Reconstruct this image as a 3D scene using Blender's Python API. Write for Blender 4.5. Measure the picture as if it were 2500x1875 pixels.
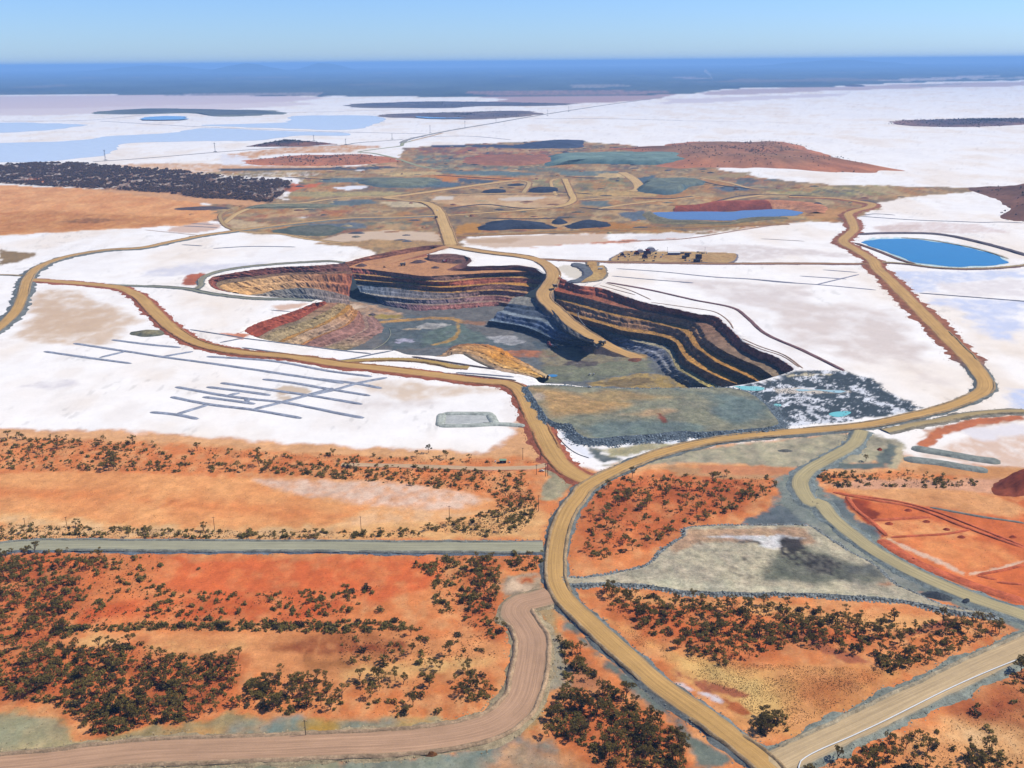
# Open-cut mine on a salt lake, seen from the air.
import bpy, bmesh, math, random
import numpy as np
from mathutils import Vector, Matrix, geometry

random.seed(7)
RNG = np.random.default_rng(11)
scene = bpy.context.scene
for o in list(bpy.data.objects):
    bpy.data.objects.remove(o)

# ------------------------------------------------------------------ camera
cam_d = bpy.data.cameras.new('camera')
cam = bpy.data.objects.new('camera', cam_d)
scene.collection.objects.link(cam)
cam_d.sensor_fit = 'HORIZONTAL'
cam_d.angle = math.radians(56.0)
cam_d.clip_start = 1.0
cam_d.clip_end = 200000.0
PITCH = math.radians(18.5003)
cam.matrix_world = Matrix.Translation((0, 0, 400.0)) @ Matrix.Rotation(math.pi / 2 - PITCH, 4, 'X') @ Matrix.Rotation(math.radians(-0.47), 4, 'Z')
scene.camera = cam

# ------------------------------------------------------------------ sky, sun, exposure
SUN_EL = math.radians(50)
SUN_AZ = math.radians(80)          # clockwise from +Y (straight ahead)
world = bpy.data.worlds.new('World')
scene.world = world
world.use_nodes = True
nt = world.node_tree
bg = nt.nodes['Background']
sky = nt.nodes.new('ShaderNodeTexSky')
sky.sky_type = 'NISHITA'
sky.sun_disc = False
sky.sun_elevation = SUN_EL
sky.sun_rotation = SUN_AZ
sky.altitude = 400
sky.air_density = 1.0
sky.dust_density = 0.2
sky.ozone_density = 3.0
tint = nt.nodes.new('ShaderNodeVectorMath')
tint.operation = 'MULTIPLY'
tint.inputs[1].default_value = (0.64, 0.88, 1.38)     # clear inland air: bluer than the default
nt.links.new(sky.outputs[0], tint.inputs[0])
nt.links.new(tint.outputs[0], bg.inputs[0])
bg.inputs[1].default_value = 0.084
sun_d = bpy.data.lights.new('sun', 'SUN')
sun_d.energy = 5.0
sun_d.angle = math.radians(0.53)
sun_d.color = (1.0, 0.94, 0.83)
sun = bpy.data.objects.new('sun', sun_d)
scene.collection.objects.link(sun)
S = Vector((math.cos(SUN_EL) * math.sin(SUN_AZ), math.cos(SUN_EL) * math.cos(SUN_AZ), math.sin(SUN_EL)))
sun.rotation_euler = S.to_track_quat('Z', 'Y').to_euler()
sun.location = (300, 300, 900)
vs = scene.view_settings
vs.view_transform = 'Standard'
vs.look = 'None'
vs.exposure = 0.45
vs.gamma = 1.0
vs.use_curve_mapping = False

# ------------------------------------------------------------------ plan of the place, metres (x right, y ahead)
MAP = {}
MAP['PIT_OUT'] = [
(-336.2,1669.5),
(-346.8,1679),
(-432.8,1702.8),
(-493,1725.5),
(-556.2,1772.9),
(-587.3,1834.7),
(-592.7,1876.9),
(-570.3,1912.1),
(-522.5,1954.7),
(-475.9,1976.2),
(-415.5,1986.2),
(-356.8,2010.1),
(-353.8,2018.5),
(-342.6,2027.8),
(-323,2068.9),
(-281.6,2120.1),
(-249.8,2154.7),
(-208.3,2195),
(-163.3,2208.1),
(-148.7,2177.3),
(-170.6,2120),
(-184.3,2097.2),
(-136.4,2104.4),
(-102.2,2079.9),
(-84,2028.9),
(-88.9,1965.6),
(-35.2,1970.6),
(16.6,1968.5),
(47,1942.8),
(67.6,1887),
(84.8,1886.7),
(98.3,1850.6),
(102.9,1828.8),
(129.1,1777.9),
(161.2,1761.6),
(191.3,1712),
(224.5,1651.3),
(247.8,1624.3),
(281,1589.5),
(311,1556),
(334.6,1544.2),
(341.6,1493.8),
(346.3,1429.8),
(348.3,1383.5),
(360.5,1339.5),
(374.9,1309.5),
(382.4,1275.3),
(385.1,1249.6),
(367,1230.7),
(347.2,1215.8),
(327.9,1201.2),
(302.8,1187.2),
(285.9,1180.3),
(266.1,1173.7),
(235.7,1174.5),
(173.9,1169.4),
(144.1,1174.4),
(98.7,1180.4),
(68.8,1193.2),
(38,1198.9),
(29.5,1220.5),
(20.3,1230.3),
(2.9,1240.4),
(-24.5,1260.3),
(-49.2,1303.1),
(-68.8,1330.6),
(-83.4,1333.5),
(-95.6,1321.4),
(-119,1327),
(-149.8,1332.9),
(-174,1355.5),
(-205.3,1358.4),
(-234.7,1358.3),
(-249,1356.1),
(-296.8,1375.8),
(-347.2,1401.4),
(-388.4,1427.7),
(-423.2,1472.3),
(-419.8,1502.6),
(-403,1540.2),
(-379.3,1582.7),
(-361.7,1620.5),
(-347.9,1656.4)]
MAP['WALL_R'] = [
[(92.4,1849.5,0.3),(102.8,1827.5,0.3),(128.9,1774.6,0.3),(160.9,1758.3,0.3),(191,1708.8,0.3),(224.1,1648.3,0.3),(247.3,1621.4,0.3),(280.5,1586.6,0.3),(310.5,1553.3,0.3),(333.5,1540.7,0.3),(340.6,1491.2,0.3),(345.3,1427.4,0.3),(347.4,1381.2,0.3),(359.6,1337.3,0.3),(374,1307.4,0.3),(381.5,1273.2,0.3),(384.5,1248.7,0.3)],
[(86.4,1817.1,-12.4),(99.3,1801.4,-12.4),(128.1,1760.7,-12.4),(159.2,1735.7,-12.4),(185.9,1697.7,-12.4),(213.3,1658.5,-12.4),(236.2,1626.2,-12.4),(264.3,1608.6,-12.4),(299.9,1579.1,-12.4),(323.7,1547.1,-12.4),(329.2,1520.5,-12.4),(335.8,1456,-12.4),(338.2,1399.7,-12.4),(352.6,1354.6,-12.4),(365.5,1323,-12.4),(375,1294.5,-12.4),(378.4,1269.9,-12.4)],
[(80.9,1794.7,-13.02),(92.5,1779.3,-13.02),(120.7,1749.2,-13.02),(150.8,1713.4,-13.02),(182.9,1669.1,-13.02),(207.7,1646.5,-13.02),(244.8,1614.2,-13.02),(271.4,1588.8,-13.02),(297.3,1564.2,-13.02),(308.7,1534.7,-13.02),(307.3,1483.5,-13.02),(308.1,1428.7,-13.02),(319.1,1377.2,-13.02),(334.8,1337.6,-13.02),(348.3,1308.4,-13.02),(354.8,1280.5,-13.02),(358.5,1256.4,-13.02)],
[(79.1,1805.6,-24.8),(89.5,1785.6,-24.8),(130.5,1729.6,-24.8),(171.1,1674.9,-24.8),(207.1,1638.2,-24.8),(235.9,1620.8,-24.8),(262,1589.6,-24.8),(287,1570.2,-24.8),(296.8,1530.1,-24.8),(295.1,1473.5,-24.8),(305.1,1428.7,-24.8),(314.7,1386.9,-24.8),(332,1344.7,-24.8),(346.6,1304.8,-24.8),(353.4,1284.6,-24.8)],
[(78.4,1788.6,-25.42),(88.7,1769,-25.42),(129.3,1712.2,-25.42),(169.6,1658.6,-25.42),(205.2,1622.5,-25.42),(233.8,1605.5,-25.42),(259.5,1573.3,-25.42),(278.9,1551.5,-25.42),(286.6,1508.8,-25.42),(286.1,1457,-25.42),(295.3,1408.1,-25.42),(304.6,1365,-25.42),(321.9,1324.1,-25.42),(338.3,1285.3,-25.42),(342.8,1271.9,-25.42)],
[(94.6,1751.7,-37.2),(118.5,1710.7,-37.2),(131.7,1684.4,-37.2),(168.4,1643.3,-37.2),(197.6,1606.5,-37.2),(231.9,1588.4,-37.2),(260.5,1563.4,-37.2),(276.5,1533.7,-37.2),(279.4,1482.8,-37.2),(281.5,1436.8,-37.2),(294.6,1390,-37.2),(315,1342.9,-37.2),(331.5,1301.3,-37.2)],
[(96,1736,-37.82),(117.3,1691.5,-37.82),(130.7,1669.9,-37.82),(166.7,1625.5,-37.82),(195.5,1588,-37.82),(229.4,1569.6,-37.82),(254.9,1546.7,-37.82),(267.4,1517.7,-37.82),(268.3,1469.8,-37.82),(270,1421.5,-37.82),(283.9,1372.7,-37.82),(304.4,1326.6,-37.82),(323.4,1295.4,-37.82)],
[(118.7,1711.1,-49.6),(137.5,1672.8,-49.6),(167.8,1634.1,-49.6),(193.1,1600.2,-49.6),(220.3,1573.2,-49.6),(246.9,1549.3,-49.6),(261,1525.6,-49.6),(264,1478.3,-49.6),(263,1427.5,-49.6),(279.3,1381,-49.6),(292.8,1341.1,-49.6),(301.5,1324.5,-49.6)],
[(120.2,1700.6,-50.22),(140.8,1661.2,-50.22),(166.5,1620.8,-50.22),(191.7,1587.4,-50.22),(218.2,1557.3,-50.22),(240.9,1535.3,-50.22),(252.5,1510.8,-50.22),(254.5,1454.7,-50.22),(254.8,1411.4,-50.22),(269.3,1369.9,-50.22),(282.1,1330.6,-50.22),(290,1318.1,-50.22)],
[(126.9,1732.1,-62),(145.4,1689.8,-62),(174.4,1614.4,-62),(198.9,1559.1,-62),(223.3,1518.4,-62),(231.5,1487.1,-62),(234.1,1433.7,-62),(249.5,1392,-62),(268.1,1355,-62),(276.1,1341.2,-62)]]
MAP['WALL_K'] = [
[(-340,2007.8,-9.3),(-333,2003.4,-9.3),(-297.2,1988.5,-9.3),(-252.1,1961.4,-9.3),(-214.8,1940.1,-9.3),(-176.1,1917.3,-9.3),(-136,1922.4,-9.3),(-95.8,1930.6,-9.3),(-55.3,1941.7,-9.3),(-4.2,1948.6,-9.3),(36.9,1949.9,-9.3),(75,1923.9,-9.3)],
[(-336.3,1993.8,-18.6),(-329.5,1990.5,-18.6),(-296.2,1977.2,-18.6),(-252.2,1957.8,-18.6),(-215.5,1942.8,-18.6),(-176.8,1921.2,-18.6),(-135.5,1911.2,-18.6),(-95.9,1927.6,-18.6),(-55.6,1946.2,-18.6),(-4.3,1956,-18.6),(36.9,1951.4,-18.6),(75.6,1938.3,-18.6)],
[(-333.6,1989.6,-19.22),(-326.8,1986.3,-19.22),(-295.2,1970.2,-19.22),(-251.4,1950.9,-19.22),(-214.9,1936,-19.22),(-176.3,1914.6,-19.22),(-135.1,1904.7,-19.22),(-95.5,1919.1,-19.22),(-55.4,1936.6,-19.22),(-10.4,1941.6,-19.22),(36.5,1930.2,-19.22),(66.5,1912.9,-19.22)],
[(-328.5,1980.3,-27.9),(-323.8,1977.1,-27.9),(-288.9,1966.1,-27.9),(-252.3,1955.1,-27.9),(-215.8,1941.4,-27.9),(-177,1919.3,-27.9),(-135.5,1906.7,-27.9),(-95.3,1910.8,-27.9),(-55.2,1924.1,-27.9),(-24.8,1934.2,-27.9),(16.1,1928.9,-27.9),(56.4,1912.5,-27.9)],
[(-325.2,1972.3,-28.52),(-320.7,1970.2,-28.52),(-287.6,1956.4,-28.52),(-251,1943.6,-28.52),(-214.5,1929.1,-28.52),(-176,1907.3,-28.52),(-134.8,1894.9,-28.52),(-94.9,1900.7,-28.52),(-55,1914.8,-28.52),(-24.7,1921,-28.52),(15.9,1905.7,-28.52),(51.6,1886.2,-28.52)],
[(-323,1968.3,-37.2),(-316.5,1966.1,-37.2),(-285.1,1964.9,-37.2),(-256.2,1949.8,-37.2),(-227.8,1934.8,-37.2),(-193.2,1915.3,-37.2),(-155.8,1903.1,-37.2),(-123.1,1896.6,-37.2),(-95.1,1900.9,-37.2),(-65.1,1907,-37.2),(-30.7,1911.1,-37.2),(-4.4,1906.6,-37.2),(35.7,1889,-37.2)],
[(-320,1961.5,-37.82),(-313.4,1959.3,-37.82),(-284,1956.4,-37.82),(-255.1,1940.4,-37.82),(-226.8,1925.6,-37.82),(-192.2,1904.4,-37.82),(-155,1892.4,-37.82),(-122.5,1886.8,-37.82),(-94.8,1893.8,-37.82),(-64.9,1900.7,-37.82),(-30.7,1904.8,-37.82),(-4.4,1897.6,-37.82),(31.5,1876,-37.82)],
[(-311.3,1941.8,-46.5),(-301.8,1932.4,-46.5),(-268.6,1913.3,-46.5),(-236.5,1899,-46.5),(-204.8,1884.9,-46.5),(-163.9,1874.8,-46.5),(-134.1,1875.5,-46.5),(-94.6,1885.3,-46.5),(-65,1899,-46.5),(-30.8,1906.6,-46.5),(-10.5,1897.1,-46.5),(21.5,1876.9,-46.5)],
[(-304,1933.4,-47.12),(-296.8,1925.9,-47.12),(-262.8,1899.9,-47.12),(-235.3,1888.5,-47.12),(-203.8,1874.6,-47.12),(-163.4,1867.2,-47.12),(-133.7,1869.5,-47.12),(-94.4,1880.1,-47.12),(-64.9,1893.8,-47.12),(-30.7,1898.7,-47.12),(-14.5,1887.7,-47.12),(17.4,1866.8,-47.12)],
[(-281.2,1929,-54.25),(-273.9,1919.9,-54.25),(-250.2,1893,-54.25),(-224.6,1879.4,-54.25),(-193.7,1869.9,-54.25),(-163.1,1860.5,-54.25),(-133.5,1862,-54.25),(-94.2,1872.3,-54.25),(-64.6,1879.8,-54.25),(-30.6,1887.1,-54.25),(-14.5,1876.3,-54.25),(5.4,1858.9,-54.25)],
[(-278.1,1920.9,-54.87),(-270.8,1911.9,-54.87),(-247.3,1885.3,-54.87),(-223.8,1871.8,-54.87),(-193,1862.4,-54.87),(-162.5,1853.1,-54.87),(-133,1854.6,-54.87),(-93.9,1864.8,-54.87),(-64.4,1872.2,-54.87),(-30.6,1879.4,-54.87),(-14.5,1868.8,-54.87),(3.4,1853.2,-54.87)],
[(-262.7,1893,-62),(-255.4,1882.7,-62),(-237.6,1867.2,-62),(-212.1,1852.4,-62),(-187.2,1839.5,-62),(-161.5,1837,-62),(-132.4,1842.5,-62),(-93.6,1854.1,-62),(-54.3,1865.1,-62),(-26.5,1870.8,-62),(-14.6,1870.3,-62),(1.4,1861.6,-62)]]
MAP['WALL_N'] = [
[(-523.5,1743.1,0.3),(-556.2,1773.2,0.3),(-586.8,1835.1,0.3),(-592.1,1876.4,0.3),(-569.4,1908.8,0.3),(-521.6,1951.2,0.3),(-475.1,1972.7,0.3),(-414.8,1982.6,0.3),(-348,2008.2,0.3)],
[(-534.2,1791.6,-10.85),(-564.4,1824.2,-10.85),(-582.7,1867.3,-10.85),(-582.6,1894.8,-10.85),(-556.7,1917.2,-10.85),(-510.7,1944.3,-10.85),(-464.8,1969.2,-10.85),(-403.1,1971.8,-10.85),(-332,1982.1,-10.85)],
[(-533.7,1802.4,-13.95),(-562.3,1835.9,-13.95),(-573.9,1862.8,-13.95),(-567,1880.6,-13.95),(-543.8,1898.1,-13.95),(-507.4,1929.6,-13.95),(-462.4,1957,-13.95),(-401.9,1964.5,-13.95),(-327.7,1966.5,-13.95)],
[(-492.7,1845.2,-35.65),(-514.3,1853.8,-34.1),(-514.3,1869.3,-34.1),(-500,1890.7,-37.2),(-483.5,1906.7,-34.88),(-456.5,1922,-34.88),(-417.3,1929.7,-34.88),(-376.9,1929.8,-41.08),(-330.1,1915.5,-49.6)],
[(-458,1876.9,-52.7),(-480.2,1886.1,-52.7),(-471,1890,-52.7),(-461.9,1894,-52.7),(-442.5,1897.6,-52.7),(-412,1896.5,-52.7),(-389.8,1885.1,-54.25),(-356.8,1867.3,-57.35),(-321.9,1872.4,-58.9)],
[(-450.5,1884.1,-62.77),(-460.6,1884.5,-62.77),(-450.5,1884.1,-62.77),(-440.4,1883.8,-62.77),(-424.2,1883.3,-62.77),(-399.9,1882.4,-62.77),(-376.7,1865.1,-62.77),(-349.9,1848,-62.77),(-317.4,1855,-62.77)]]
MAP['WALL_S'] = [
[(-430,1450.8,0.3),(-422.9,1471.2,0.3),(-419.5,1501.5,0.3),(-402.7,1539,0.3),(-379,1581.5,0.3),(-361.4,1619.3,0.3),(-347.6,1655.2,0.3),(-340.5,1673.7,0.3)],
[(-415.1,1460.8,-12.4),(-403.5,1477.9,-12.4),(-396.3,1507.5,-12.4),(-381.7,1550.8,-12.4),(-362.7,1579.6,-12.4),(-348.6,1637.4,-12.4),(-339.1,1680.7,-12.4),(-333,1706.9,-12.4)],
[(-407.9,1457,-13.02),(-395.1,1475.7,-13.02),(-388.7,1509.5,-13.02),(-371.1,1540,-13.02),(-352.7,1571.7,-13.02),(-335,1611.4,-13.02),(-318,1682.5,-13.02),(-315.2,1708.8,-13.02)],
[(-386.6,1468.8,-24.8),(-376.1,1492.6,-24.8),(-367.8,1520.9,-24.8),(-350.7,1557.4,-24.8),(-332.5,1593.5,-24.8),(-316,1645.9,-24.8),(-305.4,1710.7,-24.8),(-303.5,1745.1,-24.8)],
[(-380.1,1467.9,-25.42),(-367.9,1491.6,-25.42),(-358.8,1516.8,-25.42),(-342.8,1559.4,-25.42),(-323.5,1591,-25.42),(-308.5,1643.2,-25.42),(-295.5,1694.3,-25.42),(-296.6,1735.8,-25.42)],
[(-359.9,1487.6,-37.2),(-348.1,1516,-37.2),(-334.6,1555.9,-37.2),(-315.9,1591.8,-37.2),(-299,1623.9,-37.2),(-290.1,1661,-37.2),(-289.7,1711,-37.2),(-292.4,1752.2,-37.2)],
[(-355,1486.7,-37.82),(-343.1,1515.1,-37.82),(-330.9,1553.7,-37.82),(-313.8,1589.5,-37.82),(-295.7,1624.8,-37.82),(-285.5,1659.8,-37.82),(-283,1702.2,-37.82),(-286,1746.9,-37.82)],
[(-331.2,1508.5,-49.6),(-320.8,1540,-49.6),(-304,1567.8,-49.6),(-287.9,1593.9,-49.6),(-270.8,1628.7,-49.6),(-262.9,1665.2,-49.6),(-270.3,1710.8,-49.6),(-281.5,1762.7,-49.6)],
[(-326.2,1507.6,-50.22),(-315.6,1539.1,-50.22),(-300.2,1565.5,-50.22),(-282.8,1594.1,-50.22),(-267.7,1630.8,-50.22),(-256.3,1669.3,-50.22),(-262.3,1705.8,-50.22),(-273.2,1757.3,-50.22)],
[(-297.1,1543,-62),(-284.2,1566.2,-62),(-265.9,1591,-62),(-252.8,1620.6,-62),(-242.9,1651.3,-62),(-232,1692.6,-62),(-243.8,1742.3,-62),(-261.9,1795,-62)]]
MAP['WALL_I'] = [
[(3.4,1794.4,-26.35),(16.8,1804.7,-26.35),(35.7,1791.6,-26.35),(51.6,1749.4,-26.35),(70.6,1710.3,-26.35),(80.9,1658.7,-26.35),(90.2,1599.8,-26.35),(108.4,1538.2,-26.35),(132.8,1493.4,-26.35)],
[(-6.2,1762.5,-30.23),(5.1,1756.6,-30.23),(32.8,1740.1,-30.23),(60.4,1731.5,-30.23),(71.5,1688.6,-30.23),(81.1,1624.9,-30.23),(92.1,1571.7,-30.23),(107.7,1527.6,-30.23),(132.8,1492.3,-30.23)],
[(-15.6,1751.5,-40.3),(4.9,1728.1,-40.3),(32.1,1705.1,-40.3),(55.3,1687.8,-40.3),(68.7,1662.7,-40.3),(80.9,1620.1,-40.3),(93,1587.2,-40.3),(109.7,1555.3,-40.3),(135.1,1518.4,-40.3)],
[(-24,1745.1,-40.92),(-4.4,1719.7,-40.92),(22.8,1694.8,-40.92),(49.5,1676.1,-40.92),(64.5,1644.5,-40.92),(76.7,1604.1,-40.92),(92.2,1571.7,-40.92),(108.9,1543.5,-40.92),(134.8,1514.7,-40.92)],
[(-35.9,1729.4,-51.15),(-13.6,1708.5,-51.15),(19.1,1686.2,-51.15),(40.2,1661.4,-51.15),(57,1630.8,-51.15),(73.2,1601.2,-51.15),(91.3,1578.6,-51.15),(112,1562.7,-51.15),(140.6,1542,-51.15)],
[(-42.2,1718.9,-51.77),(-13.6,1702.2,-51.77),(17.2,1680.2,-51.77),(36.5,1657,-51.77),(53.3,1626.6,-51.77),(71.2,1593.9,-51.77),(91,1572.8,-51.77),(111.8,1558.7,-51.77),(142.1,1539.9,-51.77)],
[(-45.4,1728.8,-62),(-23,1716,-62),(4.6,1695.6,-62),(31.4,1670.8,-62),(57,1630.5,-62),(74.9,1598.3,-62),(91.8,1585.5,-62),(113.3,1578.7,-62),(146.3,1565.7,-62)]]
MAP['WALL_O'] = [
[(-111.4,1321.9,0.3),(-95.5,1320.4,0.3),(-83.3,1332.5,0.3),(-68.7,1329.6,0.3),(-49.1,1302.1,0.3),(-24.5,1259.4,0.3),(2.9,1239.4,0.3),(20.3,1229.3,0.3),(29.5,1219.6,0.3)],
[(-104.3,1342,-4.65),(-94.6,1349.3,-4.65),(-83.8,1366,-4.65),(-65.6,1356.1,-4.65),(-45.9,1332.9,-4.65),(-23.6,1293.5,-4.65),(1.6,1267.4,-4.65),(23.3,1248.9,-4.65),(33.9,1236.3,-4.65)],
[(-102.6,1377.9,-12.4),(-94.5,1393.4,-12.4),(-84.7,1408.1,-12.4),(-64.5,1397.9,-12.4),(-41.2,1373.6,-12.4),(-21.4,1335.2,-12.4),(0.3,1308.1,-12.4),(26.7,1276.4,-12.4),(38.7,1261.2,-12.4)],
[(-98.9,1435.4,-24.8),(-91.9,1449,-24.8),(-76.8,1462.5,-24.8),(-43.6,1458.7,-24.8),(-21.2,1427.7,-24.8),(-4.1,1390.2,-24.8),(19.4,1349.4,-24.8),(36.2,1319.2,-24.8),(45.6,1301.3,-24.8)],
[(-97.7,1566.8,-62),(-81.3,1578.3,-62),(-64.4,1583.9,-62),(-33.6,1583,-62),(-6.2,1546.4,-62),(13.4,1500.3,-62),(38.3,1453.9,-62),(53,1422.7,-62),(58.9,1415,-62)]]
MAP['WALL_P'] = [[(-353.6,2017,0.3),(-342.3,2026.3,0.3),(-322.8,2067.4,0.3),(-281.4,2118.6,0.3),(-249.6,2153.1,0.3),(-208.1,2193.3,0.3),(-163.2,2206.5,0.3),(-148.6,2175.6,0.3),(-170.5,2118.4,0.3),(-184.2,2095.6,0.3),(-136.3,2102.9,0.3),(-102.2,2078.3,0.3),(-83.9,2027.4,0.3),(-88.8,1964.1,0.3),(-35.2,1969.1,0.3),(16.6,1967,0.3),(47,1941.3,0.3),(67.5,1885.6,0.3)],[(-342.6,2011.1,-9.3),(-337.2,2030.9,-9.3),(-319.2,2069.2,-9.3),(-276.7,2112.4,-9.3),(-247.3,2148.5,-9.3),(-205.9,2190.2,-9.3),(-177.1,2203.8,-9.3),(-168.4,2178.8,-9.3),(-178.5,2131.4,-9.3),(-184.3,2080.2,-9.3),(-152.7,2049.1,-9.3),(-105,2040.6,-9.3),(-88.1,2046.4,-9.3),(-139.2,1972,-9.3),(-87,1964.9,-9.3),(-35.3,1967.8,-9.3),(16.6,1968.8,-9.3),(70.8,1919.2,-9.3)]]
MAP['PLATFORM'] = [
(-347.3,2027),
(-320.8,2080.3),
(-278.1,2124),
(-248.3,2158.1),
(-206.7,2198.9),
(-173,2209.9),
(-170.9,2119.5),
(-108,2105.3),
(-80.3,2070.3),
(-109.2,1996.4),
(-77,1974.6),
(-35.5,1983.1),
(16.7,1981),
(75.2,1930.7),
(36.9,1947.9),
(-4.2,1946.6),
(-55.3,1939.7),
(-95.7,1928.6),
(-135.9,1920.5),
(-175.9,1915.3),
(-214.6,1938.2),
(-251.9,1959.4),
(-296.9,1986.5),
(-332.7,2001.3),
(-343.6,2003.8)]
MAP['FLOOR_Z'] = [
((120,116,110),3,4,[(-376.5,1886.9),(-259.6,1916.8),(-173.5,1863.4),(-74.6,1876.5),(5.4,1873.8),(4.2,1612.9),(-181.5,1557.3),(-346,1623.4)]),
((196,160,125),3,4,[(-393.1,1921.5),(-330.7,1928),(-275.6,1883.4),(-234.5,1841.1),(-208.4,1816.5),(-212,1778.2),(-261.2,1776),(-301.2,1788.7),(-347.8,1836.9)]),
((222,195,165),3,4,[(-348.2,1885.9),(-317.8,1897.5),(-290.5,1875.6),(-306.9,1851.6)]),
((200,150,105),3,4,[(-262.2,1842),(-248.8,1861.8),(-234.5,1841.1),(-248.8,1829.6)]),
((172,148,72),3,4,[(-282.2,1803.4),(-246.6,1811.5),(-211.5,1808.8),(-205.2,1785.5),(-246,1775.6),(-271.3,1780.1)]),
((105,112,112),3,4,[(-210.2,1797.1),(-192.7,1814.4),(-169.8,1795.8),(-185.7,1781.1)]),
((98,108,108),3,4,[(-236.1,1756.7),(-165,1761.8),(-108.7,1767.4),(-67.8,1680.6),(-31,1639.6),(21.6,1612.4),(4,1575.8),(-98.4,1578.8),(-149.7,1580.3),(-199.8,1569.7),(-226.4,1619.8),(-242,1686)]),
((190,185,175),2,6,[(-179.8,1718.8),(-152.2,1743),(-114.3,1734.6),(-116.6,1709.8),(-155.6,1693.6),(-174.5,1701.1)]),
((205,185,155),2,3,[(-202.4,1705.5),(-171.3,1705.9),(-164.7,1693.9),(-195.4,1691.4)]),
((185,180,195),3,6,[(-209.7,1625.7),(-197.7,1644.7),(-171.9,1634.1),(-173.6,1615.1),(-197.7,1612.6)]),
((180,178,175),3,6,[(-41.6,1639.9),(-20.6,1662.4),(14.9,1638.2),(23.2,1606.1),(4.1,1591.1),(-27.2,1613.9)]),
((110,124,112),4,4,[(-160.9,1670),(-110.4,1730.9),(-91.8,1730.3),(-49.2,1659.9),(-44.6,1614.4),(-116.3,1591.6),(-150.8,1592.6)]),
((196,150,82),1.5,1.5,[(-258.8,1757.4),(-204.4,1778),(-151.9,1787.6),(-113.7,1788.6),(-89.4,1759.3),(-82.8,1737.2),(-96,1741.2),(-112.3,1763.8),(-154.3,1770.3),(-202.1,1755.6),(-242.3,1745.9)]),
((190,150,80),1,1,[(-103.7,1745.1),(-98.1,1744.9),(-92.2,1681.4),(-96.3,1638.3),(-112.3,1610.1),(-136.7,1589.1),(-139.2,1598.4),(-116.6,1622.9),(-102.5,1654.9),(-98.6,1681.6)]),
((160,120,90),3,4,[(-97.3,1767),(-45.8,1750.6),(-47.1,1721.7),(-82.5,1730)]),
((185,120,82),3,3,[(-19.7,1558.6),(20.8,1560.4),(67.7,1550.1),(86.2,1520.7),(12,1517.1),(-6.2,1534.8)]),
((150,138,108),3,5,[(49.2,1570.5),(89.6,1572.9),(149.3,1564),(204.5,1524.3),(221.3,1503.8),(208.2,1434.4),(155.2,1423.8),(55.8,1426.4),(47.1,1502)]),
((132,134,108),4,6,[(45.9,1463.5),(142.4,1486.3),(219.6,1490.7),(220.2,1440.2),(192.7,1428.8),(138.4,1400.6),(61.5,1385.4),(33.1,1403.4)]),
((95,85,82),3,5,[(85.4,1494.4),(110.8,1500.3),(139.1,1492.9),(135.5,1473.7),(108.1,1461.8),(87.7,1468.7)]),
((176,140,80),3,3,[(199.2,1545),(224.1,1523.8),(221.8,1507.1),(187,1508)]),
((178,150,90),2,3,[(113.5,1384.1),(153.4,1406.1),(192.3,1425.8),(229.1,1424.8),(252.2,1397.7),(271.6,1354.9),(183.4,1354.4),(114.2,1370)]),
((130,110,75),2,3,[(125.8,1380.9),(180.3,1402.5),(211.5,1404.6),(215.5,1381.4),(166.2,1357.6)]),
((90,100,105),3,4,[(39,1611.9),(65.3,1617.4),(81.2,1585.8),(71.6,1561.9),(37.8,1565.8)])]
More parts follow.
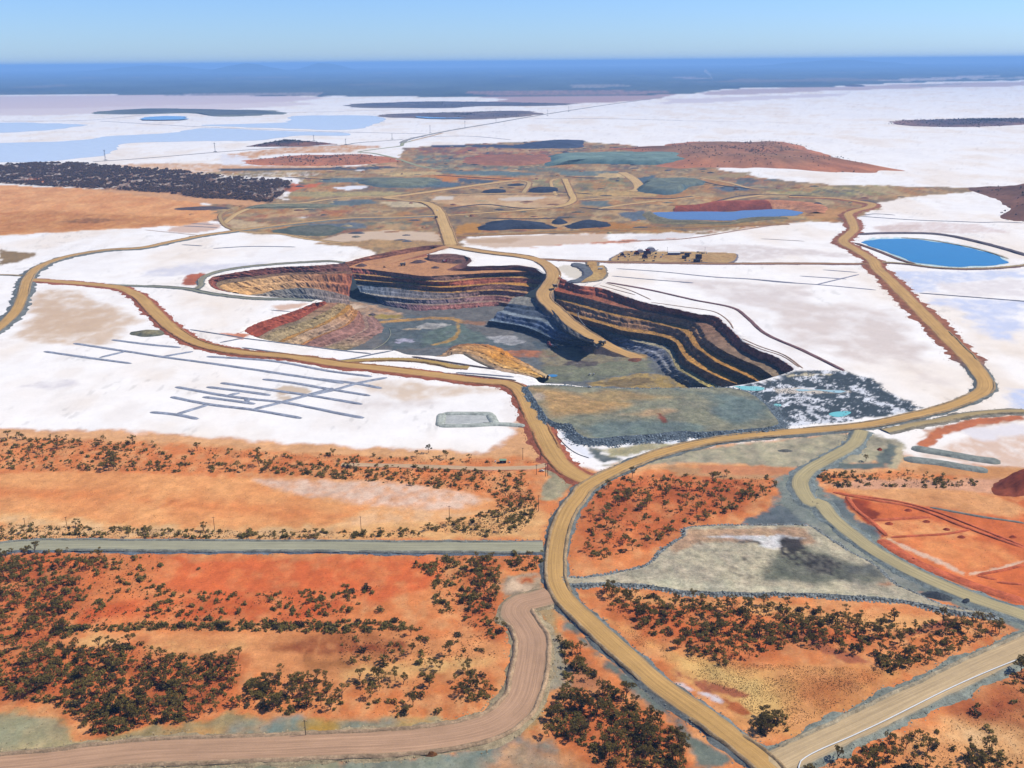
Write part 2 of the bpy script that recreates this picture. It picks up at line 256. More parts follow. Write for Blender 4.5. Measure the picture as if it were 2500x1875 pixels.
MAP['GZ'] = [
('s',(236,214,208),60,60,0,[(-8467,14142),(-7095,14002),(-5125,13903),(-3136,13599),(-2249,12171),(-2592,10375),(-3451,9316),(-4578,8986),(-5391,8954)]),
('s',(246,228,220),60,60,0,[(-4970,9767),(-4173,10023),(-3306,10514),(-2565,11098),(-1940,10477),(-2599,9350),(-3617,8670),(-4323,8477)]),
('s',(196,160,150),30,40,0,[(-578,12428),(865,12592),(2092,12641),(1619,11000),(931,10133),(222,9827),(-244,10372),(-5,11363)]),
('s',(214,188,178),60,80,0,[(2314,12583),(3365,14652),(4898,15231),(6461,16553),(9085,17798),(11154,18695),(9267,15511),(5940,14355),(4323,13429),(2540,12001)]),
('s',(240,226,222),40,60,0,[(1766,10967),(3265,11820),(4351,12606),(3676,11400),(2376,10312),(1415,9595)]),
('e',(84,94,92),40,120,7,[(-60000,90000),(-11219,13531),(-7435,14681),(-6399,14627),(-4430,13731),(-2375,12862),(-563,12096),(563,12320),(1410,12281),(2118,12453),(3015,14267),(3797,15311),(4981,15490),(6831,17507),(9646,18905),(15414,18656),(60000,90000)]),
('e',(205,190,180),20,80,0,[(7166,20035),(9146,21927),(11189,24422),(11409,23487),(8655,19863),(7318,18546)]),
('e',(196,186,176),20,80,0,[(9494,21129),(11270,22109),(10512,20613),(9031,19688)]),
('e',(180,170,165),20,80,0,[(6193,15674),(7312,16941),(7309,16238),(6132,14823)]),
('e',(160,150,140),20,80,0,[(1079,18173),(2042,18579),(1967,16505),(1091,15900)]),
('e',(165,130,120),20,80,0,[(-679,14633),(1974,14337),(2307,13571),(1429,12450),(-298,12705)]),
('e',(170,155,150),20,80,0,[(4060,26104),(5067,24056),(4035,22024)]),
('e',(170,155,150),10,40,0,[(-4639,14383),(-2675,14507),(-2508,13254),(-4230,13493)]),
('e',(168,142,104),5,14,1,[(-982,2845),(-872,2936),(-696,3029),(-757,3456),(-728,3834),(-487,4282),(-530,4879),(-242,5074),(244,5299),(580,4991),(799,4502),(810,3750),(848,3682),(890,3496),(988,3377),(1058,3292),(1223,3230),(1490,3175),(1510,3091),(1211,2965),(1061,2823),(1041,2712),(978,2663),(877,2476),(830,2478),(773,2527),(604,2431),(429.9,2369.5),(255.4,2337.6),(166,2348.6),(-3.8,2356.8),(-104.3,2315.5),(-110.4,2204.6),(-169.5,2138.5),(-277.4,2088.9),(-327.5,2156.7),(-444.1,2280.7),(-626.1,2393.8),(-704,2425),(-782,2577),(-845,2661),(-966,2798)]),
('e',(226,172,122),6.9,12,2,[(-2320,3495),(-1806,3460),(-1425,3330),(-1041,3116),(-929,2939),(-799,2658),(-831,2533),(-1067,2457),(-1273,2398),(-1613,2387)]),
('e',(200,146,96),12,14,2,[(-1867,2785),(-1466,2781),(-1350,2820),(-1159,2746),(-928,2682),(-838,2596),(-968,2510),(-1121,2446),(-1280,2412),(-1613,2387)]),
('e',(150,110,72),10,10,2,[(-1225,2600),(-1171,2678),(-1066,2640),(-1110,2563)]),
('s',(235,200,172),6,8,0,[(-870,2505),(-820,2579),(-757,2530),(-748,2456),(-802,2402),(-870,2433)]),
('e',(214,170,128),6,12,0,[(-1458,3332),(-1283,3372),(-954,3226),(-725,3031),(-746,2879),(-929,2939),(-1143,3111)]),
('e',(150,128,92),4,6,0,[(-1171.2,2194),(-1063.2,2144.4),(-1053.4,2079.9),(-1076.7,2005.6)]),
('e',(222,186,150),14,14,0,[(-1688,4137),(-1590,4227),(-1171,4159),(-686,4056),(-651,3844),(-1071,3792),(-1330,3812),(-1584,4034)]),
('e',(170,150,105),10,14,1,[(-1219,3803),(-1102,3907),(-656,3873),(-595,3503),(-663,3243),(-793,3614),(-1041,3683)]),
('e',(216,172,128),14,14,0,[(-1344,4588),(-1109,5009),(-819,5104),(-620,4992),(-753,4801),(-748,4648),(-1034,4664),(-1141,4520),(-1150,4377),(-1315,4486)]),
('s',(252,248,246),8,12,0,[(-1359,4641),(-1216,4527),(-1078,4193),(-927,4048),(-978,4020),(-1211,4119)]),
('e',(220,180,140),8,10,0,[(-1205,4098),(-927,4048),(-729,4000),(-471,4101),(-442,3978),(-681,3958),(-869,3896),(-1170,3977)]),
('e',(86,88,92),5,10,0,[(-1162,3949),(-886,3974),(-728,3992),(-509,3999),(-421,3976),(-549,3872),(-710,3892),(-945,3880),(-1145,3888)]),
('s',(252,250,250),3,4,0,[(-607,3304),(-547,3355),(-483,3337),(-499,3264),(-546,3241)]),
('s',(248,248,246),3,4,0,[(-610,3862),(-569,3873),(-583,3838)]),
('e',(98,110,120),8,14,1,[(-523,3626),(-396,3553),(-261,3543),(-230,3306),(-332,3259),(-426,3319),(-482,3379)]),
('e',(200,120,82),6,8,0,[(-760,3234),(-775,3457),(-727,3396),(-668,3450),(-660,3335),(-703,3310),(-721,3205)]),
('e',(208,178,140),5,6,0,[(-626,2662),(-624,2755),(-583,2776),(-542,2666),(-578,2641)]),
('s',(236,230,228),4,5,0,[(-585,2651),(-567,2695),(-541,2661),(-561,2640)]),
('e',(120,124,108),8,12,1,[(-789,2885),(-688,2911),(-529,2859),(-545,2789),(-696,2818),(-761,2802)]),
('e',(170,120,90),8,14,1,[(-745,2633),(-677,2739),(-458,2785),(-371,2780),(-471,2690),(-651,2628),(-711,2596)]),
('e',(205,185,150),8,10,0,[(-773,2634),(-693,2578),(-628,2509),(-662,2455),(-724,2497)]),
('e',(116,120,104),8,14,1,[(-542,2520),(-395,2546),(-214,2570),(-199.1,2439.7),(-379.2,2441),(-533,2449)]),
('e',(116,134,124),8,10,1,[(-364,4491),(-170,4425),(-198,4242),(-258,4159),(-399,4087),(-438,4498)]),
('e',(150,100,84),8,14,1,[(-479,4936),(-128,4873),(68,4768),(196,4593),(186,4165),(17,4137),(-196,4197),(-172,4474),(-402,4622)]),
('e',(176,104,78),5,8,0,[(-202,4333),(-73,4490),(180,4442),(174,4166),(25,4052),(-141,4066)]),
('e',(70,76,96),5,12,0,[(-408,5051),(-233,5033),(72,5065),(319,4918),(239,4808),(-78,4868),(-376,4897)]),
('e',(108,122,112),10,16,1,[(-315,4080),(-65,3979),(170,3980),(279,3695),(54,3782),(-178,3800),(-377,3851)]),
('e',(196,136,80),6,8,0,[(-304,3721),(-217,3664),(-96,3589),(36,3548),(21,3486),(-131,3534),(-207,3472),(-221,3413),(-249,3475)]),
('e',(92,100,108),5,10,0,[(-193,3564),(-123,3534),(-50,3476),(-70,3403),(-147,3394),(-178,3470)]),
('e',(204,176,138),6,10,2,[(-253,3072),(-83,3085),(138,3072),(179,3022),(169,2888),(97,2789),(33,2783),(-136,2853),(-243,2934)]),
('s',(232,216,192),4,6,0,[(-241,3071),(-177,3067),(-180,2997),(-234,2978)]),
('s',(226,206,180),5,10,0,[(-50,2990),(43,3042),(124,3025),(72,2960),(-19,2943)]),
('e',(156,128,90),10,14,1,[(-163,2804),(39,2753),(184,2804),(349,2735),(299,2540),(196,2579),(90,2585),(-44,2609),(-166,2616)]),
('e',(176,128,72),8,12,0,[(148.8,2450.3),(246,2543),(366.5,2439.4),(357.9,2379),(182.3,2387.6)]),
('e',(184,140,80),5,8,0,[(-139.6,2464.9),(-122,2528),(-75,2526),(-67.1,2430.2),(-75.9,2385.4),(-136.5,2359.1)]),
('e',(140,136,100),8,16,1,[(239,3502),(428,3519),(388,3155),(215,3140)]),
('e',(168,160,116),6,10,1,[(78,3513),(179,3506),(185,3168),(157,3275),(73,3281)]),
('e',(120,92,72),8,14,2,[(-2251,4150),(-2165,4175),(-2060,4232),(-1866,4216),(-1672,4097),(-1493,3961),(-1378,3917),(-1193,3758),(-1036,3622),(-895,3562),(-783,3516),(-742,3248),(-728,2949),(-833,3024),(-972,3069),(-1122,3192),(-1299,3284),(-1466,3358),(-1603,3411),(-1720,3464),(-1835,3518),(-1922,3524)]),
('e',(206,130,84),8,8,0,[(-1796,3611),(-1791,3686),(-1719,3630),(-1683,3540),(-1754,3536)]),
('e',(206,140,90),8,8,0,[(-1707,3654),(-1683,3720),(-1647,3650),(-1660,3601)]),
('e',(110,124,126),6,10,3,[(-691,3574),(-513,3609),(-250,3542),(-242,3420),(-489,3437),(-673,3480)]),
('e',(196,176,132),6,10,3,[(-534,3762),(-264,3813),(-255,3673),(-444,3653)]),
('e',(176,164,122),6,10,3,[(-721,3205),(-522,3192),(-324,3180),(-378,3084),(-598,3074),(-715,3105)]),
('e',(112,122,122),6,10,3,[(-550,2979),(-432,3017),(-390,2925),(-471,2866),(-534,2891)]),
('e',(110,118,124),6,10,3,[(-538,2537),(-395,2546),(-356.9,2463.1),(-481.9,2447.6)]),
('e',(112,128,128),6,10,3,[(-295,3809),(-23,3788),(127,3672),(14,3614),(-212,3697)]),
('e',(100,114,124),6,10,3,[(-271,3476),(-175,3410),(-183,3298),(-256,3275)]),
('e',(118,130,124),6,10,3,[(169,3773),(436,3753),(344,3589),(198,3600)]),
('e',(204,182,138),6,10,3,[(331,3691),(428,3684),(410,3521),(302,3528)]),
('e',(96,112,122),6,10,3,[(424,3489),(535,3608),(462,3100),(423,3127),(437,3311)]),
('e',(190,164,116),6,10,3,[(217,3166),(401,3154),(465,3124),(451,3028),(207,3020)]),
('e',(112,122,120),6,10,3,[(204,2929),(282,2925),(301,2818),(214,2823)]),
('e',(108,118,128),6,10,3,[(293,2682),(375,2715),(382,2569),(325,2538)]),
('e',(200,160,104),6,10,3,[(-54,2558),(35,2529),(60.8,2494.5),(-43,2500)]),
('e',(100,112,122),6,10,3,[(662,3241),(768,3266),(800,3171),(697,3118)]),
('e',(104,116,122),6,10,3,[(875,3166),(953,3161),(909,3075),(866,3107)]),
('e',(96,108,120),6,10,3,[(1012,3098),(1119,3062),(1076,3023),(1002,3041)]),
('e',(206,186,140),6,10,3,[(822,3110),(982,3071),(929,3018),(808,3040)]),
('e',(114,124,116),6,10,3,[(605,2546),(799,2576),(817,2535),(681,2484),(608,2507)]),
('e',(206,192,160),6,10,3,[(-414,2971),(-270,2940),(-238,2832),(-349,2839)]),
('s',(226,196,160),5,8,0,[(-414.5,2375.9),(-313.2,2428.9),(-184.6,2387.6),(-159.1,2235),(-249.7,2199.2),(-378.5,2245.1),(-459.3,2248.8)]),
('e',(178,150,110),5,8,3,[(-460.5,2242.4),(-326.4,2289.5),(-161.8,2255),(-154.5,2215.4),(-248.8,2145),(-312.4,2184.6),(-446.2,2228.7)]),
('s',(232,202,170),6,8,0,[(-114.7,2295.5),(38.5,2331.7),(228.5,2344.8),(225.8,2237.7),(71.5,2184.7),(-34.9,2170),(-96.5,2212)]),
('s',(214,180,140),6,8,0,[(-110.5,2284.6),(37.9,2299),(0.5,2227.7),(-93.7,2232)]),
('e',(206,150,120),5,6,0,[(28.5,2157.6),(144.2,2211),(252.5,2216.1),(412,2281.3),(417.6,2313.5),(218.5,2238),(71.4,2180.8)]),
('e',(190,130,92),5,8,0,[(550,2810),(617,2905),(764,2896),(862,2792),(861,2700),(817,2659),(810,2681),(784,2750),(740,2799)]),
('e',(176,146,96),8,10,1,[(325,2522),(469,2476),(635,2545),(835,2595),(898,2612),(847,2533),(711,2483),(567.5,2381),(410,2304.4),(304.8,2359.5)]),
('e',(190,150,104),6,8,0,[(876,2791),(925,2697),(979,2739),(872,2572),(787,2537),(795,2618)]),
('s',(245,238,230),4,5,0,[(297.6,2301.6),(390.1,2355.3),(449.3,2335.6),(430.8,2295.3),(347.4,2259.3),(290.8,2246.3)]),
('e',(168,150,112),6,8,0,[(682,3512),(755,3581),(904,3708),(899,3648),(814,3502),(725,3437)]),
('e',(110,116,112),5,10,1,[(740,3508),(809,3521),(955,3421),(878,3391),(852,3198),(768,3266)]),
('e',(160,155,110),8,14,1,[(822,3169),(1112,3243),(1280,3264),(1192,3029),(1027,2985),(851,2996)]),
('s',(236,208,176),14,14,0,[(-903.4,1808.3),(-805.2,1752.4),(-682.6,1629.1),(-622.1,1552.4),(-604.6,1464.8),(-620.5,1395.1),(-672.7,1396.6),(-753.7,1433.4),(-770.7,1433.9),(-791.2,1527.7),(-846.9,1680.5)]),
('s',(228,196,160),16,16,0,[(-881.6,1755.2),(-785.8,1655.2),(-690.2,1607.3),(-661.9,1485.1),(-717.1,1432.3),(-761.2,1469.6)]),
('s',(238,234,236),16,20,0,[(-753.3,1962.6),(-651,2006.7),(-522.5,2017.9),(-571.4,1955.3),(-649,1897.5),(-719.5,1885.5)]),
('s',(240,232,228),10,12,0,[(-650.5,1205),(-587.1,1229.6),(-570.3,1209.4),(-595.4,1178.4)]),
('s',(224,200,170),4,6,0,[(-306.7,1180.3),(-289,1200.2),(-257.8,1175.1),(-263.7,1159.5),(-292.3,1156.3)]),
('s',(230,208,180),4,6,0,[(-300,1156.5),(-280.4,1159.9),(-270.7,1144.3),(-280.9,1133.3),(-296.1,1144.9)]),
('s',(238,214,186),14,18,0,[(-208.5,1219.6),(-125.4,1217.4),(-21.3,1176.2),(-60.4,1152.8),(-136.4,1125.3),(-182.4,1180.3)]),
('s',(244,232,220),14,20,0,[(-214.8,1133),(-157.8,1143.3),(-97.7,1124.3),(-153,1103.1),(-209.1,1098.9)]),
('s',(240,226,214),22,26,0,[(288.3,1843.3),(438.7,1795),(535.5,1731.1),(494.4,1588.9),(424.1,1558.7),(410.2,1625.6),(350.9,1690.3)]),
('s',(238,222,208),22,26,0,[(455.8,1612.6),(556.4,1609.2),(632.6,1563.1),(597.1,1375.9),(584,1267.5),(560.8,1173.9),(522.2,1187.5),(511.7,1269.4),(462.1,1315.6),(436.3,1364.1),(403.7,1470.6)]),
('s',(240,226,214),14,18,0,[(384.8,2177),(559.8,2169.1),(709.9,2087.2),(730.6,1999),(599.3,2056.2),(480.4,1976.4),(466.3,2061.9)]),
('s',(246,226,212),10,14,0,[(905,2404),(1042,2496),(1177,2438),(1198,2320),(1078,2304),(903,2334)]),
('s',(236,212,196),10,12,0,[(921,2427),(1046,2445),(1008,2352),(907,2346)]),
('s',(222,228,244),10,14,0,[(763.1,1886.5),(884.3,1866.8),(1015.5,1876.5),(986.6,1819.4),(841.3,1770),(784.5,1745.7),(774.6,1695.3),(735.9,1696.7),(742.4,1800.9)]),
('s',(222,228,246),12,20,0,[(737.7,1660.4),(813.5,1645.9),(885.6,1620.3),(812.8,1476.7),(743,1371.6),(723.6,1424),(758.5,1548.4),(724.8,1603.4)]),
('s',(216,224,244),10,14,0,[(645.8,1171.7),(658.1,1171.3),(663.6,1111.4),(645.9,1078.5),(602.7,1085)]),
('s',(250,240,232),10,14,0,[(795.6,1758.4),(879.2,1788.8),(972.7,1792.1),(908.9,1666.2),(810.7,1669.7),(779.8,1707.6)]),
('e',(220,140,100),3,4,0,[(-436.7,1459.6),(-409.7,1449.7),(-412.4,1423.2),(-461.3,1460.4)]),
('e',(190,110,75),3,3,0,[(-635.4,1820.5),(-648.3,1903.7),(-625.7,1922.1),(-611.7,1902.2),(-595.7,1810.3),(-625.3,1807)]),
('s',(236,198,168),6,8,0,[(-417.3,1636.8),(-367.7,1649.7),(-350.7,1652.8),(-370.4,1620.8),(-391.7,1600.3)]),
('e',(236,176,130),6.9,7,0,[(-815.7,1053.6),(-596.6,1048.6),(-486,1041.6),(-400.9,1028),(-327.5,1012.1),(-261.6,998.1),(-181.8,982.8),(-104.4,971.8),(-33.7,965),(-8.7,985.7),(1.7,1042.4),(18.4,1072.8),(40.7,945.5),(87.2,913.9),(187.3,968.1),(306.4,999.5),(394.8,1015.9),(402.5,979.5),(419.9,946.4),(436.6,927.3),(526.1,910.9),(829.7,881.5),(315.4,254.7),(-416.8,260.3)]),
('e',(226,134,84),8,5,2,[(-792.4,1019.6),(-579.7,1014.9),(-472.8,1009.7),(-391.2,999.6),(-319.7,984.4),(-255.2,969.7),(-177.8,957.7),(-102.3,948.5),(-33.1,944.5),(6.3,952.6),(35.3,933.1),(86.5,905.7),(178.6,918),(275.6,922.1),(355.5,902.6),(421.2,913.1),(508.7,876.7),(811.8,859.7),(315.4,254.7),(-416.8,260.3)]),
('e',(238,160,108),4,3,2,[(-675.5,918.8),(-531.2,918.2),(-435.5,918.6),(-335.8,907.2),(-239.2,899.5),(-143.9,891.9),(-72.5,873.8),(-21.5,846.1),(-5.8,830.5),(-25.1,812.1),(-67.2,795.8),(-129.4,785.8),(-213.4,786.4),(-342.1,794.2),(-472.5,801.2),(-603.1,805.5)]),
('e',(232,142,90),12,8,0,[(-663.4,899.9),(-514.9,885.7),(-416.7,872.8),(-310.1,854.7),(-223.9,832.6),(-150.1,811.5),(-174.3,802.4),(-310.9,829.2),(-430.5,851.8),(-638.6,861)]),
('e',(242,206,176),8,4,0,[(-262,896.5),(-191.2,895.1),(-115.3,886.8),(-67.7,870.4),(-25.9,844.1),(-47.3,824.3),(-90.8,823.1),(-154.8,841.4),(-222.6,866.9)]),
('e',(240,188,142),8,5,0,[(-135.5,830.9),(-55.7,819.5),(-25.3,818.9),(-63,797.6),(-121.4,789.4),(-171.8,788.4),(-149.4,806.7)]),
('e',(240,190,140),8,6,0,[(-485.7,827.5),(-433.2,816),(-348.4,797.4),(-254.4,789),(-154.5,793.9),(-150.2,767.9),(-458.5,773.2)]),
('e',(236,180,128),8,6,0,[(-158.2,794),(-67,795.7),(-6.1,825.8),(17.7,832.5),(28.3,818),(27.9,761.6),(-153.4,764.8)]),
('e',(226,112,66),10,8,0,[(-320.5,735),(-242,737.7),(-122.5,735.7),(-70.4,728.4),(-55.1,703.2),(-62.8,677.6),(-112.3,661),(-185,662.1),(-260.2,670.2),(-293,690.7)]),
('e',(234,136,86),14,8,2,[(-368.9,727.8),(-308.5,734.8),(-287.2,707),(-297,670.8),(-318.3,650.7),(-345.8,664.6)]),
('e',(214,100,56),10,6,2,[(-345,655.3),(-287.7,669.1),(-207,662.9),(-134.2,669.3),(-128.3,633.3),(-237,632.6),(-325.6,634)]),
('e',(228,152,104),8,6,2,[(-325,608.3),(-302.6,620),(-209.1,617.4),(-106.1,615.9),(-20.6,611.7),(-8.6,596.8),(-16.4,569.1),(-66.3,554.1),(-128.1,548.9),(-183.3,570.3),(-227.1,587.4),(-286,595),(-326.3,603.6)]),
('e',(236,178,124),8,6,0,[(-328.2,605.5),(-309.8,613.8),(-263.3,600.3),(-226.4,597.7),(-198,599.4),(-212,589.3),(-249.8,596),(-289.2,604.9),(-310.9,598.9)]),
('e',(236,184,128),8,6,0,[(-121.6,574.2),(-87.4,579.6),(-40.8,584.9),(-17.2,582.6),(-28.6,572.9),(-62.9,567.6),(-97,564.3),(-118.7,557.1)]),
('e',(148,74,44),8,8,0,[(-166.6,599),(-150.7,609.3),(-124.4,608.9),(-83.3,606.2),(-70.5,599.7),(-93.9,593.8),(-121.6,592.1),(-147.3,592.5)]),
('e',(178,106,66),10,8,0,[(-176.6,616.2),(-125.8,617.6),(-90.3,614.9),(-95.7,608.5),(-151.1,611.5),(-167.1,601.1)]),
('e',(170,108,68),10,8,0,[(-149.3,584.4),(-121,588.1),(-98.8,585.7),(-103,573.9),(-131.4,570.5),(-145.3,576.5)]),
('e',(200,104,62),12,9,3,[(-441.5,739.4),(-437.2,748.2),(-429.2,752.6),(-377.3,750.2),(-356.1,740.9),(-343.4,723.3),(-338.5,690.4),(-339.2,660.1),(-334.8,631.8),(-330.1,609.7),(-351,610),(-372.5,601.9),(-395.3,610.7),(-461.6,736.8)]),
('e',(200,104,62),12,9,3,[(-388.6,598),(-370.4,597.7),(-349,605.8),(-315.1,603.2),(-295.7,602.9),(-271.7,606.8),(-252.2,596),(-238.2,589.7),(-217.9,585.4),(-194.8,587.1),(-189.4,571.2),(-190.1,552.5),(-182.9,538.1),(-186,529.5),(-208,519.7),(-233.7,516.7),(-251.9,505.7),(-266.2,507.4),(-289.6,527.4),(-306.6,536.2),(-345.2,547.3),(-364,551.2)]),
('e',(200,104,62),12,9,3,[(-34.2,729.6),(-20,732.3),(-11.4,720.6),(-11.1,685.2),(-14.6,650.3),(-13,627.1),(-5.5,620.3),(-10.4,611.6),(-30.3,620.6),(-41.8,627.5),(-41.6,650.7),(-32.6,685.6)]),
('e',(200,104,62),12,9,3,[(20.8,528.5),(32.5,544.1),(50,540.3),(71.8,547.2),(75.9,534.7),(90.7,515.9),(103.5,502.9),(103.2,485.9),(100.2,468.5),(50.7,473.4),(39,492.8),(21.1,507.1)]),
('e',(200,104,62),12,9,3,[(66.9,679.2),(106.1,668),(162.2,656.8),(228.1,647.7),(282.7,631.9),(294.2,625.4),(264.7,601.6),(242.1,584.7),(195.5,593.9),(144.5,572.3),(121.7,589.2),(92.6,619.1),(68.7,658.2)]),
('e',(200,104,62),12,9,3,[(86,873.9),(113.5,893.6),(176.2,903.9),(213.1,899.6),(261.7,887.2),(260.6,865.1),(213.7,819.4),(155.2,782.6),(117.1,748.2),(66.5,720.5),(58.8,732.7),(69,802.7)]),
('e',(176,160,118),5,5,3,[(-357.4,528.3),(-335.5,528),(-319.1,527.8),(-296,520),(-273.7,502.8),(-265.2,495),(-284.6,487.6),(-310.9,479.1),(-331.2,479.3)]),
('e',(164,164,128),12,10,0,[(-342.1,519.7),(-318.9,516.2),(-302.1,503.2),(-308.1,493.9),(-327.2,491.1)]),
('e',(168,146,104),4,4,3,[(-273.5,495.1),(-260.1,502.6),(-249.9,508.8),(-222.5,515),(-197.2,519.6),(-185.1,526.1),(-171.6,524.2),(-148.8,519),(-109.4,516.8),(-106.3,497.6),(-185.8,498.6),(-217.1,499),(-255.1,490.3)]),
('e',(206,146,96),8,6,0,[(-218.1,502.1),(-199.6,509.8),(-169.1,514.3),(-153.4,515.7),(-167.4,507.8),(-192.4,503.4)]),
('e',(132,152,140),10,8,0,[(-173.3,506.3),(-158,512.5),(-141.7,515.6),(-134.3,510.6),(-145.6,504.4),(-166,502.3)]),
('e',(194,148,72),6,5,0,[(-132.8,513.8),(-126.7,515.4),(-109.2,516),(-107,502.3),(-129.5,502.6)]),
('e',(168,156,118),4,4,3,[(-112.3,518.5),(-80.1,518.1),(-30.9,517.5),(-37,511),(-57.6,504.9),(-109.3,500.8)]),
('e',(196,150,84),8,6,0,[(-63.8,515.4),(-30.9,516.6),(-43.2,509.5),(-68.3,506.6),(-90.2,513.3)]),
('e',(140,156,146),8,6,0,[(-102.9,513.5),(-79.7,514.8),(-89.3,506.8),(-109.9,503.9)]),
('e',(150,146,116),4,4,3,[(-339.8,476.7),(-290,477.4),(-242.5,484.1),(-181.9,484.9),(-104,484),(-93.1,416.5),(-307.9,418.8)]),
('e',(142,144,124),5,5,3,[(-106.3,482.5),(-56,486.4),(-25.7,490.5),(-10.4,496.5),(5.2,499.4),(20.7,496.1),(25.1,480.9),(18.5,439.8),(-118.3,441.4)]),
('e',(122,138,128),8,6,0,[(-35.6,484.6),(-15.4,491.9),(-0,496.3),(-5.2,487.3),(-25.2,478.6),(-55.2,476.1)]),
('e',(208,150,112),8,8,3,[(-5.2,496.4),(15.6,499.2),(35.6,486.8),(44.6,472.2),(42,439.6),(-14.4,440.2),(-10.2,481.4)]),
('e',(186,160,126),8,8,3,[(-5.1,484.3),(5.1,490.1),(25.1,480.9),(29.7,472.3),(-0.1,472.7)]),
('e',(176,164,128),3,3,3,[(21.8,925.2),(36.3,926.1),(48,918.6),(60.7,882.5),(57.2,872.6),(44.3,843.4),(26.5,843.7),(30.3,878.6),(37.5,895.4),(33.4,913)]),
('e',(186,160,128),3,3,3,[(-11.1,685.2),(-5.7,701.1),(19,703.4),(25.2,684.6),(24.7,669.3),(-5.6,667.3)]),
('e',(228,196,160),4,4,0,[(-7.1,690.4),(2.5,698.2),(10.6,692.8),(11.6,677.1),(-5.7,674.8)]),
('e',(190,98,60),4,3,0,[(5.2,695.5),(17.5,698),(14.5,688.7),(6.4,687.5)]),
('e',(178,150,108),4,4,3,[(11.2,652.3),(29.3,654.4),(37.4,635.4),(31.6,619.7),(30.3,592.1),(24.8,574.1),(20.3,546.1),(16.5,530.3),(20.6,521.8),(10.6,508.8),(-4.2,501),(5.4,513.7),(15.6,537.3),(23.7,574.1),(26.3,611.1),(19.7,635.7)]),
('e',(118,124,112),4,5,3,[(31.7,649.6),(43.5,613),(64.4,575.5),(82.9,538.1),(100.6,510.9),(106.3,504.4),(108.3,515.7),(84.8,552.5),(65.2,583.5),(49.6,612.9),(37.9,644.7)]),
('e',(118,124,112),4,4,3,[(103.8,517.4),(110.3,506),(120.1,491.8),(129.4,482.6),(129.2,476.8),(118.1,471.3),(104.2,471.5),(112,481.4),(102.7,498.2)]),
('e',(196,128,96),5,5,0,[(35.6,579.9),(53.1,579.6),(58.8,564),(66.4,549.1),(37.1,545.9),(40.2,560.5)]),
('e',(172,160,132),5,5,3,[(22.9,619.8),(34.9,613.1),(37.5,594),(33.1,555),(21.5,546.1)]),
('e',(236,170,118),8,6,0,[(52.4,668.9),(92.4,673.3),(130.3,662.7),(168.4,657.2),(230.1,646.6),(327.9,635.7),(342.5,640.1),(340.8,630.9),(293,611.5),(245.7,616.6),(213.4,632.8),(166.3,647.5),(128.7,652.9)]),
('e',(232,166,110),8,6,4,[(67.7,635),(86.2,621.1),(116.9,582.7),(173.5,574),(218.6,569.5),(264.5,568.9),(269.9,565),(201.7,516.2),(176.4,502),(154.4,497.5),(145.5,503.9),(130.7,534),(114,565.2),(95.4,597.3)]),
('e',(240,196,132),16,10,4,[(116.6,580.7),(150.4,574.3),(170.7,562.5),(180.3,535.1),(171.2,521.5),(152.9,535.5),(134.6,553.7),(114.3,567.1)]),
('e',(206,124,76),16,10,4,[(193.4,562.2),(228.8,565.5),(256.6,563.2),(232.5,543.3),(199.5,526.2),(185.7,535)]),
('e',(178,104,78),2,2,0,[(111.8,566.2),(124,557.5),(139.5,549.9),(152.8,544.3),(156.4,540.7),(153.3,537.2),(145.8,538.2),(131.1,547.3),(132.1,541),(125.3,546.5),(119.5,557.6),(111.1,561.4)]),
('s',(232,222,220),2,3,0,[(111.8,552.1),(122,546.5),(133.9,539.2),(137.2,533.9),(129.2,537.5),(117.6,546.6)]),
('e',(188,104,66),2,3,0,[(137.9,537.4),(144.5,532.1),(149.7,521.8),(145.4,521.9),(139.4,528.7)]),
('e',(182,106,78),2,3,0,[(283.6,609.5),(309.7,622.3),(332.9,635.6),(343.7,640.1),(339.9,634.3),(324.5,622.1),(327,611),(314.3,615.6),(285.6,605.1)]),
('e',(182,106,78),2,3,0,[(209.6,619.3),(219.1,601.9),(231.9,589.2),(245.6,580.9),(257.5,574.8),(253.7,571),(232.6,577.1),(218.9,589.4),(213.1,597.7),(207.1,614.9)]),
('e',(230,158,110),8,8,2,[(213,470.2),(249.7,502.6),(292.6,528.5),(319.8,549.4),(331.4,564.1),(358,579.4),(414.3,609.7),(317,436.5),(195.8,437.9)]),
('e',(168,86,54),14,10,0,[(285.3,526.8),(311.2,533.4),(339,541.9),(366.8,545.1),(352.7,519.2),(323.6,511.3),(291.9,515)]),
('e',(184,100,62),14,10,0,[(329.6,560.4),(353.1,569.6),(373.7,579.1),(353.9,541.7),(323.8,536.7)]),
('e',(190,106,66),8,6,0,[(306,500.3),(319.5,503.3),(331.9,500),(319.1,495.5)]),
('e',(238,190,140),12,8,0,[(246,493.3),(283.7,508.6),(318.7,501.8),(306.4,477.6),(266.5,493.1)]),
('e',(230,170,136),6,5,0,[(304.6,875.2),(334.9,856.1),(385.8,859.4),(491.4,842.5),(569.3,832.8),(587.9,864.1),(514.4,887.8),(414.1,884.2),(345,885.5)]),
('e',(226,120,72),3,4,2,[(323.1,847.9),(382.5,850.9),(486.3,832.3),(606.5,822),(451.4,579),(388.8,640),(352.8,680.4),(335.9,732),(326.9,807.6)]),
('e',(238,162,112),8,6,0,[(343.1,795),(393.2,787.4),(411.2,767.5),(395.3,758.3),(338.3,762.4),(325.6,788.6)]),
('e',(236,150,98),10,6,0,[(343.2,756.1),(392.5,752.2),(417,742.6),(430.2,721.8),(400.5,708.2),(369.4,700.4),(353.8,728.9)]),
('e',(170,72,40),3,4,0,[(326.5,845.1),(338.5,833.8),(336.2,805.3),(335.5,795.1),(325.5,805.5),(321.9,826.8)]),
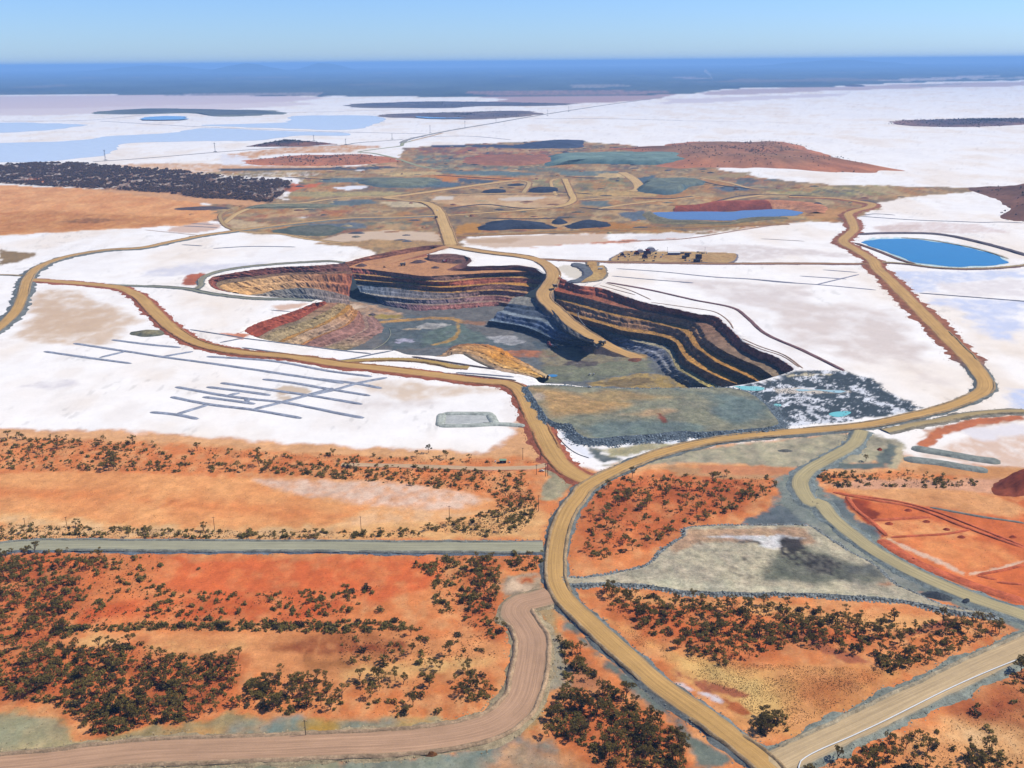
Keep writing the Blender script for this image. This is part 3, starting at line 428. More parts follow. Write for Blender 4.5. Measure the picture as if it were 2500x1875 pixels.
('e',(166,70,40),2,2,0,[(318.9,841.5),(321.4,816.1),(326.8,791.9),(331,762.6),(324,759.6),(320.4,795.4),(315.6,826.9)]),
('e',(238,196,164),1.5,1.5,0,[(328.4,759.5),(344.4,740.9),(358.6,720.1),(370.9,697.7),(367,695),(353.5,714.5),(339.2,735)]),
('e',(238,196,164),1.5,1.5,0,[(370.3,696.3),(399.2,705.4),(428.1,717.5),(426.6,714.7),(397.2,701.3),(371.8,693.6)]),
('e',(226,186,156),4,4,0,[(454.9,996.2),(496.7,1009.3),(597.3,1051.4),(609.1,1074.7),(509.4,1038.3),(468.7,1017.1)]),
('s',(240,206,178),8,6,0,[(438.4,943.4),(487.6,988.5),(578.7,1014.6),(680,1019.6),(614.5,909.1),(527.3,913.3),(478.7,923.9)]),
('s',(248,240,236),6,6,0,[(510.2,1016.2),(589.7,1036.4),(693.1,1041.6),(671.6,1005.4),(571.5,1000.6),(518,987.9)]),
('e',(206,120,84),2,3,0,[(441.6,975.9),(482.1,1024.1),(537.4,1052.8),(605.1,1066.8),(597.3,1051.4),(533.8,1033.2),(483.4,1002.5),(443.6,956.1)]),
('e',(216,150,104),6,5,0,[(430.8,924.9),(475.9,917.9),(524.9,908.5),(607.7,897.5),(594.3,875),(511.5,882.2),(462.7,888.9),(402.4,901.6)]),
('e',(184,174,142),4,4,3,[(92.9,924.6),(196.8,965.3),(305.3,995.3),(394.8,1015.9),(411.5,1004.1),(431.6,976.2),(404.3,944.1),(373.3,926.1),(312.1,915.3),(283.6,915.9),(190.8,932.4),(107.1,921.9)]),
('e',(196,178,130),3,3,0,[(386,1013.1),(398.1,1017.7),(383.3,985),(343.4,946.1),(308.9,913.7),(290,886.8),(287.4,894.5),(302.1,917.9),(348.9,963.3)]),
('e',(204,152,112),4,4,0,[(157.6,920.9),(221.9,919.5),(268,910.6),(289.2,906.2),(284.8,890.7),(230.8,888),(169.7,896.9)]),
('e',(206,190,150),2,3,0,[(385.4,912.2),(417.3,966.2),(425.6,966.1),(395,908)]),
('e',(112,120,112),3,4,3,[(412.2,979.8),(419,970.7),(385.4,912.2),(347.4,909),(316.9,913.6),(336.7,925.3),(378.5,928.6)]),
('s',(250,250,250),2,2,0,[(52,1030.4),(59,1027.8),(71.2,996.5),(78.5,978),(87.8,947.2),(80.8,943.1),(62.9,973.9),(54.3,1006.2)]),
('e',(116,122,118),3,4,3,[(80.8,987.1),(98.5,955.6),(113.8,942.4),(96.5,934.4),(84.5,947.3)]),
('e',(180,170,130),4,5,3,[(91.3,968.8),(135.1,981.3),(189,984.7),(187.4,975.7),(131.8,954.9),(106.4,951.1)]),
('s',(250,250,250),2,6,6,[(78.1,996.3),(119,990.8),(154,994.7),(191.3,998.5),(189.1,985.6),(117.8,979.4),(87,977.9)]),
('e',(136,142,130),3,5,3,[(265.7,889.1),(293.4,914.2),(307.2,882),(301.5,855.1),(315.6,837.5),(314.3,804.8),(321.1,784),(326.9,759.3),(315.7,750),(340.3,696.8),(365.4,660.8),(388.8,640.1),(403.6,620.6),(389.5,594.4),(364.7,626.4),(339,646.3),(319.3,665.3),(295.9,689.3),(278.1,723.4),(270,760.3),(270.6,784.9),(251.8,800.7),(251,833.1)]),
('e',(112,120,120),3,6,3,[(210.3,793.6),(233.4,811.6),(254.9,838.7),(270.6,792.5),(260.7,782.6),(238.4,785.5),(215.2,784.9)]),
('e',(112,120,118),2,5,3,[(301,837.8),(316.2,831.9),(314.8,799.5),(327.6,764.1),(319.6,754.7),(309,789.3),(301.9,810.3)]),
('e',(150,152,136),3,4,3,[(270.6,784.9),(279.6,727.8),(294.4,685.3),(317.7,661.5),(319.4,680.9),(308.1,722.9),(293.3,769.6),(279,789.8)]),
('e',(198,166,116),2,3,0,[(299.6,917.4),(308.1,910.6),(291.1,879.3),(293.8,837.9),(305.6,779.2),(317.3,736.2),(338.6,692.7),(332.9,688.7),(309.7,727.3),(296.5,779.4),(284,838.1),(284.8,879.4)]),
('e',(150,66,40),2,4,2,[(318.4,846),(328.2,831.7),(339.6,809.6),(327.5,788.9),(321.8,799.4),(317.3,820.8)]),
('e',(236,168,120),5,5,2,[(323.2,860.5),(408.6,861.8),(463.7,846.1),(478.9,817.8),(468.2,796.7),(412.5,813.6),(349.5,836.9)]),
('e',(214,140,104),3,3,0,[(195,922.9),(247.8,921.8),(293.4,914.2),(282.8,895.1),(229.5,899.3),(191.3,903.3)]),
('e',(74,84,88),3,5,5,[(287.3,1187.2),(321,1192.8),(350.3,1211.6),(374.1,1237.9),(409.5,1243.9),(453.2,1235.8),(476.6,1201.7),(476.5,1157.4),(486.6,1127.3),(495.8,1093),(457.8,1072.3),(374.5,1043),(310.3,1032),(309.5,1070.4),(308.1,1108.7),(298.2,1155.8)]),
('s',(226,212,190),3,5,0,[(334.7,1167.2),(374.3,1166.2),(425.5,1152.6),(388.5,1147.5),(340.5,1151.7)]),
('s',(232,216,176),3,4,0,[(366.2,1224.5),(396.7,1229.1),(424.4,1224.3),(399.7,1218.2),(368.2,1216.4)]),
('e',(196,160,104),3,3,0,[(200.6,2006),(254,2125),(308.7,2115.1),(471.3,2093.1),(446.3,1975.7),(198.1,1979.4)]),
('s',(236,224,200),2,3,0,[(91.8,1936.3),(110.6,1971.8),(140.8,1946.3),(146.6,1893.4),(137.2,1827.5),(113.3,1850)]),
('e',(196,198,192),2,2,0,[(-81.5,1082.3),(-27.5,1081.1),(-22.3,1049.6),(-82.1,1048.5)]),
('s',(196,226,226),4,4,0,[(808.8,2210.7),(853.1,2254.1),(912,2259.7),(964.5,2244.6),(1000.7,2201.8),(1028.8,2145.3),(1043.8,2081),(1042.5,2005.5),(1022.7,1951.8),(973.5,1918.9),(903.2,1909.4),(859.1,1923.6),(822.4,1950.4),(817.2,2003.2),(814,2102.1),(804.1,2151.6)])]
MAP['ROADS'] = {'main':{'w':16.5,
'col':(212,168,102),
'side':(104,108,104),
'run':5,
'path':[(164.8,441.6,1.6),(154.4,459,1.6),(148.6,474.6,1.6),(135.3,495.8,1.6),(121.8,516.8,1.6),(108.8,534.8,1.6),(97,551.9,1.6),(83.2,576.9,1.6),(67.3,605.9,1.6),(51.4,637.3,1.6),(40,661.4,1.6),(34.7,687,1.6),(34.7,711.3,1.6),(36.9,740.1,1.6),(41.9,777.4,1.6),(51.7,817.8,1.6),(64.9,850.5,1.6),(70.1,865.3,1.6),(89.3,891,1.6),(119.6,922,1.6),(152.8,950.6,1.6),(186.7,971.8,1.6),(228.4,990.8,1.8),(293.2,1008.2,1.8),(349,1019,1.8),(406.7,1032.5,1.8),(471.9,1061.8,1.8),(519.5,1087.5,1.8),(561.1,1117.4,1.8),(595.1,1149.1,1.8),(612.4,1179.8,1.8),(623.4,1218.8,1.8),(638.8,1289.5,1.8),(652.5,1376.4,1.8),(672.7,1503.6,1.8),(694.8,1642.6,1.8),(718.7,1793.6,1.8),(735.6,1909.4,1.8),(754.2,1983.4,1.8),(760.3,2106,1.8),(764.7,2202.6,1.8),(813.6,2305.8,1.8),(847,2372,1.8),(889,2518,1.8),(918,2625,1.8),(956,2681,1.8),(1021,2752,1.8),(1047,2814,1.8),(1028,2865,1.8),(982,2936,1.8),(920,2965,1.8),(853,2979,1.8)],
'wl':[(0,0.03),(0.045,0.17),(0.18,0.245),(0.25,0.34)],
'wr':[(0,0.02),(0.085,0.24),(0.26,0.33),(0.345,0.36),(0.39,0.44)],
'label':'wide ochre haul road curving from the front across the salt',
'streak':1,
'side2':(140,88,62),
'w2':23},
'junction':{'w':21,
'col':(212,168,102),
'side':(146,84,60),
'run':10,
'path':[(74.8,885.8,1.5),(61.8,903.4,1.5),(50.4,927.8,1.5),(40.7,970.7,1.5),(32.3,1027,1.5),(23,1089.3,1.5),(14.4,1146.6,1.5),(4.8,1180.5,1.5),(-9.4,1196.8,1.5),(-42.2,1205.5,1.5),(-84.4,1225.1,1.5),(-127.7,1243.3,1.5),(-183.3,1265.8,1.5),(-240.1,1285.4,1.5),(-285.1,1308.9,1.5),(-333.9,1329.4,1.5),(-382,1342.4,1.5),(-434.6,1368,1.5),(-477.5,1402.6,1.5),(-521,1456.8,1.5),(-566,1524.8,1.5),(-616.2,1609.8,1.5),(-671.8,1703.9,1.5),(-710.7,1755.3,1.5),(-744,1789.1,1.5),(-784,1808,1.5),(-854.7,1834,1.5),(-943.6,1862.7,1.5)],
'wl':[(0.02,0.1),(0.12,0.25),(0.42,0.8)],
'wr':[(0.06,0.22),(0.3,0.62)],
'label':'ochre haul road curving along the left rim of the pit',
'streak':1},
'west':{'w':18,
'col':(212,168,102),
'side':(104,108,104),
'run':12,
'path':[(-817.1,1395.4,1.6),(-820.3,1465.6,1.6),(-829.2,1522.9,1.6),(-849.5,1606.3,1.6),(-893.7,1723.7,1.6),(-949.1,1858.2,1.6),(-981.7,1964.1,1.6),(-986.5,2046,1.6),(-967.7,2119,1.6),(-915.1,2178.2,1.6),(-851.7,2198.5,1.5),(-806.4,2277.1,1.5),(-758,2361.2,1.5),(-698,2422,1.5),(-635,2484,1.5),(-531,2568,1.5),(-451,2618,1.5),(-401,2629,1.5),(-296,2637,1.5),(-204,2660,1.5)],
'wl':[(0.2,0.8)],
'wr':[(0.2,0.5)],
'label':'ochre causeway sweeping in from the left edge',
'streak':1},
'centre':{'w':30,
'col':(222,182,118),
'side':(128,96,68),
'run':6,
'path':[(-137.5,2206.2,1.4),(-156.9,2377.9,1.4),(-182,2577,1.4),(-200,2718,1.4),(-226,2843,1.4),(-272,2945,1.4),(-332,2984,1.4),(-387,3041,1.4),(-334,3093,1.4),(-252,3185,1.4),(-130,3323,1.4),(-52,3406,1.4),(30,3480,1.4)],
'wl':[(0,0.5)],
'wr':[(0,0.5)],
'label':'tan haul road leading north from the top of the pit',
'streak':1},
'centre_spur':{'w':14,
'col':(208,176,120),
'side':(128,96,68),
'run':5,
'path':[(30,3482,1.2),(62,3423,1.2),(63,3333,1.2),(48,3187,1.2),(42,3128,1.2)],
'wl':[],
'wr':[],
'label':'orange spur track hooking back beyond the pit',
'streak':1},
'east_loop':{'w':20,
'col':(222,184,118),
'side':(128,96,68),
'run':5,
'path':[(-174,2660,1.3),(-85,2698,1.3),(46,2750,1.3),(137,2807,1.3),(177,2886,1.3),(192,2970,1.3),(193,3099,1.3),(194,3302,1.3),(195,3507,1.3)],
'wl':[(0.3,0.9)],
'wr':[],
'label':'tan track looping behind the central flat',
'streak':1},
'mid_causeway':{'w':9,
'col':(190,146,80),
'side':(128,96,68),
'run':5,
'path':[(-134.7,2321.4,1.3),(-74.9,2334,1.3),(38.8,2350.8,1.3),(193.6,2384.3,1.3),(351.7,2411.7,1.3),(435.7,2419.4,1.3),(489.8,2428.7,1.3),(588,2448,1.3),(712,2467,1.3)],
'wl':[(0,1)],
'wr':[],
'label':'narrow brown causeway below the dark stockpiles',
'streak':1},
'camp_causeway':{'w':9,
'col':(186,142,96),
'side':(112,84,84),
'run':5,
'path':[(59.9,2032,1.3),(131.4,2008.7,1.3),(195.9,1996,1.3),(291.8,1982.1,1.3),(358.9,1972.8,1.3),(381.9,1968.6,1.3),(477.6,1964.6,1.3),(604.6,1959.4,1.3),(698.4,1952.3,1.3),(742.5,1950.5,1.3)],
'wl':[(0,1)],
'wr':[],
'label':'straight brown causeway passing below the camp',
'streak':1},
'pond_rim':{'w':12,
'col':(186,164,112),
'side':(112,84,84),
'run':6,
'path':[(768.2,1968.3,1.4),(809.5,1950.4,1.4),(855.9,1909.1,1.4),(912.6,1896,1.4),(978.7,1904.1,1.4),(1039.8,1925,1.4),(1110.4,1946,1.4)],
'wl':[],
'wr':[(0,1)],
'label':'tan rim road in front of the turquoise pond',
'streak':1},
'north_causeway':{'w':20,
'col':(172,166,150),
'side':(120,116,118),
'run':7,
'path':[(-569,5191,1.5),(-562,5403,1.5),(-453,5870,1.5),(-292,6374,1.5),(-99,6897,1.5),(127,7554,1.5),(472,8469,1.5),(904,9562,1.5),(1320,10516,1.5),(1776,11587,1.5)],
'wl':[],
'wr':[],
'label':'long straight causeway crossing the white lake',
'streak':1},
'power_causeway':{'w':9,
'col':(160,152,140),
'side':(110,106,110),
'run':6,
'path':[(-1821,4302,1.2),(-1664,4431,1.2),(-1413,4722,1.2),(-1219,4904,1.2),(-1014,5042,1.2),(-854,5094,1.2),(-815,5220,1.2),(-668,5363,1.2),(-592,5443,1.2)],
'wl':[],
'wr':[],
'label':'thin causeway carrying the far pylons',
'streak':1},
'north_west_track':{'w':14,
'col':(176,176,130),
'side':(130,130,110),
'run':5,
'path':[(-531,5326,1),(-561,5194,1),(-556,5003,1),(-618,4890,1),(-693,4755,1),(-715,4676,1),(-650,4617,1),(-560,4458,1),(-472,4263,1),(-387,4043,1),(-316,3919,1),(-268,3878,1)],
'wl':[],
'wr':[],
'label':'pale winding track left of the far dumps',
'streak':1},
'perimeter':{'w':10,
'col':(150,150,128),
'side':(104,108,104),
'run':4,
'path':[(-784.4,1813.3,1.3),(-702.8,1799.8,1.3),(-640.7,1784.6,1.3),(-606,1770.7,1.3),(-560.1,1736,1.3),(-505.9,1706.2,1.3),(-465.4,1689.2,1.3),(-435.5,1684.3,1.3),(-391.9,1681.2,1.3),(-350.4,1669.9,1.3)],
'wl':[(0.2,0.95)],
'wr':[],
'label':'grey perimeter track on the left pit edge',
'streak':1},
'perimeter_north':{'w':10,
'col':(158,152,124),
'side':(104,108,104),
'run':4,
'path':[(-590.8,1770.1,1.3),(-591.9,1804.3,1.3),(-603.7,1840.2,1.3),(-607.4,1881.8,1.3),(-595.9,1924.5,1.3),(-556.7,1968,1.3),(-501.4,1996.9,1.3),(-442.3,2015.7,1.3),(-380.8,2027.2,1.3),(-352.8,2012,1.3)],
'wl':[(0.1,0.95)],
'wr':[],
'label':'grey track round the north-west lip of the pit',
'streak':1},
'pit_access':{'w':12,
'col':(196,162,92),
'side':(128,96,68),
'run':4,
'path':[(-259.7,1286,1.2),(-236.7,1299.6,1.2),(-209.4,1306,1.2),(-167.2,1308.7,1.2),(-123.8,1298.8,1.2),(-94.4,1281.5,1.2),(-80,1271.8,1.2),(-59,1266.6,1.2)],
'wl':[],
'wr':[(0.3,0.9)],
'label':'ochre loop road beside the orange mound',
'streak':1},
'grey_road':{'w':19,
'col':(176,172,142),
'side':(96,104,110),
'run':5,
'path':[(-486.5,743.5,1.4),(-448.3,753.3,1.4),(-432.6,757,1.4),(-391.9,757.6,1.4),(-317.9,755.1,1.4),(-229.9,752.9,1.4),(-147.4,751.2,1.4),(-107.2,749,1.4),(-49.2,748,1.4),(-5.9,746.6,1.4),(25.9,746.7,1.4)],
'wl':[(0.05,0.95)],
'wr':[(0.2,0.46),(0.5,0.66),(0.69,0.97)],
'label':'pale grey gravel road running straight across the left',
'streak':0.5},
'pink_road':{'w':24,
'col':(200,160,126),
'side':(150,134,104),
'run':6,
'path':[(29.8,667.2,1.2),(17.9,661.2,1.2),(6,655.2,1.2),(2.1,643.4,1.2),(8.2,624.9,1.2),(12.8,607.3,1.2),(12.3,586.5,1.2),(9.5,563,1.2),(5.8,541.1,1.2),(-0.9,525.5,1.2),(-12.6,512.4,1.2),(-28.2,504.6,1.2),(-51.8,498.6,1.2),(-82.5,495.1,1.2),(-108.1,493.9,1.2),(-142.7,492,1.2),(-183.3,490.2,1.2),(-223.6,488.4,1.2),(-262.1,482.9,1.2),(-289.8,477.4,1.2),(-317.8,473.4,1.2),(-343.9,466.7,1.2)],
'wl':[(0.06,0.98)],
'wr':[(0.1,0.98)],
'label':'pink gravel road curving down to the lower left',
'streak':0.6},
'pipe_road':{'w':20,
'col':(212,184,140),
'side':(124,128,116),
'run':7,
'path':[(153.8,471.7,1.6),(168.1,480.2,1.6),(188.8,492,1.6),(214.3,506.6,1.6),(248,526.1,1.6),(283.8,546.7,1.6),(321.8,568.7,1.6),(364.2,592.1,1.6),(412.6,618.3,1.6)],
'wl':[(0.06,1)],
'wr':[],
'label':'tan road with a pipe along its lower right edge',
'streak':1},
'branch':{'w':15,
'col':(192,176,130),
'side':(112,120,116),
'run':7,
'path':[(396,1017.1,1.2),(373.9,977.7,1.2),(331.5,935,1.2),(303.7,907.1,1.2),(287.2,880.4,1.2),(282.2,854.8,1.2),(284.5,827.3,1.2),(290.2,832,1.3),(293.2,796.7,1.3),(300.4,763.8,1.3),(309.9,733.1,1.3),(327.5,698.8,1.3),(344.5,674.7,1.3),(361.6,654.5,1.3),(384.9,632.7,1.3),(404.4,614.4,1.3)],
'wl':[],
'wr':[],
'label':'grey branch road winding through the right-hand bush',
'streak':1},
'right_causeway':{'w':11,
'col':(190,166,116),
'side':(124,118,104),
'run':7,
'path':[(421.2,1013.6,1.4),(460.3,1032.3,1.4),(492,1044.2,1.4),(537,1063.9,1.4),(578.4,1073.6,1.4),(608.8,1074.5,1.4),(652.8,1074.5,1.4)],
'wl':[],
'wr':[(0.1,1)],
'label':'tan causeway leaving toward the right edge',
'streak':1},
'sand_track':{'w':9,
'col':(214,180,140),
'side':(200,130,90),
'run':2,
'path':[(-179.8,932.6,0.7),(-116.1,927.6,0.7),(-67.4,923,0.7),(-43.2,920.1,0.7),(-14.4,918.9,0.7),(4.8,919.7,0.7),(24.1,921.1,0.7),(35.9,928.1,0.7)],
'wl':[],
'wr':[],
'label':'sandy track behind the power poles',
'streak':1},
'side_track_west':{'w':8,
'col':(176,150,104),
'side':(104,108,104),
'run':3,
'path':[(-1114.4,1895.2,1.2),(-1030.6,1914.2,1.2),(-979.1,1904.7,1.2)],
'wl':[],
'wr':[],
'label':'short track joining the left causeway',
'streak':1},
'side_track_bend':{'w':9,
'col':(192,160,104),
'side':(128,96,68),
'run':4,
'path':[(-814,2815,1.2),(-815,2724,1.2),(-783,2610,1.2),(-733,2491,1.2),(-693,2433,1.2)],
'wl':[],
'wr':[],
'label':'small tan bend track in the left distance',
'streak':1},
'platform_ramp':{'w':22,
'col':(206,150,98),
'side':(150,96,76),
'run':4,
'path':[(-139.6,2197.4,1.3),(-158.5,2172,0.6),(-181.8,2148.4,-2.33),(-212.9,2118.6,-5.42),(-240.6,2085.9,-7.75),(-265.3,2054.4,-8.99),(-286.2,2032.3,-9.15)],
'wl':[],
'wr':[],
'label':'orange ramp down to the upper pit platform',
'streak':1},
'pit_ramp':{'w':27,
'col':(212,168,106),
'side':(120,104,92),
'run':9,
'path':[(-144.4,2200.9,1.4),(-94,2148.8,1.4),(-37.1,2102.1,1.4),(17.6,2067.5,1.4),(53.4,2028,1.2),(74.6,1969,1.1),(84,1899,1),(81.8,1846.6,-1.86),(70.8,1812.9,-10.08),(60.9,1777.6,-15.5),(62.8,1748.6,-20.15),(74.5,1716.8,-24.8),(89.1,1678.6,-30.23),(106,1630.9,-34.88),(130.5,1584.1,-41.85),(152.2,1555.3,-48.05),(175.8,1532.6,-55.02),(196.1,1520.2,-59.68),(209.9,1505.4,-61.38)],
'wl':[(0.05,0.3),(0.42,0.9)],
'wr':[(0.05,0.28),(0.34,0.9)],
'label':'ochre haul ramp snaking down into the pit',
'streak':1},
't1':{'w':12.15,
'col':(222,184,122),
'side':(130,104,80),
'run':2.5,
'path':[(-241,3079,0.6),(-84,3110,0.6),(44,3117,0.6),(180,3093,0.6)],
'wl':[(0,1)],
'wr':[],
'label':'thin straight track below the orange spur',
'streak':1},
't2':{'w':12.15,
'col':(222,184,122),
'side':(130,104,80),
'run':2.5,
'path':[(202,2947,0.6),(320,3004,0.6),(451,3024,0.6)],
'wl':[(0,1)],
'wr':[],
'label':'thin track toward the far pit lake',
'streak':1},
't3':{'w':16.2,
'col':(222,184,122),
'side':(130,104,80),
'run':2.5,
'path':[(253,2766,0.6),(333,2843,0.6),(434,2911,0.6)],
'wl':[],
'wr':[],
'label':'pale track left of the far pit lake',
'streak':1},
't4':{'w':35.1,
'col':(222,184,122),
'side':(130,104,80),
'run':2.5,
'path':[(423,3706,0.6),(438,3513,0.6),(435,3307,0.6),(413,3174,0.6),(387,3150,0.6)],
'wl':[],
'wr':[],
'label':'broad tan bend beside the terraced dump',
'streak':1},
't5':{'w':13.5,
'col':(222,184,122),
'side':(130,104,80),
'run':2.5,
'path':[(681,3506,0.6),(750,3361,0.6),(791,3197,0.6),(827,3173,0.6)],
'wl':[],
'wr':[],
'label':'pale track running right from the far dumps',
'streak':1},
't6':{'w':18.9,
'col':(222,184,122),
'side':(130,104,80),
'run':2.5,
'path':[(559,2805,0.6),(633,2899,0.6),(743,2998,0.6),(807,3035,0.6),(863,3012,0.6)],
'wl':[],
'wr':[],
'label':'orange track behind the red cliff',
'streak':1},
't7':{'w':10.8,
'col':(222,184,122),
'side':(130,104,80),
'run':2.5,
'path':[(372,2902,0.6),(482,2939,0.6),(587,3007,0.6)],
'wl':[(0,1)],
'wr':[],
'label':'thin track above the lilac lake',
'streak':1},
't8':{'w':12.15,
'col':(222,184,122),
'side':(130,104,80),
'run':2.5,
'path':[(-268,3874,0.6),(-456,3751,0.6),(-638,3696,0.6),(-811,3625,0.6)],
'wl':[(0,1)],
'wr':[],
'label':'thin pale track behind the white far pan',
'streak':1},
't9':{'w':16.2,
'col':(222,184,122),
'side':(130,104,80),
'run':2.5,
'path':[(-760,2561,0.6),(-771,2730,0.6),(-759,2837,0.6),(-719,2919,0.6),(-633,2935,0.6),(-557,3020,0.6),(-470,3062,0.6),(-348,3042,0.6)],
'wl':[],
'wr':[],
'label':'olive track winding left of the central road',
'streak':1},
't10':{'w':10.8,
'col':(222,184,122),
'side':(130,104,80),
'run':2.5,
'path':[(144,3067,0.6),(140,3271,0.6),(149,3472,0.6),(172,3517,0.6)],
'wl':[],
'wr':[],
'label':'faint side track beside the tan loop',
'streak':1},
't11':{'w':10.8,
'col':(222,184,122),
'side':(130,104,80),
'run':2.5,
'path':[(-682,2420,0.6),(-571.3,2380,0.6),(-478.4,2298.5,0.6),(-390.2,2242.3,0.6)],
'wl':[(0,1)],
'wr':[],
'label':'thin track below the left causeway',
'streak':1},
't12':{'w':16.2,
'col':(222,184,122),
'side':(130,104,80),
'run':2.5,
'path':[(-532,5331,0.6),(-452,5691,0.6),(-404,5931,0.6)],
'wl':[],
'wr':[],
'label':'grey start of the straight causeway',
'streak':1}}
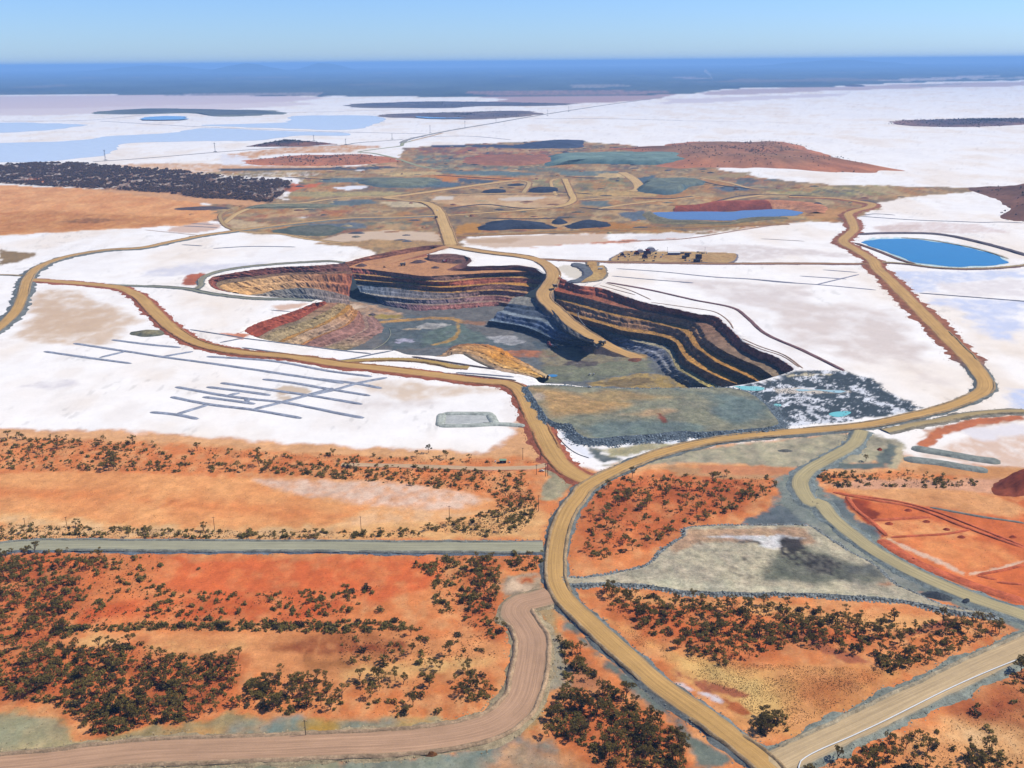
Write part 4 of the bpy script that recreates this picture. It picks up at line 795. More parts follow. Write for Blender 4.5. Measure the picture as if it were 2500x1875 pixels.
MAP['BUNDS'] = [
(6,1.1,(96,100,108),[(-689.6,1364.3),(-612.5,1330.6),(-537.1,1299.8)],'grey drainage banks on the left salt pan'),
(6,1.1,(96,100,108),[(-664.1,1406.5),(-570.7,1362.4),(-548.6,1352.2),(-505.1,1331.4),(-415.6,1293.5),(-315.7,1248.1),(-221.2,1203.6)],'grey drainage banks on the left salt pan'),
(6,1.1,(96,100,108),[(-594.3,1330.1),(-569.5,1359.2)],'grey drainage banks on the left salt pan'),
(6,1.1,(96,100,108),[(-613.4,1424.8),(-548.7,1397.2),(-493.5,1378.9)],'grey drainage banks on the left salt pan'),
(6,1.1,(96,100,108),[(-439.9,1194.5),(-364.4,1157.3),(-331.4,1144.6),(-282.9,1128.9),(-201.9,1085.2),(-176.2,1072.3)],'grey drainage banks on the left salt pan'),
(6,1.1,(96,100,108),[(-398.9,1193.4),(-338.1,1170.7),(-307.1,1157.7)],'grey drainage banks on the left salt pan'),
(6,1.1,(96,100,108),[(-385.2,1209.8),(-321,1182.6),(-255.1,1154.6),(-209.7,1132.8),(-185,1120.7)],'grey drainage banks on the left salt pan'),
(6,1.1,(96,100,108),[(-392,1153.8),(-362.2,1142.4),(-318.7,1125.1)],'grey drainage banks on the left salt pan'),
(6,1.1,(96,100,108),[(-432.8,1154.8),(-376.7,1125.4),(-317.3,1104.3),(-250.2,1073)],'grey drainage banks on the left salt pan'),
(6,1.1,(96,100,108),[(-439.1,1098.9),(-405.4,1089.4),(-373.2,1073.3)],'grey drainage banks on the left salt pan'),
(6,1.1,(96,100,108),[(-405.4,1089.4),(-376.3,1124.2)],'grey drainage banks on the left salt pan'),
(6,1.1,(96,100,108),[(-315.8,1105.9),(-288.7,1129),(-256.2,1160.7),(-232.7,1184.8)],'grey drainage banks on the left salt pan'),
(6,1.1,(96,100,108),[(-363.9,1155.5),(-349.5,1168.5)],'grey drainage banks on the left salt pan'),
(6,1.1,(96,100,108),[(-335.5,1148.9),(-330.1,1133.5)],'grey drainage banks on the left salt pan'),
(6,1.1,(96,100,108),[(-333.1,1224.2),(-285.5,1205.3),(-240.2,1181.8),(-179.8,1152.7)],'grey drainage banks on the left salt pan'),
(6,1.1,(96,100,108),[(-505.1,1331.4),(-468.4,1357.9)],'grey drainage banks on the left salt pan'),
(6,1.1,(96,100,108),[(-260.6,1223.9),(-205.2,1202.2),(-168.4,1181.6)],'grey drainage banks on the left salt pan'),
(6,1.1,(96,100,108),[(-262.6,1153.7),(-227.5,1178.3),(-204,1203),(-167.4,1226.6)],'grey drainage banks on the left salt pan'),
(6,1.1,(96,100,108),[(-439.7,1331.2),(-340.1,1306.4),(-246,1255),(-188.1,1231.4)],'grey drainage banks on the left salt pan'),
(3.5,0.9,(96,100,108),[(-414.8,1428.5),(-380.4,1413.4),(-313.4,1384.2),(-248.8,1355),(-204.1,1338.5)],'grey banks on the salt strip by the left pit rim'),
(3.5,0.9,(96,100,108),[(-511.3,1481),(-451.5,1449.6),(-411.7,1428.4)],'grey banks on the salt strip by the left pit rim'),
(3.5,0.9,(96,100,108),[(-441.7,1404.2),(-411.7,1428.4)],'grey banks on the salt strip by the left pit rim'),
(3.5,0.9,(96,100,108),[(-401,1376.1),(-318.4,1337.7),(-249.3,1306.2),(-233,1310.6),(-202.1,1334.4),(-173.6,1353.9)],'grey banks on the salt strip by the left pit rim'),
(3.5,0.9,(96,100,108),[(-375.9,1364.9),(-334.2,1343.2),(-278.7,1319.2)],'grey banks on the salt strip by the left pit rim'),
(3,0.8,(96,100,108),[(-411.5,1604.5),(-374.4,1591.4)],'short dark banks near the red wall'),
(4,0.8,(112,112,118),[(214.1,1927.8),(296,1895.5),(398.2,1839),(458.3,1820.6),(548.4,1775.4)],'thin grey banks on the right salt pan'),
(4,0.8,(112,112,118),[(197.4,1857.7),(262.7,1824.9),(345.6,1790.2)],'thin grey banks on the right salt pan'),
(6,1.5,(104,78,76),[(182.5,1799.5),(250.7,1736.7),(322.3,1650.5),(376.3,1592.9),(385.6,1520.9),(390.8,1427.1),(421.5,1336.6),(449.4,1239.9)],'dark bank curving across the right salt pan'),
(2.6,0.7,(126,104,88),[(179.6,1792.4),(217.5,1733),(246.2,1657.6)],'faint track banks beside the right pit rim'),
(2.6,0.7,(126,104,88),[(243.6,1638.3),(293.5,1604),(337.7,1571.2),(348.8,1529.7),(350.3,1492),(347.9,1459.6)],'faint track banks beside the right pit rim'),
(2.6,0.7,(126,104,88),[(348.6,1401.7),(365.1,1359.6),(388.3,1316.7),(397.1,1252)],'faint track banks beside the right pit rim'),
(2.6,0.7,(126,104,88),[(347.6,1382.2),(362.1,1347.4),(384.6,1309.2),(393.5,1257.5)],'faint track banks beside the right pit rim'),
(2.6,0.7,(126,104,88),[(166.8,1774.5),(195.8,1733.8),(223.7,1694.9)],'faint track banks beside the right pit rim'),
(4,0.8,(112,112,122),[(624.7,1899.6),(683.7,1871.8)],'thin grey banks on the right salt pan'),
(4,0.8,(112,112,122),[(561.8,1843),(642.3,1811.7)],'thin grey banks on the right salt pan'),
(4,0.8,(112,112,122),[(572,1766.8),(680.3,1852.8)],'thin grey banks on the right salt pan'),
(4,0.8,(112,112,122),[(333.8,1873.8),(397.3,1838),(456.2,1818.8),(508.2,1789.3),(572,1766.8),(665.1,1718)],'thin grey banks on the right salt pan'),
(4,0.8,(112,112,122),[(320.8,1796.4),(344.5,1788.7)],'thin grey banks on the right salt pan'),
(4.5,1,(96,96,104),[(733.5,1690.7),(794.4,1664.3),(886.8,1622.6),(926.4,1602)],'dark bank on the pale blue salt at right'),
(5,1,(96,96,104),[(937,2586),(1018,2536),(1079,2507),(1141,2490),(1207,2469),(1256,2472),(1309,2456)],'dark banks beside the far right pans'),
(4,1,(96,96,104),[(952,2607),(993,2627),(1037,2603)],'dark banks beside the far right pans'),
(14,2,(108,112,104),[(432.3,965.9),(460.9,950),(487,934.6),(508.6,925)],'grey-green rock banks at right'),
(13,2,(108,112,104),[(412,935.4),(438.2,927.3),(461.8,914.6),(484.5,901.4)],'grey-green rock banks at right'),
(8,2,(140,144,134),[(-83.5,1084),(-53.7,1084.4),(-22.8,1082.6)],'grey banks of the small square pond'),
(8,2,(140,144,134),[(-84.4,1043.5),(-48.4,1043.6),(-19.6,1047),(14.7,1042.2)],'grey banks of the small square pond'),
(9,2,(140,144,134),[(-84.5,1085.1),(-84.4,1043.5)],'grey banks of the small square pond'),
(9,2,(140,144,134),[(-26.6,1082.6),(-19.6,1047)],'grey banks of the small square pond'),
(2.5,0.8,(70,62,62),[(-34.2,1053.5),(-8.7,1046.8),(12.9,1037.2)],'dark low bank at the foot of the red slope'),
(4,0.8,(96,100,108),[(-75.9,1246),(-37.6,1236.2),(2.8,1224.2)],'dark bank between the white strips'),
(5,1,(70,62,62),[(-203.3,1282.2),(-162.9,1270),(-105.8,1246.8),(-50.9,1230),(5.4,1209.3)],'dark bank along the white strip'),
(5,1.2,(70,62,62),[(-142.9,1321.8),(-95.5,1297.2),(-59.5,1277.3),(-21.7,1258)],'dark windrow at the foot of the orange mound'),
(5,1.2,(92,82,66),[(-69,1335.6),(-47.5,1295.8),(-24.5,1262.6)],'dark windrow at the foot of the orange mound'),
(9,1.2,(104,104,116),[(-3883,7599),(-3274,7615),(-3185,7749),(-3078,8426)],'far dark causeway lines on the lake'),
(9,1.2,(104,104,116),[(-3096,7529),(-2208,6804),(-1574,6376),(-1013,6065)],'far dark causeway lines on the lake'),
(9,1.2,(104,104,116),[(-1986,8640),(-1439,8686)],'far dark causeway lines on the lake'),
(8,1.2,(104,104,116),[(-1043,6096),(-741,5965),(-489,5857)],'far dark causeway lines on the lake'),
(8,1.2,(104,104,116),[(-1490,8777),(-751,9088)],'far dark causeway lines on the lake'),
(8,1.2,(104,104,116),[(170,7366),(691,7289),(1220,6979)],'far dark causeway lines on the lake'),
(8,1.2,(104,104,116),[(-564,5595),(-260,5656),(6,5362)],'far dark causeway lines on the lake'),
(8,1,(180,170,165),[(1192,6983),(1865,6654)],'far dark causeway lines on the lake'),
(5,1,(96,100,108),[(-769.7,2242.7),(-716.8,2224.2)],'dark low banks on the upper left pan'),
(5,1,(96,100,108),[(-681.3,2189.3),(-605.1,2211.3),(-495,2200.4)],'dark low banks on the upper left pan'),
(3,0.7,(140,110,90),[(-935,2460),(-768.7,2370.4)],'dark low banks on the upper left pan'),
(5,1,(96,100,108),[(-854,2517),(-756,2487)],'dark low banks on the upper left pan'),
(5,1,(96,100,108),[(-846,2555),(-783,2539)],'dark low banks on the upper left pan'),
(5,1.2,(126,100,84),[(249.5,2236.6),(398.8,2260.7),(574,2385),(718,2487)],'brown banks near the far pit lake'),
(3.5,0.9,(140,130,126),[(588.9,2258.1),(680.6,2220.7)],'brown banks near the far pit lake'),
(4.050000000000001,1,(190,98,62),[(327.4,793.6),(351.3,796.5),(383,799.3)],'low red furrow banks in the worked red ground'),
(2.7,1,(190,98,62),[(333.3,761),(360.9,763.6),(384.1,766.4),(408.2,774)],'low red furrow banks in the worked red ground'),
(4.050000000000001,1,(190,98,62),[(311.9,854.9),(343,837.4),(376.1,820.4),(405.2,780.5),(439.1,739.2)],'low red furrow banks in the worked red ground'),
(2.7,1,(190,98,62),[(322.9,849),(365.3,833.3),(389.4,814.8),(417.9,775.4),(440.6,742.2)],'low red furrow banks in the worked red ground'),
(2.7,1,(190,98,62),[(379.2,694.8),(404.7,702.6),(424.5,710.6)],'low red furrow banks in the worked red ground'),
(2.7,1,(190,98,62),[(388.3,682.8),(408.3,678.5)],'low red furrow banks in the worked red ground'),
(3.375,1,(190,98,62),[(377.2,693.5),(390.2,686.7)],'low red furrow banks in the worked red ground'),
(9.450000000000001,1,(190,98,62),[(321.4,756.5),(339.9,712),(362.3,684.5),(380.4,666.2),(395.7,653.6)],'low red furrow banks in the worked red ground'),
(4.050000000000001,1,(190,98,62),[(321.7,845.2),(321.4,816.1),(326.8,791.9),(330.1,764.2)],'low red furrow banks in the worked red ground'),
(3,0.8,(120,122,112),[(391.6,820.1),(429.3,800.2),(462.8,786.1)],'low red furrow banks in the worked red ground'),
(7,1.8,(70,62,62),[(-177,2795),(-78,2871),(28,2789),(154,2786)],'dark windrows across the far mine ground'),
(7,1.8,(70,62,62),[(213,3111),(262,3083)],'dark windrows across the far mine ground'),
(7,1.8,(70,62,62),[(197,3584),(267,3537),(346,3532)],'dark windrows across the far mine ground'),
(7,1.8,(70,62,62),[(198,2793),(266,2750),(349,2732)],'dark windrows across the far mine ground'),
(7,1.8,(70,62,62),[(-432,3013),(-304,2975),(-229,2916)],'dark windrows across the far mine ground'),
(7,1.8,(70,62,62),[(-285,3669),(-169,3594),(14,3487)],'dark windrows across the far mine ground'),
(7,1.8,(70,62,62),[(-80,2611),(36,2588),(157,2599)],'dark windrows across the far mine ground'),
(7,1.8,(70,62,62),[(382,2984),(486,2965),(566,3013)],'dark windrows across the far mine ground'),
(7,1.8,(70,62,62),[(617,2905),(752,3035),(921,2991),(1027,2880)],'dark windrows across the far mine ground'),
(7,1.8,(70,62,62),[(-835,3632),(-648,3539)],'dark windrows across the far mine ground'),
(7,1.8,(70,62,62),[(662,3406),(714,3270),(790,3177)],'dark windrows across the far mine ground'),
(7,1.8,(70,62,62),[(-177,2661),(-74,2711),(27,2744)],'dark windrows across the far mine ground'),
(16,3,(84,76,78),[(835.7,2304.3),(896.3,2316.9),(1005,2307),(1038,2279),(1067.3,2198.7),(1089.1,2097.3),(1097.6,2020.3)],'dark banks round the turquoise pond'),
(7,1.6,(150,140,120),[(918.4,2257.3),(970.4,2223.6),(1002,2171.8),(1028,2113.1),(1041.1,2040.1),(1043.3,1997)],'dark banks round the turquoise pond'),
(10,2,(100,74,62),[(789.7,2191.4),(797.3,2142.3),(806.9,2073.3),(815.3,1989.9),(828.1,1940.6)],'dark banks round the turquoise pond')]
MAP['MOUNDS'] = [
('island','large red scrubby island on the right of the white lake',26,0.45,(202,130,84),(160,116,80),[(455,4759),(584,4619),(625,3844),(767,3868),(891,3806),(977,3786),(1107,3693),(1173,3636),(1277,3612),(1432,3680),(1401,3979),(1391,4242),(1428,4653),(1405,5031),(1381,5096),(1022,5103),(839,5014),(722,4821),(606,4804)],None,'island','structure'),
('island','long dark island near the right horizon',14,0.6,(150,112,96),(96,80,84),[(2512,6565),(2531,6237),(2609,6075),(2853,6089),(3219,6224),(3563,6338),(3854,6870),(3567,6913),(3252,6960),(3008,6898),(2769,6837)],None,'island','structure'),
('island','small dark wooded island left of the straight causeway',20,0.7,(150,100,74),(84,72,70),[(-1361,5065),(-1212,5020),(-1063,5035),(-886,5162),(-958,5132),(-1064,5224),(-1216,5365),(-1299,5235),(-1315,5028)],None,'island','structure'),
('island','flat orange mound left of the winding track',9,0.5,(210,130,80),(182,118,78),[(-1151,4251),(-1013,4083),(-902,4046),(-778,4044),(-617,4071),(-485,4144),(-457,4206),(-583,4463),(-689,4564),(-827,4561),(-963,4548),(-1078,4448)],None,'island','structure'),
('island','tiny dark islet under the far shore',14,0.7,(110,95,105),(90,80,90),[(5190,15441),(5341,15293),(5692,16306),(5614,16559)],None,'island','structure'),
('island','flat grey island with a blue pond on the far left lake',10,0.3,(128,132,116),(98,104,104),[(-3699,8785),(-3149,8513),(-2791,8638),(-2261,7942),(-2010,8185),(-1970,8692),(-2148,9049),(-2722,9333),(-3412,9650),(-3681,9377)],None,'island','structure'),
('island','flat brown island in the far middle of the lake',8,0.3,(128,116,104),(96,92,100),[(-1599,9795),(-1145,9314),(-560,9208),(-284,9549),(306,9438),(617,9725),(483,10071),(-488,10807),(-1159,10820),(-1463,10588)],None,'island','structure'),
('island','low brown island with a blue pond in the far middle',7,0.25,(150,128,110),(110,98,100),[(-1066,8038),(-692,7492),(-219,7321),(104,7586),(220,8409),(11,8635),(-382,8425),(-769,8357)],None,'island','structure'),
('hill','brown hillside at the right edge of the lake',40,0.9,(140,96,70),(112,84,66),[(1494,3183),(1462,2955),(1410,2790),(1389,2683),(1300,2561),(1286,2483),(1343,2455),(1497,2447),(2038,3381),(1834,3301),(1717,3264),(1584,3165)],None,'hill','structure'),
('soil_heap','rust red earth bank on the right edge',15,0.7,(164,84,54),(140,66,42),[(473.4,868.2),(467.7,846.7),(476.2,839.5),(498.9,846.1),(536.3,859.6),(553.7,893.3),(522.6,893.9),(502,890.4),(482.3,875.5)],None,'heap','thing'),
('waste_dump','teal grey flat-topped dump left of the big island',17,0.18,(92,122,120),(128,150,136),[(169,4167),(170,3980),(263,4033),(425,4020),(586,3967),(678,3939),(788,3990),(893,4106),(849,4312),(735,4423),(558,4440),(333,4435),(201,4397)],None,'dump','thing'),
('waste_dump','dark slate ridge reaching into the white lake',9,0.5,(78,86,104),(70,76,96),[(-9,4861),(117,4791),(321,4800),(387,5033),(346,5344),(194,5304),(100,5159)],None,'dump','thing'),
('waste_dump','low red-brown dump left of the teal dump',9,0.3,(180,118,82),(164,110,80),[(-198,4242),(-140,4045),(16,3993),(161,4062),(184,4209),(175,4414),(18,4453),(-138,4393)],None,'dump','thing'),
('waste_dump','terraced teal dump above the far pit lake',13,0.25,(88,108,112),(120,128,112),[(412,3136),(462,3090),(500,3050),(525,3071),(601,3245),(659,3306),(655,3459),(606,3464),(479,3437),(445,3302)],None,'dump','thing'),
('waste_dump','grey dump beside the white far pan',10,0.3,(96,112,112),(132,136,112),[(-487,3365),(-424,3305),(-334,3286),(-238,3362),(-259,3519),(-430,3532),(-565,3541)],None,'dump','thing'),
('waste_dump','flat grey-green terrace on the left middle ground',4,0.15,(120,124,104),(140,138,108),[(-773,2822),(-701,2838),(-553,2830),(-514,2858),(-533,2886),(-687,2910),(-761,2883)],None,'dump','thing'),
('stockpile','large dark slate stockpile right of the central road',8.4,0.6,(48,54,68),(64,70,84),[(-74.1,2412.3),(8.6,2418.8),(127.5,2432.8),(99.5,2492.5),(62,2544),(-17,2582),(-64,2534)],'dark stockpiles in the middle distance','heap','thing'),
('stockpile','dark slate stockpile with a pointed right end',8.4,0.6,(48,54,68),(64,70,84),[(138.6,2450.8),(164.7,2421.7),(216.5,2439.1),(261.8,2460.3),(240,2535),(211,2561),(166,2522)],'dark stockpiles in the middle distance','heap','thing'),
('stockpile','small blue-grey stockpile at the orange spur',5.6,0.6,(48,54,68),(64,70,84),[(-93,3148),(-52,3127),(-14,3150),(-24,3220),(-74,3223)],'dark stockpiles in the middle distance','heap','thing'),
('stockpile','blue-grey stockpile left of the tan loop track',7,0.6,(48,54,68),(64,70,84),[(62,3145),(109,3132),(150,3157),(151,3262),(83,3274)],'dark stockpiles in the middle distance','heap','thing'),
('stockpile','thin dark stockpile above the orange spur',4.2,0.6,(48,54,68),(64,70,84),[(-14,3328),(20,3312),(51,3337),(34,3376)],'dark stockpiles in the middle distance','heap','thing'),
('stockpile','dark heap at the second slate stockpile',5.6,0.6,(48,54,68),(64,70,84),[(110,2500),(130.5,2491),(150,2523),(130,2591),(116,2575)],'dark stockpiles in the middle distance','heap','thing'),
('stockpile','brown-purple heap left of the lake track',4,0.6,(104,86,80),(92,80,80),[(-987,2833),(-917,2798),(-818,2830),(-858,2873),(-941,2875)],None,'heap','thing'),
('stockpile','olive vegetated heap left of the central road',4,0.5,(96,106,90),(112,112,96),[(-603.8,2419.7),(-528.4,2358.9),(-432.1,2354.3),(-423.5,2446.3),(-482,2523),(-559,2502)],None,'heap','thing'),
('stockpile','grey rock heap beside the left haul road bend',4,0.7,(112,116,100),(150,140,104),[(-602.1,1464.7),(-576.5,1441.3),(-543.9,1444.8),(-552.5,1477.1),(-586.6,1482.8)],None,'heap','thing'),
('stockpile','small dark heap on the pit floor by the red wall',3,0.8,(96,84,84),(96,84,84),[(-279.9,1807.1),(-267.8,1796.7),(-259,1802.6),(-269.4,1822.4)],None,'heap','thing'),
('soil_heap','reddish heap on the olive pit floor',3,0.7,(140,90,66),(120,80,64),[(183.6,1495),(199.6,1484.8),(214.7,1497.4),(214.1,1507.3),(194.7,1507.8)],None,'heap','thing'),
('soil_heap','low grey heap on the gravel flat',1.5,0.7,(120,118,108),(120,118,108),[(284.5,961.2),(293.3,956.6),(304,959),(295.9,966.2)],None,'heap','thing'),
('soil_heap','tiny rust heap on the gravel flat',2,0.8,(150,70,46),(130,64,44),[(392.3,961.5),(394.6,957.1),(399.5,961.3),(398.4,967.5)],None,'heap','thing'),
('soil_heap','small red dirt mound in the worked red ground',1.6,0.9,(176,84,52),(160,72,44),[(335.8,786.4),(339.6,783.7),(345.4,786.2),(342.6,791.6)],'red dirt mounds in the worked red ground','heap','thing'),
('soil_heap','small red dirt mound in the worked red ground',1.6,0.9,(176,84,52),(160,72,44),[(371.2,789.8),(374.9,787),(380.8,789.6),(378.2,795)],'red dirt mounds in the worked red ground','heap','thing'),
('soil_heap','small red dirt mound in the worked red ground',1.6,0.9,(176,84,52),(160,72,44),[(382.7,774.1),(386.3,771.5),(392.1,773.9),(389.6,779.2)],'red dirt mounds in the worked red ground','heap','thing'),
('soil_heap','small red dirt mound in the worked red ground',1.6,0.9,(176,84,52),(160,72,44),[(363.6,813.2),(367.4,810.3),(373.4,813),(370.7,818.7)],'red dirt mounds in the worked red ground','heap','thing'),
('soil_heap','small red dirt mound in the worked red ground',1.6,0.9,(176,84,52),(160,72,44),[(434.8,758.9),(438.2,756.3),(444.1,758.7),(441.9,763.8)],'red dirt mounds in the worked red ground','heap','thing'),
('soil_heap','small red dirt mound in the worked red ground',1.6,0.9,(176,84,52),(160,72,44),[(331.8,720.3),(335.3,718),(340.7,720.1),(338,724.8)],'red dirt mounds in the worked red ground','heap','thing'),
('soil_heap','small red dirt mound in the worked red ground',1.6,0.9,(176,84,52),(160,72,44),[(389.7,759.7),(393.3,757.1),(399.1,759.5),(396.6,764.6)],'red dirt mounds in the worked red ground','heap','thing'),
('soil_heap','brown scrub covered heap below the pink road',2.2,0.8,(140,90,50),(120,80,40),[(-55.9,484.1),(-51.2,482.4),(-45.7,484.5),(-50,487.5),(-55.1,487.1)],None,'heap','thing'),
('rock_heap','dark rock heap at the end of the grey right pad',3,0.8,(84,88,88),(70,74,78),[(319.4,664.7),(331.4,655.9),(341.1,654.5),(342.3,663.1),(329.8,670.8)],None,'heap','thing'),
('rock_heap','small dark rock heap beside the dark one at the pad end',2.5,0.8,(84,88,88),(70,74,78),[(345.7,653.2),(350.5,649.5),(356,653),(353.6,659.2)],None,'heap','thing'),
('spoil_heap','dark spoil heap at the left of the upper platform',4,0.8,(112,84,76),(92,72,70),[(-333.5,2020.1),(-317.6,2013.2),(-304.4,2025.3),(-320.1,2045.2)],None,'heap','thing'),
('spoil_heap','long dark spoil bank at the back of the upper platform',5,0.8,(112,84,76),(92,72,70),[(-221.6,2048.7),(-203.8,2042.6),(-187.3,2050.6),(-182.2,2067.9),(-197.5,2068.5),(-214.1,2060.4)],None,'heap','thing'),
('spoil_heap','dark heap beside the red excavator on the upper platform',5,0.8,(112,84,76),(92,72,70),[(-131,2046.1),(-115.5,2036.8),(-96.5,2042.5),(-95.2,2064.3),(-113.1,2073.9),(-127.8,2065.6)],None,'heap','thing'),
('spoil_heap','pale heap at the right of the upper platform',3,0.8,(112,84,76),(92,72,70),[(-170.2,1996.8),(-156.8,1985.9),(-149.1,1995.9),(-158.4,2008.8)],None,'heap','thing')]
MAP['PADS'] = [
('rock_pad','wide grey-olive rock platform on the near rim of the pit',5,11,(144,142,118),(90,100,106),[(21.7,1169.7),(25.9,1136.2),(34.2,1090.4),(42.1,1052.8),(52.3,1037.3),(66.5,1034.5),(69.1,1019.6),(84.5,990.6),(119.3,994.5),(154.7,1000.8),(193,1009.5),(205.4,1006.8),(259.1,1012.8),(300.7,1024.1),(306.1,1031.4),(305.7,1057.1),(305.6,1100.5),(294.4,1141.4),(272.8,1159),(252.8,1157.6),(206.4,1158.8),(156.7,1157),(117.8,1162.9),(78.5,1168.3),(38.9,1175.6)],3),
('gravel_pad','large pale gravel platform right of the road bend',1.6,3.5,(194,182,152),(104,108,106),[(41,692.2),(62.1,693.2),(90.2,702.1),(112.3,712.9),(132,741.5),(150.7,762.7),(155.5,777),(180.6,783),(225.5,782.2),(266.8,779.9),(271.4,770.1),(276.7,754.2),(285.2,735.9),(298.3,712.6),(305.7,677.4),(318.1,662),(331.6,644.8),(353.7,637.4),(364.6,633.7),(341.1,637.6),(309,652.3),(291.6,657.5),(248.4,664.4),(196.8,667.7),(157.8,669.5),(131.9,672.5),(107.9,680.6),(74.9,685),(42.6,684.7)],3),
('camp_pad','low tan hardstand of the camp on the salt',1.4,6,(196,158,104),(118,112,116),[(212.5,2005.2),(234.5,2074.2),(251.9,2106.4),(279.9,2108.9),(334.1,2099.1),(402.1,2092.4),(468.1,2078.5),(486.3,2074.1),(451.3,1975.1),(395.2,1982.8),(317,1986),(252.2,1993.4)],2),
('pump_pad','tan pad with pumps at the head of the right pit wall',1.3,5,(200,162,100),(120,112,100),[(161.6,1994.4),(178,1993.7),(176.9,1948.5),(187.9,1959.2),(190.3,1937),(188.1,1878.5),(176,1828.6),(162,1812.1),(148,1805.4),(134,1798.8),(142.2,1825),(157.7,1861.8),(162.4,1879.6),(161.4,1921.8)],2),
('sump_bank','grey bank beside the haul ramp head',2,5,(112,116,120),(92,92,98),[(130,1980.7),(141.2,1980.2),(152.4,1962.8),(155.8,1935),(158.9,1876.4),(148.3,1851.3),(137.7,1822),(126.2,1798.3),(118.5,1798.6),(114.2,1813.1),(125.2,1822.4),(139.3,1851.7),(145.6,1871.8),(141.8,1908.5),(135.8,1941.3),(128,1949.9)],3)]
MAP['PAD_Z'] = [
((214,206,196),2,3,[(106.6,744.9),(139.8,772.4),(154,777),(150.6,765.8),(122.4,744.7),(106.2,730.1)]),
((196,160,124),2,3,[(158.4,776.9),(263.4,778.3),(262.8,751.4),(250.9,745.5),(162.9,753.1),(135.9,729.6),(135.4,744.5)]),
((220,216,210),2,3,[(167.7,763),(235.3,762.8),(254.9,759.3),(232.9,742.8),(214.6,738.6),(215.1,752.2),(194.4,757.2)]),
((122,122,104),6,8,[(212,722.5),(228.9,728),(252.9,742.4),(272.1,713),(298.4,701.5),(293,682.8),(253.6,680.8),(204.3,686.9)]),
((72,66,62),2,4,[(233.7,756.5),(255.3,760.8),(249.9,739.5),(240.6,729.3),(232.1,729.4),(232.9,742.8)]),
((108,104,94),6,10,[(247.7,724.8),(263.5,730.4),(274.8,721.5),(265.8,693.9),(255,694),(245.5,707.9)]),
((112,112,104),6,10,[(273.9,710.2),(302.4,712.5),(292.8,693.4),(262.8,688.6)]),
((204,196,164),6,6,[(108,691.1),(134.5,688),(186.4,679.3),(250.3,670.6),(298.1,657.4),(261,662.9),(196.8,667.7),(118.9,674)]),
((176,120,84),3,3,[(292.6,681.5),(303.7,682.7),(303.1,677.5),(292.5,677.6)]),
((70,66,62),1,2,[(232.4,751.9),(235.2,753.7),(229.1,723.7),(225.7,722.3)]),
((70,66,62),1,2,[(236.3,743.9),(239.1,745.7),(232.9,716.2),(229.5,714.8)]),
((70,66,62),1,2,[(240.2,736.1),(243,737.8),(236.7,708.8),(233.3,707.5)]),
((70,66,62),1,2,[(247,738.9),(249.8,740.7),(243.3,711.5),(239.9,710.2)]),
((70,66,62),1,2,[(250.7,731.2),(253.5,732.9),(246.9,704.2),(243.5,702.9)]),
((70,66,62),1,2,[(254.4,723.6),(257.2,725.2),(250.5,697.1),(247.1,695.8)]),
((70,66,62),1,2,[(261.2,726.3),(263.9,728),(257.1,699.7),(253.6,698.4)]),
((70,66,62),1,2,[(264.7,718.8),(267.5,720.5),(260.5,692.6),(257.1,691.3)]),
((70,66,62),1,2,[(268.2,711.4),(270.9,713),(264,685.7),(260.6,684.4)]),
((110,104,88),0.8,0.8,[(213.6,707),(210.3,700.2),(204.9,694.6),(198.3,691.5),(191.4,690.8),(185.5,693),(181.4,697.7),(180.1,704.2),(181.7,711.1),(185.9,717.8),(192.2,722.6),(199.4,724.8),(206.2,723.8),(211.4,720.3),(213.9,714.3),(213.4,714),(211,719.7),(206,723.5),(199.3,724.2),(192.3,722),(186.3,717.5),(182.1,711.1),(180.5,704.2),(181.9,697.9),(185.8,693.6),(191.5,691.3),(198.3,691.8),(204.8,695.1),(210,700.5),(213.1,707)]),
((110,104,88),0.8,0.8,[(211.4,707),(208.7,701.3),(204,696.8),(198.2,693.9),(192.2,693.2),(187.1,695.1),(183.6,699.3),(182.5,704.7),(183.7,710.6),(187.3,716.1),(192.8,720.3),(199.1,722.2),(204.9,721.2),(209.3,718),(211.7,713.2),(211.2,712.9),(208.9,717.7),(204.6,720.7),(199,721.6),(192.9,719.7),(187.7,715.8),(184.2,710.5),(182.9,704.7),(184,699.5),(187.4,695.7),(192.4,693.7),(198.2,694.4),(203.8,697),(208.3,701.6),(211,707)]),
((96,90,84),0.8,1,[(194.8,752.6),(204.2,755.5),(213.6,752.2),(216.8,747.6),(213.7,746.7),(206.4,752.4),(195.8,750.7)]),
((150,128,100),0.8,1,[(162.2,753.1),(166.1,764),(166.5,763),(162.6,750.1),(157.9,727.8),(157.3,729.2)])]
MAP['ROCK_Z'] = [
((188,152,100),12,14,[(22.6,1166.6),(77.1,1146.9),(113.5,1116.5),(150.2,1104.2),(138.8,1087.8),(72.1,1067.8),(44,1052.8),(32.7,1101.5)]),
((176,150,104),12,14,[(77.1,1146.9),(173.9,1138.4),(213,1125.7),(169.9,1109.4),(94.6,1119.9)]),
((122,134,124),10,12,[(66.3,1032),(123.8,1035.7),(198.9,1044),(228.6,1023.3),(192.6,1007.1),(84.3,988.3)]),
((118,132,124),12,14,[(211.9,1149.5),(259.5,1142.3),(295.5,1129.5),(305.2,1083.8),(301.7,1041.7),(252.5,1022.7),(234.2,1064),(260.5,1101.6)]),
((190,160,120),8,10,[(123.2,1064),(165.2,1076.3),(188.8,1073.1),(153.2,1055.4)]),
((150,88,66),1.5,2,[(170.5,1068.2),(175.6,1065.4),(179.3,1042),(174.6,1034.5),(171.4,1055)]),
((196,176,150),4,4,[(25.9,1136.2),(38,1147.9),(38.9,1118.4),(29.2,1112.9)])]
